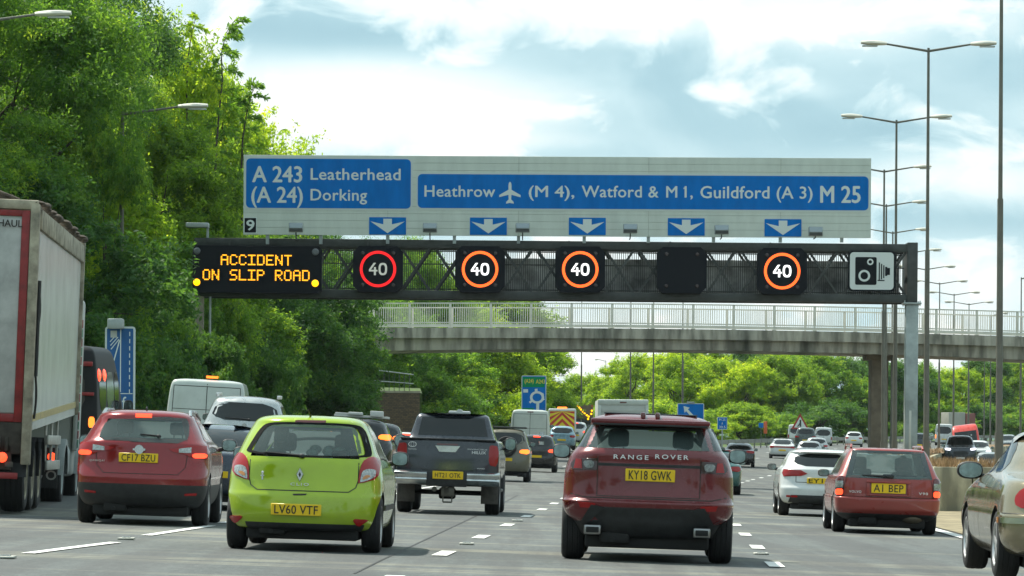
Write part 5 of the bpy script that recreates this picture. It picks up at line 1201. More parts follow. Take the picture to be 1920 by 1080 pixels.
for k_, (w_, h_) in enumerate(((.042, .085),)):
    mb.hexa([(-w_, 0, 0), (0, -.0, -h_), (w_, 0, 0), (0, 0, h_), (-w_*.8, -.012, 0), (0, -.012, -h_*.85), (w_*.8, -.012, 0), (0, -.012, h_*.85)])
mb.build('badge', CHROME, c.root, (x, y_, z)); mb = MB(); mb.prism([(-.014, 0), (0, -.032), (.014, 0), (0, .032)], -.016, -.008); mb.build('badge_centre', INK, c.root, (x, y_, z))
x, z = c.D(557.5, 909.5); text('badge_lettering', 'CLIO', x, c.sh.ry(x, z)-.016, z, .20, .028, SILVER, c.root, .015, 1.3)
x, z = c.D(486, 893); mb = MB(); mb.ell((0, 0, .05), (.014, .004, .016), 0, 8, 6); mb.box(-.008, .008, -.003, .003, -.03, .04); mb.box(-.02, .02, -.003, .003, .01, .02); mb.build('figure_badge', SILVER, c.root, (x, c.sh.ry(x, z)-.01, z))
c.wiper(-.02, 1.035, -.42, 1.065); c.seats((-.33, .36), 1.55, 1.05, 1.30, w=.26); c.seats((-.36, .36), .75, .98, 1.12, w=.22)
mb = MB(); rg = random.Random(2)   # heap of pale luggage behind the seats
for i in range(9): mb.ell((.12+rg.uniform(-.1, .38), .75+rg.uniform(0, .3), 1.05+rg.uniform(0, .10)), (.07, .06, .05), 0, 10, 8)
bag = mb.build('shopping_bags', mat('bag_pale', (.42, .60, .52), .7, var=.7, vs=12)); bag.matrix_world = Matrix.LocRotScale(c.root.location, c.root.rotation_quaternion, None); tag(bag, 'pale green and white bags heaped behind the rear window of the lime green hatchback', 'bags')
MB().ell((-.36, 1.45, 1.30), (.085, .10, .12), 0, 14, 10).build('headrest_cover', SEAT, c.root)
c.mirrors(2.75, 1.04, .20, .17, pm=BLACK); c.seam([(2.9, .35, 2.9, 1.0), (1.95, .35, 1.95, 1.0), (1.0, .5, 1.15, 1.0), (1.0, .30, 2.9, .30)])
for sg in (1, -1):
    f = c.sh.side(sg); c.pt('door_strip', [[(1.05, .46), (2.9, .46), (2.9, .52), (1.05, .52)]], BLACK, .012, 0, surf=f, flip=sg < 0)
    c.pt('side_window', [[(1.05, 1.03), (1.88, 1.01), (1.86, 1.35), (1.12, 1.33)]], GLASS, .002, 0, surf=f, flip=sg < 0, skirt=0); c.pt('side_window', [[(1.95, 1.01), (2.85, 1.0), (2.42, 1.31), (1.92, 1.35)]], GLASS, .002, 0, surf=f, flip=sg < 0, skirt=0)
mb = MB(); mb.tube((0.02, .62, 1.485), (.0, .50, 1.56), .012, .004, 6); mb.build('aerial', BLACK, c.root)

sitter(c, .36, 1.85, .10, 'driver with dark hair seen through the rear window of the lime green hatchback', 'shirt_blue', 'dark_hair', ((.03, .02, .015), (.10, .16, .25)))

# ---- dark red sporty SUV, ahead of the camera
c = Car('suv_car', 'dark red coupe-roofed SUV with twin roof fins and a black diffuser, centre of the photo', 'car', 1212, 171, 1216, vb=1053)
K = [(.24, .62, .30, 4.1, .4), (.28, .72, .16, 4.2, .4), (.42, .80, .05, 4.3, .42), (.50, .90, .03, 4.34, .45), (.60, .945, .0, 4.35, .5), (.655, .95, -.01, 4.34, .5), (.69, .945, .035, 4.32, .5), (.95, .935, .06, 4.2, .5), (1.10, .90, .06, 3.9, .5), (1.17, .87, .055, 3.3, .5), (1.235, .82, .09, 2.95, .5), (1.27, .795, .13, 2.85, .5), (1.42, .72, .33, 2.5, .5), (1.50, .675, .44, 2.3, .5), (1.515, .67, .38, 2.25, .5), (1.55, .66, .36, 2.15, .5), (1.60, .60, .45, 2.0, .5), (1.63, .45, .65, 1.8, .5), (1.635, .25, .9, 1.6, .4)]
c.sidecuts = []
c.body(K, P_MAROON, nr=3.2, clad=lambda x, y, z: z < .44 or (z < .60 and abs(x) < .60 and y < 1), wheels=(.80, 3.46), R_=.365, wt=.25, track=.82, cab=[([(-.66, 1.25), (.66, 1.25), (.56, 1.49), (-.56, 1.49)], [(-.62, 1.2), (.62, 1.2), (.5, 1.46), (-.5, 1.46)], -.2, 3.9)])
c.pt('rear_window', [[(-.735, 1.245), (.735, 1.245), (.64, 1.50), (-.64, 1.50)]], GLASSD, .003, 0, nc=14, skirt=0)
for sg in (-1, 1):
    sw = MB(); patch(sw, c.sh.rear, [(sg*.735, 1.25), (sg*.80, 1.25), (sg*.70, 1.50), (sg*.64, 1.50)], .002, .0, 6, 5, 0, 0); sw.build('quarter_glass', TINT, c.root)
c.pt('windscreen', [[(-.62, 1.22), (.62, 1.22), (.5, 1.46), (-.5, 1.46)]], GLASS, .002, 0, surf=c.sh.front, flip=True, skirt=0)
sp_ = MB(); sp_.rbox(-.66, .66, .20, .62, 1.515, 1.575, .025, 0, 2); sp_.build('roof_spoiler', P_MAROON, c.root)
sp_ = MB(); sp_.rbox(-.635, .635, .195, .40, 1.500, 1.522, .01); sp_.build('spoiler_lip', BLACK, c.root)
for x_ in (-.085, .075):
    mb = MB(); mb.rbox(-.028, .028, -.16, .08, 0, .085, .02, 0, 2); mb.build('roof_fin', REDDK, c.root, (x_, .55, 1.57))
mb = MB(); mb.rbox(-.52, .52, .7, 1.9, 1.628, 1.645, .008); mb.build('roof_panel', TINT, c.root)
for sg in (-1, 1):
    c.pt('tail_lamp', [[(sg*.81, 1.12), (sg*.57, 1.13), (sg*.57, 1.00), (sg*.83, 1.0), (sg*.865, 1.05)]], mat('smoked_lens', (.035, .008, .008), .15, 0, .6), .012, 0); o = c.root.children[-1]
    c.pt('clear_lens', [[(sg*.725, 1.10), (sg*.60, 1.105), (sg*.605, 1.02), (sg*.70, 1.02)]], mat('smoked_clear', (.16, .17, .16), .12, .3, 1, var=.6, vs=30), .018, 1, o); c.pt('lamp_outline', [[(sg*.80, 1.115), (sg*.74, 1.115), (sg*.73, 1.01), (sg*.82, 1.01)]], RED, .017, 0, o)
    c.pt('bumper_reflector', [[(sg*.765, .645), (sg*.575, .64), (sg*.575, .585), (sg*.74, .585)]], RED, .010, 0)
    ex = MB(); X0 = sg*.60; ex.rbox(X0-.095, X0+.095, .02, .22, .29, .40, .02, 0, 2); ex.build('exhaust_tip', mat('exhaust_steel', (.3, .3, .3), .3, 1), c.root); e2 = MB(); e2.rbox(X0-.072, X0+.072, .012, .05, .312, .378, .012); e2.build('exhaust_hole', DARKU, c.root)
    c.pt('diffuser_blade', [[(sg*.46, .60), (sg*.62, .62), (sg*.74, .42), (sg*.68, .40)]], BLACK, .02, 0)
c.pt('garnish_strip', [[(-.56, 1.082), (.56, 1.082), (.56, 1.05), (-.56, 1.05)]], BLACK, .004, 0)
c.rseam([(-.565, 1.24), (-.565, .72), (.565, .72), (.565, 1.24)], .008); c.rseam([(-.86, .735), (-.7, .70), (.7, .70), (.86, .735)], .010, 'bumper_seam')
x, z = c.D(1214.5, 889); c.pt('plate_recess', [[(-.42, .93), (.44, .93), (.40, 1.05), (-.38, 1.05)]], P_MAROON, -.001, 0); c.plate('KY18 GWK', x, z, .545, .135)
for st, u0, u1 in (('RANGE', 1145, 1210), ('ROVER', 1223, 1285)):
    x, z = c.D((u0+u1)/2, 858.5); text('badge_lettering', st, x, c.sh.ry(x, z)-.014, z, (u1-u0)/171, .047, SILVER, c.root, .02, 1.4)
c.sidewin([[(.75, 1.24), (1.75, 1.22), (1.75, 1.47), (1.05, 1.47)], [(1.83, 1.22), (2.75, 1.21), (2.35, 1.46), (1.83, 1.48)]]); c.seats((-.36, .38), 1.9, 1.22, 1.47, w=.24); c.mirrors(2.70, 1.20, .21, .17, .04, P_TEAL if 0 else BLACK); c.seam([(2.9, .45, 2.9, 1.1), (1.9, .45, 1.9, 1.15)])

sitter(c, .38, 2.25, .17, 'driver seen as a head beside the right headrest of the dark red sporty SUV', 'shirt_white', 'brown_hair', ((.08, .05, .03), (.5, .5, .5)))

# ---- metallic red crossover
c = Car('crossover_car', 'metallic red crossover with silver roof rails and brake lamps lit, beside the lorry', 'car', 260, 138.5, 860, vb=981)
K = [(.22, .62, .30, 4.1, .4), (.27, .78, .12, 4.25, .4), (.40, .86, .03, 4.33, .45), (.56, .885, .0, 4.36, .5), (.64, .885, -.005, 4.36, .5), (.67, .893, .01, 4.33, .5), (.80, .90, .06, 4.2, .55), (1.0, .90, .09, 3.9, .55), (1.10, .865, .10, 3.4, .55), (1.17, .81, .15, 3.1, .55), (1.30, .745, .28, 2.8, .55), (1.42, .68, .38, 2.5, .55), (1.49, .64, .40, 2.3, .55), (1.535, .56, .47, 2.1, .5), (1.565, .42, .65, 1.9, .5), (1.573, .2, .9, 1.6, .4)]
c.body(K, P_RED, nr=2.8, clad=lambda x, y, z: z < .56, wheels=(.86, 3.5), R_=.345, wt=.225, cab=[([(-.58, 1.19), (.58, 1.19), (.5, 1.44), (-.5, 1.44)], [(-.6, 1.15), (.6, 1.15), (.5, 1.42), (-.5, 1.42)], -.3, 4.0)])
WG = [(177, 822), (180, 800), (191, 777), (335, 777), (344, 790), (346, 828), (260, 825)]
c.pt('rear_window', [c.DP(WG)], GLASSD, .004, 1, nc=14, skirt=0)
c.pt('windscreen', [[(-.6, 1.17), (.6, 1.17), (.5, 1.42), (-.5, 1.42)]], GLASS, .002, 0, surf=c.sh.front, flip=True, skirt=0)
for sg in (-1, 1):
    c.pt('tail_lamp', [[(sg*.85, 1.10), (sg*.62, 1.10), (sg*.42, 1.04), (sg*.36, 1.05), (sg*.44, 1.00), (sg*.60, .975), (sg*.66, .94), (sg*.87, .92)]], RED, .014, 0); o = c.root.children[-1]
    c.pt('lit_brake_lens', [[(sg*.86, 1.00), (sg*.68, .995), (sg*.68, .935), (sg*.85, .93)]], REDON, .022, 1, o); c.pt('clear_lens', [[(sg*.66, 1.075), (sg*.50, 1.055), (sg*.50, 1.0), (sg*.66, 1.0)]], CLEAR, .022, 0, o)
    c.pt('bumper_reflector', [[(sg*.76, .46), (sg*.60, .45), (sg*.60, .42), (sg*.75, .425)]], RED, .01, 0)
    f = MB(); f.tube((sg*.60, .75, 1.49), (sg*.58, 1.0, 1.565), .025, n=8); f.tube((sg*.58, 1.0, 1.565), (sg*.58, 2.1, 1.565), .025, n=8); f.tube((sg*.58, 2.1, 1.565), (sg*.62, 2.4, 1.47), .025, n=8); f.build('roof_rail', CHROME, c.root)
c.pt('high_brake_lamp', [[(-.12, 1.51), (.10, 1.51), (.10, 1.465), (-.12, 1.465)]], REDON, .01, 0); c.plate('CF17 BZU', -.035, .915, .53, .125)
c.rseam([(-.60, 1.16), (-.62, .98), (-.60, .80), (-.50, .70), (.5, .70), (.60, .80), (.62, .98), (.60, 1.16)], .008)
mb = MB(); mb.lathe([(-.02, .062), (0, .066), (.01, .05)], 20, 0, (0, 0, 0), 'Y'); mb.box(-.085, .085, -.03, -.01, -.014, .014); x, z = c.D(256, 838.5); mb.build('badge', CHROME, c.root, (x, c.sh.ry(x, z)-.035, z))
text('badge_lettering', 'QASHQAI', -.60, c.sh.ry(-.6, .85)-.03, .85, .22, .025, SILVER, c.root, .01, 1.3).rotation_euler = (0, 0, -.35)
c.wiper(.22, 1.20, -.02, 1.225); c.seats((-.37, .37), 1.7, 1.2, 1.42); c.mirrors(2.95, 1.12, .22, .18, .03); c.seam([(2.95, .45, 2.95, 1.1), (1.95, .45, 1.95, 1.1)])
c.sidewin([[(1.0, 1.19), (1.9, 1.18), (1.85, 1.42), (1.0, 1.40)], [(1.98, 1.18), (2.95, 1.17), (2.5, 1.40), (1.93, 1.42)]])
mb = MB(); mb.ell((0, .75, 1.585), (.015, .06, .035), 0, 8, 6); mb.build('aerial', BLACK, c.root)

# ---- slate pickup
c = Car('pickup_truck', 'slate grey double-cab pickup with chrome corner bumpers and mud flaps', 'pickup', 836, 104.5, 1130, vb=966)
K = [(.60, .80, .10, 5.1, .10), (.66, .90, .06, 5.2, .12), (.80, .925, .05, 5.25, .14), (1.05, .925, .05, 5.2, .14), (1.15, .92, .06, 4.2, .14), (1.30, .90, .07, 4.0, .14), (1.345, .86, .09, 3.9, .14), (1.36, .80, 1.55, 3.8, .15), (1.40, .78, 1.60, 3.7, .16), (1.60, .715, 1.70, 3.3, .18), (1.76, .665, 1.78, 3.0, .18), (1.80, .64, 1.82, 2.8, .2), (1.825, .56, 1.92, 2.6, .2), (1.832, .3, 2.1, 2.4, .2)]
c.body(K, P_SLATE, nr=5, clad=lambda x, y, z: z < .62, wheels=(1.15, 4.25), R_=.385, wt=.265, track=.80)
c.pt('tailgate', [[(-.715, .80), (.735, .80), (.745, 1.335), (-.725, 1.335)]], P_SLATE, .012, 1, nr=10)
for sg in (-1, 1):
    c.pt('tail_lamp', [[(sg*.735, .90), (sg*.90, .88), (sg*.905, 1.25), (sg*.76, 1.27), (sg*.735, 1.22)]], RED, .012, 1); o = c.root.children[-1]; c.pt('clear_lens', [[(sg*.76, 1.09), (sg*.85, 1.09), (sg*.85, 1.17), (sg*.76, 1.17)]], CLEAR, .02, 0, o); c.pt('clear_lens', [[(sg*.76, .93), (sg*.85, .93), (sg*.85, .99), (sg*.76, .99)]], CLEAR, .02, 0, o)
    mb = MB(); a, b = sorted((sg*.36, sg*.945)); mb.hexa([(a, -.12, .52), (b, -.06, .56), (b, .3, .56), (a, .3, .52), (a, -.12, .775), (b, -.06, .775), (b, .3, .775), (a, .3, .775)] if sg > 0 else [(a, -.06, .56), (b, -.12, .52), (b, .3, .52), (a, .3, .56), (a, -.06, .775), (b, -.12, .775), (b, .3, .775), (a, .3, .775)]); mb.v and None; mb = MB(); pr = [(.05, .775), (-.07, .772), (-.115, .74), (-.12, .70), (-.10, .655), (-.085, .65), (-.10, .62), (-.07, .56), (-.02, .53), (.2, .52), (.2, .775)]; n_ = 8
    for q_ in range(n_):
        A_ = [a+(b-a)*q_/n_, a+(b-a)*(q_+1)/n_]; O_ = [.10*(abs(x_)/.945)**5 for x_ in A_]
        for k_ in range(len(pr)-1): (y0_, z0_), (y1_, z1_) = pr[k_], pr[k_+1]; mb.face([(A_[0], y0_+O_[0], z0_), (A_[0], y1_+O_[0], z1_), (A_[1], y1_+O_[1], z1_), (A_[1], y0_+O_[1], z0_)], 0, True)
    mb.face([(sg*.36, y_, z_) for y_, z_ in pr]); mb.face([(sg*.945, y_+.1, z_) for y_, z_ in pr]); mb.build('corner_bumper', CHROME, c.root, weld=True)
    mb = MB(); a, b = sorted((sg*.60, sg*.91)); mb.rbox(a, b, .62, .65, .20, .62, .008); mb.build('mud_flap', mat('dusty_rubber', (.09, .08, .07), .9, var=.3, vs=6), c.root)
mb = MB(); mb.rbox(-.37, .36, -.10, .25, .50, .76, .02); mb.rbox(-.9, .9, -.02, .3, .60, .70, .02); mb.build('bumper_step', BLACK, c.root)
mb = MB(); mb.tube((.0, .0, .42), (.0, .3, .42), .05, n=10); mb.ell((0, -.05, .50), (.035, .035, .035)); mb.rbox(-.10, .14, 0, .12, .32, .50, .02); mb.tube((-.22, -.02, .45), (-.22, .06, .45), .045, n=12); mb.tube((-.06, .02, .22), (.10, .02, .22), .015); mb.tube((-.06, .02, .22), (-.06, .02, .34), .012); mb.tube((.10, .02, .22), (.10, .02, .34), .012); mb.build('tow_bar', mat('tow_steel', (.12, .11, .09), .5, .5), c.root)
a = MB().rbox(-.275, .275, -.006, .006, -.07, .07, .005, 0, 1).build('number_plate', YELLOW, c.root, (.02, -.125, .705)); text('lettering', 'HT21 OTK', 0, -.0085, -.042, .46, .08, INK, a, .012, 1.05)
mb = MB(); mb.prism([(-.23, .06), (.22, .06), (.14, -.05), (-.15, -.05)], -.03, 0); mb.build('tailgate_handle', CHROME, c.root, (.0, .045, 1.17)); c.pt('high_brake_lamp', [[(-.20, 1.27), (.18, 1.27), (.18, 1.24), (-.20, 1.24)]], REDDK, .016, 0)
text('badge_lettering', 'HILUX', .56, .035, 1.10, .25, .05, SILVER, c.root, .03); text('badge_lettering', 'INVINCIBLE', .53, .035, 1.17, .35, .022, SILVER, c.root, .005)
text('badge_lettering', 'TOYOTA', -.64, .033, 1.14, .15, .025, SILVER, c.root, .01)
text('badge_lettering', '4WD', .60, .033, .83, .14, .02, SILVER, c.root, .01)
mb = MB(); th = [2*math.pi*i/24 for i in range(24)]
for rx_, rz_ in ((.075, .05), (.03, .045)):
    vs = [(rx_*k_*math.cos(t_), 0, rz_*k_*math.sin(t_)) for k_ in (.82, 1) for t_ in th]; mb.raw(vs, [(i, (i+1) % 24, 24+(i+1) % 24, 24+i) for i in range(24)])
mb.build('badge', SILVER, c.root, (-.64, .033, 1.24))
c.pt('rear_window', [[(-.62, 1.42), (.66, 1.42), (.58, 1.755), (-.56, 1.755)]], TINT, .004, 0, nc=12); MB().rbox(-.86, .86, .02, .16, 1.335, 1.362, .008).build('tailgate_cap', BLACK, c.root)
mb = MB(); mb.rbox(-.20, .20, -.11, .11, 0, .055, .02); mb.tube((-.0, -.12, .03), (-.0, .12, .03), .06, n=10); mb.build('roof_beacon', mat('beacon_white', (.6, .62, .6), .3), c.root, (.1, 2.4, 1.83))
c.mirrors(3.45, 1.30, .22, .25, .02, CHROME); c.seam([(3.5, .7, 3.5, 1.3), (2.5, .7, 2.5, 1.3), (1.7, .7, 1.7, 1.3)])
c.sidewin([[(1.95, 1.40), (2.6, 1.40), (2.6, 1.70), (2.0, 1.70)], [(2.68, 1.40), (3.6, 1.40), (3.1, 1.68), (2.68, 1.70)]])
mb = MB()
for sg in (-1, 1): mb.rbox(sg*.88-.04, sg*.88+.04, 1.7, 3.7, .40, .46, .02)
mb.build('side_step', BLACK, c.root)

# ---- red estate
c = Car('estate_car', 'faded red boxy estate car with brake lamps lit, in front of the tan wall', 'car', 1664, 113, 1170, vb=1006)
K = [(.20, .62, .40, 4.2, .35), (.26, .74, .16, 4.5, .35), (.34, .84, .03, 4.6, .38), (.42, .865, -.03, 4.65, .38), (.575, .875, -.04, 4.66, .36), (.60, .87, -.03, 4.65, .34), (.615, .85, .045, 4.6, .3), (.80, .865, .05, 4.45, .3), (.93, .86, .06, 3.5, .3), (.97, .83, .08, 3.3, .3), (1.20, .73, .26, 2.9, .3), (1.37, .645, .40, 2.45, .3), (1.40, .62, .42, 2.4, .32), (1.425, .52, .52, 2.2, .35), (1.435, .3, .75, 2.0, .3)]
c.sidecuts = [[(.62, .97), (1.45, .96), (1.45, 1.33), (.85, 1.33)], [(1.55, .96), (2.4, .95), (2.35, 1.33), (1.55, 1.33)], [(2.48, .95), (3.25, .95), (2.8, 1.31), (2.44, 1.33)]]
c.body(K, P_VRED, nr=4.2, clad=lambda x, y, z: z < .335, wheels=(1.0, 3.78), R_=.32, wt=.21, cab=[([(-.66, .965), (.66, .965), (.56, 1.36), (-.56, 1.36)], [(-.66, .965), (.66, .965), (.52, 1.34), (-.52, 1.34)], -.3, 4.1)], rim=SILVER)
c.pt('rear_window', [[(-.715, .925), (.725, .925), (.60, 1.385), (-.59, 1.385)]], GLASS, .004, 0, nc=14, skirt=0)
fr = MB(); O = [(-.715, .925), (.725, .925), (.60, 1.385), (-.59, 1.385)]; I_ = [(-.60, .985), (.62, .985), (.53, 1.35), (-.52, 1.35)]
for i in range(4):
    for k_ in range(6):
        f = lambda P, t_: tuple(Vector(P[i]).lerp(Vector(P[(i+1) % 4]), t_)); fr.face([q_[0]+q_[1]*.006 for q_ in (c.sh.rear(*t_) for t_ in (f(O, k_/6), f(O, (k_+1)/6), f(I_, (k_+1)/6), f(I_, k_/6)))])
fr.build('window_frit', mat('window_frit', (.02, .032, .034), .12, 0, .6), c.root)
c.pt('windscreen', [[(-.66, .98), (.66, .98), (.52, 1.33), (-.52, 1.33)]], GLASS, .002, 0, surf=c.sh.front, flip=True, skirt=0)
for sg in (1, -1):
    f = c.sh.side(sg)
    for p in c.sidecuts: c.pt('side_window', [p], GLASS, .002, 0, surf=f, flip=sg < 0, skirt=0)
    c.pt('tail_lamp', [[(sg*.74, .57+.045), (sg*.855, .615), (sg*.865, .92), (sg*.77, .95), (sg*.74, .93)]], REDDK, .014, 0); o = c.root.children[-1]
    c.pt('lit_brake_lens', [[(sg*.745, .635), (sg*.85, .635), (sg*.85, .735), (sg*.745, .735)]], REDON, .022, 1, o); c.pt('clear_lens', [[(sg*.745, .755), (sg*.855, .755), (sg*.858, .865), (sg*.745, .865)]], CLEAR, .02, 0, o)
    f = MB(); f.tube((sg*.60, .75, 1.425), (sg*.59, .85, 1.475), .02, n=8); f.tube((sg*.59, .85, 1.475), (sg*.58, 2.6, 1.475), .02, n=8); f.tube((sg*.58, 2.6, 1.475), (sg*.58, 2.75, 1.41), .02, n=8); f.build('roof_rail', P_VRED, c.root)
c.rseam([(-.70, .92), (-.735, .80), (-.735, .62), (.735, .62), (.735, .80), (.70, .92)], .008)
mb = MB(); mb.rbox(-.37, .37, .005, .08, .845, .885, .012); mb.rbox(-.37, -.31, .02, .08, .65, .86, .01); mb.rbox(.31, .37, .02, .08, .65, .86, .01); mb.rbox(-.37, .37, .02, .08, .635, .66, .01); mb.build('plate_surround', P_VRED, c.root)
c.plate('A1 BEP', .0, .765, .57, .165, yo=-.008); c.wiper(.05, .945, -.42, .965); MB().rbox(-.10, .08, .03, .10, .93, 1.0, .015).build('wiper_motor_cover', TINT, c.root)
text('badge_lettering', 'VOLVO', -.55, .035, .675, .20, .04, SILVER, c.root, .02, 1.2); text('badge_lettering', 'V90', .58, .035, .675, .15, .04, SILVER, c.root, .02, 1.2)
c.seats((-.40, .38), 2.0, 1.0, 1.28, SEATL, .30); c.seats((-.36, .36), 1.25, .90, 1.08, SEATL, .30)
sitter(c, .38, 2.22, 0, 'driver with grey hair seated behind the wheel of the faded red estate', 'shirt_pale', 'grey_hair', ((.5, .48, .45), (.3, .3, .3)))
c.mirrors(3.15, .98, .20, .13, .02); c.seam([(2.45, .35, 2.45, .93), (1.5, .45, 1.5, .93), (3.3, .35, 3.3, .9)])
mb = MB(); mb.ell((.42, .35, .27), (.2, .3, .09), 0, 14, 8); mb.build('silencer', mat('dull_steel', (.18, .15, .11), .6, .5), c.root)

# ---- white hatchback beside it
c = Car('hatchback_car', 'white hatchback with a dark rear diffuser, left of the faded red estate', 'car', 1540, 89, 1180, vb=973)
K = [(.24, .62, .30, 4.0, .4), (.28, .78, .08, 4.15, .4), (.42, .87, .0, 4.25, .45), (.58, .89, .0, 4.28, .5), (.66, .89, .05, 4.25, .5), (.86, .885, .09, 4.0, .55), (.98, .85, .10, 3.4, .55), (1.03, .80, .14, 3.2, .55), (1.20, .73, .34, 2.8, .55), (1.34, .655, .50, 2.4, .55), (1.36, .64, .42, 2.35, .55), (1.39, .58, .48, 2.2, .5), (1.425, .4, .75, 2.0, .4), (1.43, .2, .95, 1.7, .3)]
c.body(K, P_WHITE, nr=2.8, clad=lambda x, y, z: z < .40 and abs(x) < .66, wheels=(.82, 3.45), R_=.325, wt=.225)
c.pt('rear_window', [[(-.62, 1.06), (.66, 1.06), (.56, 1.33), (-.54, 1.33)]], TINT, .004, 1, nc=12); c.rseam([(-.55, 1.02), (-.55, .72), (.55, .72), (.55, 1.02)], .012)
for sg in (-1, 1): c.pt('tail_lamp', [[(sg*.80, .98), (sg*.45, .975), (sg*.30, .90), (sg*.45, .85), (sg*.80, .83), (sg*.83, .90)]], RED, .014, 0); c.pt('bumper_reflector', [[(sg*.74, .40), (sg*.50, .40), (sg*.52, .44), (sg*.74, .44)]], RED, .01, 0)
c.pt('diffuser', [[(-.70, .20+.1), (.70, .3), (.64, .45), (-.64, .45)]], BLACK, .012, 0); c.plate('EY17', -.06, .76, .52, .12); c.mirrors(3.0, 1.02, .20, .15, .03); c.sidewin([[(1.0, 1.05), (1.85, 1.05), (1.8, 1.30), (1.1, 1.30)], [(1.95, 1.05), (3.0, 1.03), (2.5, 1.28), (1.9, 1.31)]])
c.wiper(.3, 1.05, .55, 1.08); c.seam([(2.95, .4, 2.95, 1.0), (1.9, .4, 1.9, 1.0)])

# ---- gold saloon, cut by the right edge
c = Car('saloon_car', 'gold beige saloon cut off by the right edge of the photo', 'car', 2064, 200, 1090, dz=.12)
K = [(.20, .70, .40, 4.4, .5), (.26, .82, .15, 4.6, .55), (.38, .89, .02, 4.7, .6), (.52, .91, .0, 4.75, .65), (.60, .91, .0, 4.75, .65), (.64, .905, .03, 4.7, .65), (.80, .89, .06, 4.5, .7), (.93, .84, .12, 3.9, .7), (.98, .80, .45, 3.6, .75), (1.02, .765, .85, 3.4, .8), (1.20, .68, 1.15, 3.0, .85), (1.36, .59, 1.50, 2.6, .85), (1.42, .48, 1.75, 2.4, .7), (1.455, .3, 2.0, 2.2, .5)]
c.body(K, P_GOLD, nr=2.4, clad=lambda x, y, z: z < .24, wheels=(.95, 3.75), R_=.325, wt=.225, rim=SILVER)
for sg in (-1, 1):
    f = c.sh.side(sg); c.pt('side_window', [[(2.45, 1.0), (3.5, .99), (2.85, 1.33), (2.45, 1.35)]], TINT, .003, 1, surf=f, flip=sg < 0); c.pt('side_window', [[(1.5, 1.03), (2.38, 1.0), (2.38, 1.35), (1.85, 1.33)]], TINT, .003, 1, surf=f, flip=sg < 0)
    c.pt('bumper_strip', [[(.02, .535), (.52, .535), (.52, .59), (.02, .59)]], CHROME, .014, 0, surf=f, flip=sg < 0); c.pt('side_marker', [[(.53, .535), (.66, .535), (.66, .59), (.53, .59)]], AMBER, .014, 0, surf=f, flip=sg < 0)
    c.pt('tail_lamp', [[(.03, .67), (.30, .68), (.36, .80), (.26, .93), (.1, .90)]], RED, .012, 2, surf=f, flip=sg < 0)
    c.pt('door_handle', [[(2.55, .86), (2.72, .86), (2.72, .89), (2.55, .89)]], CHROME, .03, 0, surf=f, flip=sg < 0)
c.pt('rear_window', [[(-.55, 1.05), (.55, 1.05), (.42, 1.34), (-.42, 1.34)]], TINT, .004, 1); c.seam([(2.42, .28, 2.42, .98), (3.55, .30, 3.5, .98), (1.35, .6, 1.45, .98), (.05, .63, .5, .63)], .008); c.mirrors(3.3, 1.02, .27, .18, .03, P_GOLD, sq=.85); c.plate('', 0, .78)

# ================================================================== LORRY AT THE LEFT
s0 = 128.6; Yt = F/s0; Xt = (50-960)/s0; zg = gz(Xt-1.2, Yt); yawt = .050+.0
t = thing('tipper_lorry', 'grey tipper lorry with a red-framed rear door and a reflective side, at the left edge', 'lorry', (Xt, Yt, zg)); t.rotation_euler = (0, .036, yawt)
TR = mat('trailer_aluminium', (.62, .64, .60), .26, .25, var=.12, vs=1.2); tn = TR.node_tree
wv = tn.nodes.new('ShaderNodeTexWave'); wv.bands_direction = 'Y'; wv.inputs['Scale'].default_value = 9; wv.inputs['Distortion'].default_value = .2; co = tn.nodes.new('ShaderNodeTexCoord'); tn.links.new(co.outputs['Object'], wv.inputs['Vector'])
bp = tn.nodes.new('ShaderNodeBump'); bp.inputs['Strength'].default_value = .06; bp.inputs['Distance'].default_value = .003; tn.links.new(wv.outputs[0], bp.inputs['Height']); tn.links.new(bp.outputs[0], tn.nodes['Principled BSDF'].inputs['Normal'])
TDOOR = mat('dusty_door', (.40, .41, .39), .6, .1, var=.22, vs=2.5); DIRT = mat('dirty_frame', (.30, .27, .20), .7, .1, var=.5, vs=4); TRED = mat('frame_red', (.22, .015, .015), .5, var=.3, vs=5)
ztp, zbt, zbf = 3.50+CAMZ-zg+.08, 1.2, 1.72-zg+.02; LB = 10.2; WB = 2.5
mb = MB(); mb.hexa([(-WB, .06, zbt), (0, .06, zbt), (0, LB, zbf), (-WB, LB, zbf), (-WB, .06, ztp-.15), (0, .06, ztp-.15), (0, LB, ztp-.12), (-WB, LB, ztp-.12)]); mb.build('tipping_body', TR, t)
mb = MB(); mb.rbox(-WB+.12, -.14, -.01, .08, zbt+.25, ztp-.28, .01); mb.build('rear_door', TDOOR, t)
mb = MB()
for a, b, c0, c1 in ((-.24, -.12, zbt+.12, ztp-.15), (-WB+.1, -WB+.2, zbt+.12, ztp-.15), (-WB+.2, -.24, ztp-.24, ztp-.15), (-WB+.2, -.24, zbt+.12, zbt+.24)): mb.rbox(a, b, -.03, .06, c0, c1, .008)
mb.build('door_frame', TRED, t)
mb = MB(); mb.rbox(-.115, .02, -.06, .16, zbt-.5, ztp-.05, .02); mb.rbox(-WB-.02, -WB+.1, -.06, .16, zbt-.5, ztp-.05, .02); mb.rbox(-WB, .0, -.05, .12, ztp-.14, ztp-.0, .02); mb.rbox(.0, .05, .1, LB, ztp-.42, ztp-.12, .02); mb.rbox(-.03, .06, LB-.12, LB, zbf, ztp, .02); mb.build('corner_post', DIRT, t)
mb = MB(); rg = random.Random(8)
for i in range(26):
    y = .1+i*LB/26; mb.ell((rg.uniform(-.06, .04), y, ztp-.03), (.07+.05*rg.random(), .16, .03+.04*rg.random()), 0, 8, 6)
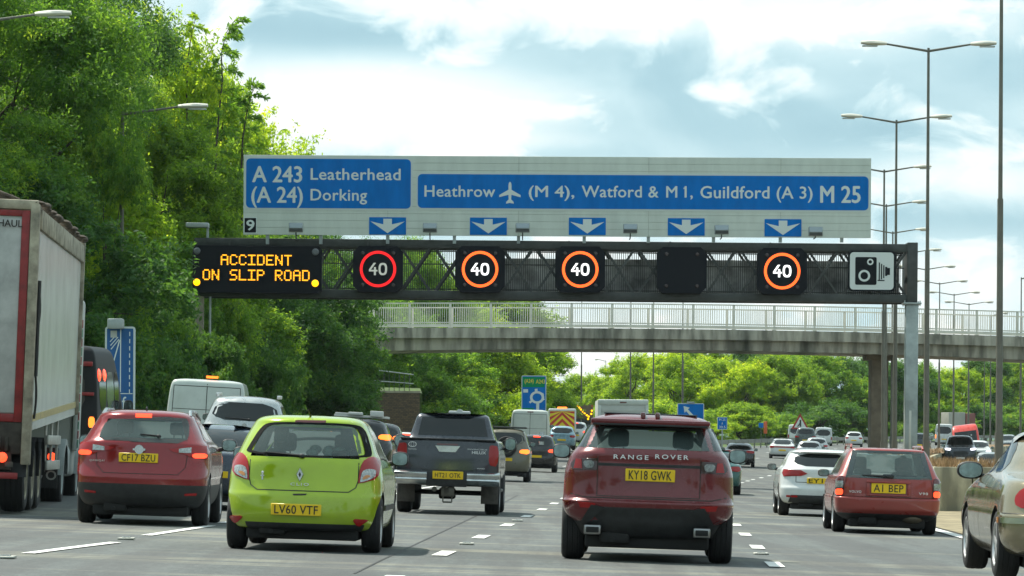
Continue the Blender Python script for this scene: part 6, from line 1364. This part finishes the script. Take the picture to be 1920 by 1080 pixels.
mb.tube((-.4, .2, ztp+.02), (-2.4, .5, ztp+.12), .06); mb.tube((-.3, .1, ztp), (-.9, .3, ztp+.22), .03); mb.build('rolled_sheet', mat('dirty_tarpaulin', (.07, .055, .04), .9, var=.5, vs=6), t)
mb = MB(); mb.box(.0, .012, .3, LB-.15, zbt+.10, zbt+.2); o = mb.build('reflective_tape', mat('tape_yellow', (.45, .34, .10), .4, var=.3, vs=5), t); 
for v_ in o.data.vertices: v_.co.z += (zbf-zbt)*v_.co.y/LB+.03
mb = MB()
for i in range(16): a = 2.4-i*.12; mb.tube((.03+.02*math.sin(i*.6), .28+.07*math.sin(i*.5), a+.9), (.03+.02*math.sin(i*.6+.6), .28+.07*math.sin(i*.5+.5), a+.78), .018, n=6)
mb.tube((.04, .15, 3.4), (.04, .15, 2.0), .03); mb.build('hydraulic_hose', BLACK, t)
text('lettering', 'EHAUL', -.44, -.035, ztp-.40, .42, .10, INK, t, .02)
RUST = mat('dirty_chassis', (.045, .038, .03), .9, var=.5, vs=6)
mb = MB(); mb.rbox(-WB+.05, -.05, -.02, .25, zbt-.35, zbt+.12, .02); mb.rbox(-WB+.7, -.7, .1, 9, .85, 1.15, .02); mb.rbox(-WB+.2, -.25, -.02, .10, .62, .98, .01); mb.rbox(-WB+.1, -.12, .3, .34, .35, .9, .01, 0)
for i in range(5): mb.rbox(-.35-.1*i, -.30-.1*i, -.05, .1, zbt-.3+.04*i, zbt-.1, .01)
mb.build('chassis', RUST, t)
mb = MB(); mb.lathe([(-.02, .075), (-.05, .07), (-.06, .03)], 16, 0, (-.38, -.03, .80), 'Y'); mb.build('lit_tail_lamp', REDON, t); MB().lathe([(-.02, .05), (-.05, .05), (-.06, .03)], 16, 0, (-.60, -.03, .80), 'Y').build('lit_tail_lamp', REDON, t)
MB().rbox(-.85, -.15, -.04, -.02, .49, .58, .005).build('red_reflector_board', mat('tape_red', (.3, .03, .03), .4), t)
MB().rbox(-.34, -.22, -.03, -.01, .66, .74, .005).build('number_plate', mat('dirty_plate', (.07, .07, .06), .6), t)
for i, y in enumerate((.75, 2.05, 3.35)):
    for sg in (-.26, -WB+.26): wheel(t, sg, y, .52, .36, 1 if sg > -1 else -1, DIRT)
    mb = MB()
    for k_ in range(9):
        a0, a1 = math.pi*(k_/9), math.pi*((k_+1)/9); r_ = .60; mb.face([(-.46, y+r_*math.cos(a0), .52+r_*math.sin(a0)), (-.46, y+r_*math.cos(a1), .52+r_*math.sin(a1)), (-.04, y+r_*math.cos(a1), .52+r_*math.sin(a1)), (-.04, y+r_*math.cos(a0), .52+r_*math.sin(a0))])
    mb.build('mudguard', BLACK, t)
mb = MB(); 
for z_ in (.60, 1.0): mb.rbox(-.06, -.02, 4.3, 7.1, z_, z_+.15, .01)
for y in (4.4, 5.7, 7.0): mb.rbox(-.1, -.06, y-.05, y+.05, .6, 1.5, .01)
mb.build('side_guard', mat('guard_alloy', (.45, .45, .40), .5, .3, var=.2, vs=3), t)
mb = MB(); mb.rbox(-.9, -.06, 7.2, 7.26, .28, .95, .01); mb.build('mud_flap', BLACK, t); text('lettering', 'VO', -.24, 7.19, .42, .32, .15, mat('flap_white', (.35, .36, .34), .6), t, .03, 1.1)
for y in (8.0, 11.8):
    for sg in (-.20, -WB+.2): wheel(t, sg, y, .50, .34, 1 if sg > -1 else -1, STEELG)
    mb = MB()
    for k_ in range(12):
        a0, a1 = math.pi*(k_/12), math.pi*((k_+1)/12); r_ = .60
        for q0, q1, rr0, rr1 in ((-.40, .02, r_, r_), (.02, .02, r_, r_-.10)): mb.face([(q0, y+rr0*math.cos(a0), .5+rr0*math.sin(a0)), (q0, y+rr0*math.cos(a1), .5+rr0*math.sin(a1)), (q1, y+rr1*math.cos(a1), .5+rr1*math.sin(a1)), (q1, y+rr1*math.cos(a0), .5+rr1*math.sin(a0))])
    mb.build('wheel_arch', STEELG, t)
mb = MB(); mb.lathe([(-.02, .07), (-.05, .06)], 14, 0, (-.16, 7.15, .80), 'Y'); mb.build('lit_tail_lamp', REDON, t)
mb = MB(); mb.rbox(-WB+.05, -.05, 10.6, 12.7, .45, 3.6, .10, 0, 3); mb.rbox(-.05, .03, 10.5, 11.1, .9, 3.3, .03); mb.build('cab', mat('lorry_cab_white', (.45, .47, .44), .4), t); mb = MB()
for k_ in range(14): mb.box(.035, .045, 10.52, 10.70, .95+.32*(k_ % 7)+.16*(k_//7), 1.09+.32*(k_ % 7)+.16*(k_//7), k_//7)
mb.build('cab_stripes', [mat('stripe_green', (.01, .16, .09), .4), TRED], t)
mb = MB(); mb.rbox(-.7, -.06, 9.0, 10.2, .45, 1.0, .1); mb.build('fuel_tank', STEELG, t)
# ---- black minibus ahead of the lorry
c = Car('black_coach', 'tall glossy black van with tinted glass between the lorry and the blue lane sign', 'van', 88, 92, 1150, vb=958, dz=-.22)
K = [(.30, .80, .12, 5.2, .12), (.40, .96, .0, 5.3, .15), (1.2, .98, .0, 5.2, .16), (1.8, .96, .02, 4.6, .18), (2.6, .90, .05, 3.8, .2), (2.86, .84, .10, 3.5, .22), (2.95, .72, .2, 3.4, .25), (2.98, .4, .5, 3.0, .25)]
c.body(K, mat('dark_lorry_panel', (.008, .009, .010), .5, spec=.25), nr=5, wheels=(1.0, 4.2), R_=.36)
c.pt('rear_window', [[(-.75, 1.5), (.72, 1.5), (.68, 2.6), (-.70, 2.6)]], TINT, .01, 1); MB().rbox(-.7, .85, -.02, .04, 2.55, 2.64, .01).build('red_trim', TRED, c.root); MB().rbox(-.7, .9, -.04, .02, 1.95, 2.02, .01).build('red_trim', TRED, c.root); MB().rbox(-.5, .55, -.03, .02, 2.66, 2.80, .02).build('light_bar', REDDK, c.root)
for sg in (-1, 1):
    c.pt('tail_lamp', [[(sg*.80, 1.30), (sg*.92, 1.30), (sg*.92, 1.52), (sg*.80, 1.52)]], AMBON if sg > 0 else RED, .02, 1)
    f = c.sh.side(sg)
    for i, (a, b) in enumerate(((.45, 1.5), (1.6, 2.7), (2.8, 3.5))): c.pt('side_window', [[(a, 1.65), (b, 1.65), (b-.05, 2.45), (a, 2.45)]], MIRRG if i == 1 else TINT, .006, 1, surf=f, flip=sg < 0)
for y in (.5, 1.3): MB().ell((.90, y, 2.36), (.06, .24, .15), 0, 14, 10).build('red_lamp_reflection', REDON, c.root); c.mirrors(4.0, 1.7, .2, .34, .04)  # glowing ovals standing in for red lamps reflected in the side

# ================================================================== FARTHER TRAFFIC
def T(kind, W, H, L):
    w = W/2
    if kind == 'hatch': k = [(.16, .80, .25, .2, .4), (.20, .93, .06, .05, .45), (.32, .99, 0, 0, .5), (.44, 1, .0, 0, .5), (.58, .985, .06, .15, .5), (.66, .95, .09, .9, .5), (.70, .91, .13, 1.2, .5), (.84, .82, .32, 1.6, .5), (.93, .74, .45, 1.9, .5), (.98, .55, .6, 2.1, .5), (1, .25, .9, 2.4, .4)]
    elif kind == 'suv': k = [(.16, .80, .25, .2, .4), (.20, .95, .06, .05, .45), (.35, .99, 0, 0, .5), (.50, 1, .02, 0, .5), (.62, .98, .05, .3, .5), (.66, .94, .08, 1.1, .5), (.72, .89, .13, 1.4, .5), (.86, .80, .28, 1.8, .5), (.94, .73, .36, 2.1, .5), (.98, .58, .5, 2.3, .5), (1, .25, .9, 2.6, .4)]
    elif kind == 'saloon': k = [(.16, .80, .25, .2, .4), (.20, .93, .06, .05, .45), (.34, .99, 0, 0, .5), (.50, 1, .02, 0, .55), (.64, .975, .05, .35, .55), (.68, .93, .16, 1.0, .55), (.70, .89, .65, 1.3, .6), (.84, .78, 1.05, 1.7, .6), (.94, .68, 1.45, 2.0, .6), (.985, .5, 1.8, 2.2, .5), (1, .25, 2.1, 2.4, .3)]
    elif kind == 'van': k = [(.12, .85, .12, .15, .14), (.17, .97, .0, .02, .16), (.38, 1, 0, 0, .16), (.45, .995, 0, .35, .16), (.52, .985, .01, .9, .16), (.72, .955, .03, 1.4, .18), (.93, .90, .06, 1.9, .2), (.98, .84, .11, 2.1, .22), (1, .6, .3, 2.3, .25)]
    elif kind == 'front': k = [(.16, .80, .2, .2, .4), (.20, .95, .05, .05, .45), (.34, .99, 0, 0, .5), (.50, 1, .03, 0, .5), (.60, .98, .12, .1, .5), (.65, .94, .8, .15, .5), (.68, .90, 1.1, .2, .5), (.84, .80, 1.5, .3, .5), (.94, .72, 1.8, .45, .5), (.985, .55, 2.0, .6, .5), (1, .25, 2.3, .9, .3)]
    elif kind == 'vanfront': k = [(.10, .85, .12, .15, .2), (.16, .97, .0, .02, .25), (.34, 1, .03, 0, .25), (.42, .99, .30, 0, .25), (.45, .985, .55, .02, .25), (.70, .96, .95, .03, .25), (.82, .94, 1.15, .06, .25), (.94, .88, 1.45, .12, .25), (.985, .80, 1.7, .2, .25), (1, .6, 2.0, .3, .3)]
    return [(a*H, b*w, c_, L-d, D_) for a, b, c_, d, D_ in k]
LIT = {'r': REDON, 'o': AMBON, 'n': RED}
def traffic(kind, name, label, cat, u, s_, vp, pm, W, H, L, lamp='n', dz=0, plate='', rails=False, lampz=.56, cab=None, mirror=True, vb=None, group=None, hb=False, far=False, win=True, lampw=.18, vt=None):
    on = kind.endswith('front'); c = Car(name, label, cat, u, s_, vp, dz=dz, oncoming=on, group=group, vb=vb)
    R_ = .33 if cat == 'car' else .36
    print('TOP', label[:40], u, round(HZ-s_*(c.Zg+H-CAMZ)+ROLL*(u-960)), vt)
    if vt: c.root.location.z = CAMZ+(HZ+ROLL*(u-960)-vt)/s_-H
    c.body(T(kind, W, H, L), pm, nr=3 if 'van' not in kind else 5, clad=lambda x, y, z: z < .2*H if cat == 'car' else z < .16*H, wheels=(.8, L-.9), R_=R_, wt=.22, sub=3 if far else 4)
    w = W/2; zw0, zw1 = (.70, .92) if not on else ((.67, .93) if kind == 'front' else (.48, .80))
    if kind == 'saloon': zw0, zw1 = .705, .94
    if 'van' == kind:
        if win: c.pt('rear_window', [[(-w*.78, .55*H), (w*.78, .55*H), (w*.72, .88*H), (-w*.72, .88*H)]], TINT, .008, 1)
        c.rseam([(0, .2*H), (0, .95*H)], .02, 'door_seam'); c.rseam([(-w*.86, .2*H), (-w*.82, .92*H), (w*.82, .92*H), (w*.86, .2*H)], .018, 'door_seam'); c.rseam([(-w*.84, .66*H), (w*.84, .66*H)], .015, 'door_swage')
    else: c.pt('windscreen' if on else 'rear_window', [[(-w*.80, zw0*H), (w*.80, zw0*H), (w*(.66 if kind != 'vanfront' else .80), zw1*H), (-w*(.66 if kind != 'vanfront' else .80), zw1*H)]], TINT, .006, 1 if kind != 'vanfront' else 0, nc=10)
    for sg in (-1, 1):
        lz = lampz*H; lw = lampw*W
        if on: c.pt('headlamp', [[(sg*(w*.95), lz), (sg*(w*.58), lz-.03), (sg*(w*.60), lz-.15), (sg*(w*.93), lz-.13)]], HEADL, .02, 1)
        elif kind == 'van': c.pt('tail_lamp', [[(sg*w*.96, .34*H), (sg*w*.86, .34*H), (sg*w*.86, .50*H), (sg*w*.96, .50*H)]], LIT[lamp], .02, 0)
        else: c.pt('tail_lamp', [[(sg*w*.95, lz+.10), (sg*(w*.95-lw), lz+.09), (sg*(w*.95-lw*1.1), lz-.03), (sg*w*.93, lz-.07)]], LIT[lamp], .02, 1)
        f = c.sh.side(sg); ya = c.sh.ry(w*.5, zw0*H)+.35; yb = c.sh.fy(w*.5, zw0*H)-.25; ym = (ya+yb)/2
        if kind != 'van': c.pt('side_window', [[(ya, zw0*H), (ym-.04, zw0*H), (ym-.04, (zw1-.03)*H), (ya+.25, (zw1-.03)*H)]], TINT, .005, 0, surf=f, flip=sg < 0); c.pt('side_window', [[(ym+.04, zw0*H), (yb, zw0*H), (yb-.35, (zw1-.03)*H), (ym+.04, (zw1-.03)*H)]], TINT, .005, 0, surf=f, flip=sg < 0)
        else: c.pt('side_window', [[(L-2.1, .55*H), (L-1.3, .55*H), (L-1.7, .8*H), (L-2.1, .8*H)]], TINT, .005, 0, surf=f, flip=sg < 0)
        if rails: MB().rbox(sg*w*.70-.02, sg*w*.70+.02, .8, L*.55, H-.03, H+.05, .015).build('roof_rail', SILVER, c.root)
    if hb: c.pt('high_brake_lamp', [[(-.16, .955*H), (.16, .955*H), (.16, .93*H), (-.16, .93*H)]], REDON, .02, 0)
    if on:
        c.pt('grille', [[(-w*.5, .50*H), (w*.5, .50*H), (w*.45, .36*H), (-w*.45, .36*H)]], BLACK, .012, 1); c.plate(plate or '', 0, .27*H, m=WPLATE)
    else: c.plate(plate, 0, (.42 if kind != 'van' else .30)*H)
    if mirror: c.mirrors(c.sh.fy(0, zw0*H)-.45 if not on else c.sh.ry(0, zw0*H)+.3, zw0*H+.02, .20, .16, .02, BLACK)
    return c
tf = traffic
c = tf('van', 'panel_van', 'grey-white panel van with a lit red lamp over its doors, behind the silver SUV', 'van', 380, 74, 760, P_VAN, 2.05, 2.26, 5.2, win=False); c.pt('high_brake_lamp', [[(-.05, 2.36), (.25, 2.36), (.25, 2.30), (-.05, 2.30)]], AMBON, .03, 0)
c = tf('suv', 'suv_car', 'silver SUV with roof rails and a yellow plate, above the lime green roof', 'car', 452, 86, 830, P_SILV, 1.92, 1.78, 4.7, rails=True, plate="'21 HZ", vt=743); c.wiper(.1, 1.27, -.4, 1.29)
MB().lathe([(-.02, .05), (.0, .055)], 16, 0, (0, .06, 1.14), 'Y').build('badge', CHROME, c.root)
c = tf('saloon', 'saloon_car', 'dark blue saloon with an orange lit lamp between the red crossover and lime car', 'car', 395, 112, 900, P_NAVY, 1.78, 1.44, 4.6, lamp='o', plate='', lampz=.60); text('badge_lettering', 'CDTI', .30, c.sh.ry(.3, .95)-.02, .96, .2, .05, SILVER, c.root, .02)
c = tf('suv', 'people_carrier', 'dark people carrier with a white roof rack, mostly behind the lime green car', 'car', 668, 68, 950, P_BLACK, 1.86, 1.78, 4.6, lamp='o', lampz=.72, vt=785)
mb = MB(); 
for y in (.8, 1.6, 2.4): mb.rbox(-.75, .75, y, y+.06, 1.82, 1.88, .01)
mb.rbox(-.72, -.3, .8, 2.4, 1.88, 1.93, .01); mb.rbox(.25, .62, .7, 1.0, 1.86, 2.02, .02); mb.rbox(-.35, .05, .7, .9, 1.88, 1.96, .02); mb.build('roof_rack', mat('rack_white', (.5, .52, .5), .5), c.root)
tf('hatch', 'hatchback_car', 'dark hatchback with an upright red lamp between the lime car and the pickup', 'car', 702, 60, 1000, P_BLACK, 1.74, 1.62, 4.1, lamp='o', lampz=.70, vt=792)
tf('hatch', 'hatchback_car', 'small white-roofed car with a lit high brake lamp, left of the pickup cab', 'car', 757, 48, 1050, P_WHITE, 1.74, 1.62, 4.0, lamp='r', hb=True)
c = tf('suv', 'off_road_car', 'olive grey four-by-four with a spare wheel on its door, right of the pickup', 'car', 945, 54, 1110, P_OLIVE, 1.76, 1.85, 4.3, lamp='o', vb=890, win=True, lampz=.56); sp2 = wheel(c.root, .05, -.05, .36, .22, -1, P_OLIVE); sp2.name = 'spare_wheel'; sp2.location = (.05, -.02, 1.22); sp2.rotation_euler = (0, 0, -math.pi/2)
mb = MB(); mb.rbox(.45, .75, .3, .33, .18, .5, .01); mb.rbox(-.75, -.45, .3, .33, .18, .5, .01); mb.build('mud_flap', BLACK, c.root)
mb = MB(); mb.rbox(-.7, .7, .6, 2.6, 1.86, 1.92, .02); mb.build('roof_rack', STEEL, c.root)
tf('suv', 'suv_car', 'black SUV with brake lamps lit in front of the white van', 'car', 1004, 41, 1160, P_BLACK, 1.89, 1.72, 4.6, lamp='r', hb=True, plate='')
c = tf('van', 'panel_van', 'white high-roofed panel van with plain doors left of the chevron van', 'van', 991, 37.5, 1130, P_VAN, 2.0, 2.75, 5.9, win=False, dz=.15); c.pt('high_brake_lamp', [[(-.15, 2.66), (.15, 2.66), (.15, 2.61), (-.15, 2.61)]], REDDK, .02, 0)
tf('hatch', 'hatchback_car', 'pale blue hatchback partly behind the white van and the dark red car mirror', 'car', 1052, 30, 1150, paint('pale_blue_paint', (.20, .34, .42), .2, .3), 1.75, 1.5, 4.0, dz=.5)
tf('suv', 'suv_car', 'white SUV with two lit brake lamps below the arrow board', 'car', 1078, 26, 1160, P_WHITE, 1.85, 1.65, 4.4, lamp='r', hb=True, dz=.5)
# chevron van
Y = 275; s_ = F/Y; p = PX(1054, 805, Y); b = gz(p.x, Y)+.2; t = thing('chevron_van', 'highway maintenance van with red and yellow chevrons across its rear', 'van', (p.x, Y, b)); H_ = PX(1054, 766, Y).z-b; w2 = 1.0
mb = MB(); mb.rbox(-w2, w2, .0, 5.0, .45, H_, .12, 0, 3); mb.build('van_body', P_VAN, t); cz = H_*.55
mb = MB(); mb.rbox(-w2+.12, w2-.12, -.02, .02, .7, H_-.18, .02); mb.build('rear_door', mat('chevron_yellow', (.80, .62, .01), .4), t)
mb = MB()
for i in range(-1, 6):
    z = .35+i*.48
    for sg in (-1, 1):
        P = [(0, z+.62), (0, z+.86), (sg*(w2-.12), z+.86-.85), (sg*(w2-.12), z+.62-.85)]
        q = [(x_, min(H_-.2, max(.72, zz))) for x_, zz in P]; mb.face([(x_, -.026, zz) for x_, zz in q])
mb.build('chevron_stripes', mat('chevron_red', (.55, .035, .02), .4), t); MB().rbox(-.35, .35, .1, .4, H_-.02, H_+.12, .04).build('beacon_bar', AMBON, t)
for x_ in (-.8, .8):
    for y in (.9, 4.0): wheel(t, x_, y, .36, .22, 1 if x_ > 0 else -1)
# arrow board lorry
Y = 330; s_ = F/Y; p = PX(1093, 800, Y); b = gz(p.x, Y); t = thing('arrow_board_lorry', 'dark lorry carrying an orange lit diagonal arrow board', 'lorry', (p.x, Y, b)); q = lambda u, v: ((u-1093)/s_, PX(1093, v, Y).z-b)
mb = MB(); mb.rbox(-.95, .95, .2, 6, .5, q(0, 782)[1], .05); mb.rbox(-.6, .85, 0, .25, q(0, 792)[1], q(0, 779)[1], .04); mb.build('lorry_body', mat('lorry_dark', (.04, .045, .05), .6), t)
mb = MB(); mb.rbox(q(1073, 0)[0], q(1112, 0)[0], -.1, 0, q(0, 785)[1], q(0, 759)[1], .03); mb.build('arrow_board', mat('board_brown', (.16, .11, .07), .7, var=.2, vs=2), t)
mb = MB()
for u, v in [(1082.5, 761), (1086, 764.5), (1089, 768), (1092.5, 771.5), (1096, 775), (1100, 778.5), (1103.5, 781), (1109.5, 770), (1108.5, 776), (1102.5, 785.5)]: x_, z_ = q(u, v); mb.lathe([(-.11, .085), (-.14, .08), (-.15, .04)], 12, 0, (x_, 0, z_), 'Y')
mb.build('arrow_lamps', AMBL, t); mb = MB()
for u, v in [(1075, 761), (1110, 761)]: x_, z_ = q(u, v); mb.lathe([(-.11, .11), (-.14, .1)], 12, 0, (x_, 0, z_), 'Y')
mb.build('corner_lamp', mat('dull_orange', (.45, .13, .02), .4), t)
for x_ in (-.8, .8):
    for y in (1.2, 5): wheel(t, x_, y, .42, .3, 1 if x_ > 0 else -1)
# white box lorry
Y = 185; p = PX(1168, 850, Y); b = gz(p.x, Y); t = thing('box_lorry', 'white box lorry with a roller shutter rear, over the dark red car roof', 'lorry', (p.x, Y, b)); H_ = PX(1168, 749, Y).z-b; w2 = 1.22
BXW = mat('box_white', (.47, .49, .46), .5, var=.1, vs=1); mb = MB(); mb.rbox(-w2, w2, .04, 6.2, .95, H_, .06, 0, 2); mb.build('box_body', BXW, t)
mb = MB(); mb.rbox(-w2, w2, 0, .06, H_-.26, H_-.02, .02); mb.rbox(-w2, -w2+.16, 0, .06, .95, H_-.26, .02); mb.rbox(w2-.16, w2, 0, .06, .95, H_-.26, .02); mb.build('rear_frame', P_VAN, t); mb = MB()
for i in range(12): z = 1.05+i*.17; mb.rbox(-w2+.17, w2-.17, .01, .05, z, min(z+.16, H_-.27), .01) if z < H_-.3 else None
mb.build('roller_shutter', BXW, t); MB().rbox(-.16, .16, -.03, .02, H_-.17, H_-.11, .01).build('marker_lamp', REDDK, t); mb = MB(); mb.rbox(-1.0, 1.0, .2, 8.2, .5, .95, .05); mb.rbox(-1.1, 1.1, 6.5, 8.3, .6, 2.5, .15, 0, 3); mb.build('chassis_cab', P_WHITE, t)
for x_ in (-.95, .95):
    for y in (1.4, 7.2): wheel(t, x_, y, .45, .3, 1 if x_ > 0 else -1)
tf('saloon', 'saloon_car', 'dark teal saloon almost hidden by the right flank of the dark red car', 'car', 1334, 62, 1250, P_TEAL, 1.8, 1.36, 4.6)
tf('saloon', 'saloon_car', 'black saloon ahead on the open road right of the dark red car', 'car', 1385, 32, 1420, P_BLACK, 1.86, 1.42, 4.9, vb=877, lampw=.24, lampz=.62)
c = tf('saloon', 'saloon_car', 'white saloon with a full-width red light bar, on the bend', 'car', 1466, 26, 1530, P_WHITE, 1.9, 1.45, 4.8, vb=861, plate=''); c.pt('light_bar', [[(-.80, .88), (.80, .88), (.80, .80), (-.80, .80)]], RED, .03, 0)
FG = dict(far=True)
tf('van', 'panel_van', 'small white van to the left of the dark grey off-roader, under the triangle sign', 'van', 1494, 19, 1600, P_WHITE, 1.9, 2.0, 4.4, **FG)
tf('suv', 'off_road_car', 'dark grey off-roader between two white vans on the bend', 'car', 1509, 21, 1580, paint('grey_green_paint', (.05, .07, .065), .2, .3), 1.95, 1.95, 4.5, **FG)
tf('van', 'panel_van', 'white van with roof bars right of the dark grey off-roader', 'van', 1543, 19, 1640, P_WHITE, 1.72, 1.8, 4.4, **FG)
tf('hatch', 'hatchback_car', 'silver hatchback whose roof shows over the white hatchback', 'car', 1516, 28, 1560, P_SILV, 1.78, 1.48, 4.1)
tf('hatch', 'hatchback_car', 'silver car just ahead of the other silver hatchback on the bend', 'car', 1530, 24.5, 1580, P_SILV, 1.8, 1.48, 4.2)
tf('hatch', 'hatchback_car', 'small white hatchback alone on the far bend, left of the bridge pier', 'car', 1600, 19, 1690, P_WHITE, 1.72, 1.5, 3.9, lamp='n', vb=839, **FG)
tf('suv', 'suv_car', 'dark car with a yellow plate seen between the gantry post and a lamp column', 'car', 1722, 24, 1800, P_SLATE, 1.85, 1.6, 4.5, vt=812, **FG)
tf('van', 'panel_van', 'white van beyond the central reserve, left of the red van', 'van', 1769, 17, 1850, P_WHITE, 2.0, 2.4, 5.5, lamp='o', **FG)
tf('front', 'pickup_truck', 'dark oncoming pickup with bright headlamps behind the tan wall', 'pickup', 1801, 32, 1640, P_SLATE, 1.9, 1.82, 5.0, rails=True, lampz=.60)
tf('vanfront', 'post_van', 'oncoming red van with a high roof behind the dark pickup', 'van', 1816, 25, 1700, P_BRED, 2.05, 2.6, 5.5, lampz=.34, vt=795)
tf('front', 'hatchback_car', 'white oncoming car partly hidden behind the dark pickup', 'car', 1833, 29, 1680, P_WHITE, 1.78, 1.45, 4.2)
tf('front', 'hatchback_car', 'pale oncoming car low behind the wall next to the gold car window', 'car', 1860, 36, 1640, P_SILV, 1.8, 1.45, 4.2, vt=848)
tf('front', 'estate_car', 'silver oncoming car right of the nearest lamp column', 'car', 1889, 22, 1750, P_SILV, 1.8, 1.55, 4.4, vt=814, **FG)
# curtain lorry
Y = 430; a, b_ = PX(1779, 773, Y), PX(1832, 803, Y); bz = gz((a.x+b_.x)/2, Y); t = thing('curtain_lorry', 'grey and maroon curtain-sided lorry behind the red van', 'lorry', (a.x, Y, bz)); L_ = b_.x-a.x; t.rotation_euler = (0, 0, .25)
mb = MB(); mb.rbox(0, L_*.62, 0, 2.5, 1.1, a.z-bz, .05); mb.build('grey_curtain', mat('curtain_grey', (.30, .30, .26), .6, var=.1, vs=1), t); mb = MB(); mb.rbox(L_*.62+.03, L_, -.02, 2.5, 1.1, a.z-bz-.1, .05); mb.build('maroon_curtain', mat('curtain_maroon', (.20, .07, .06), .6), t)
MB().rbox(.1, L_, .3, 2.3, .5, 1.08, .05).build('chassis', DARKU, t)
for x_ in (.8, 2.0, L_-1): w_ = wheel(t, x_, .2, .5, .3, 1); w_.rotation_euler = (0, 0, -math.pi/2)
# ================================================================== AIR
hz = MB(); hz.box(-700, 1200, -300, 3900, -4, 130); o = hz.build('haze', mat('haze_air')); o['kind'] = 'stuff'
hm = o.data.materials[0]; ht = hm.node_tree; ht.nodes.clear(); pv = ht.nodes.new('ShaderNodeVolumePrincipled'); pv.inputs['Color'].default_value = (.80, .90, .95, 1); pv.inputs['Density'].default_value = .00005; pv.inputs['Anisotropy'].default_value = .3
ho = ht.nodes.new('ShaderNodeOutputMaterial'); ht.links.new(pv.outputs[0], ho.inputs['Volume'])
print('SCRIPT OK objects', len(bpy.data.objects))
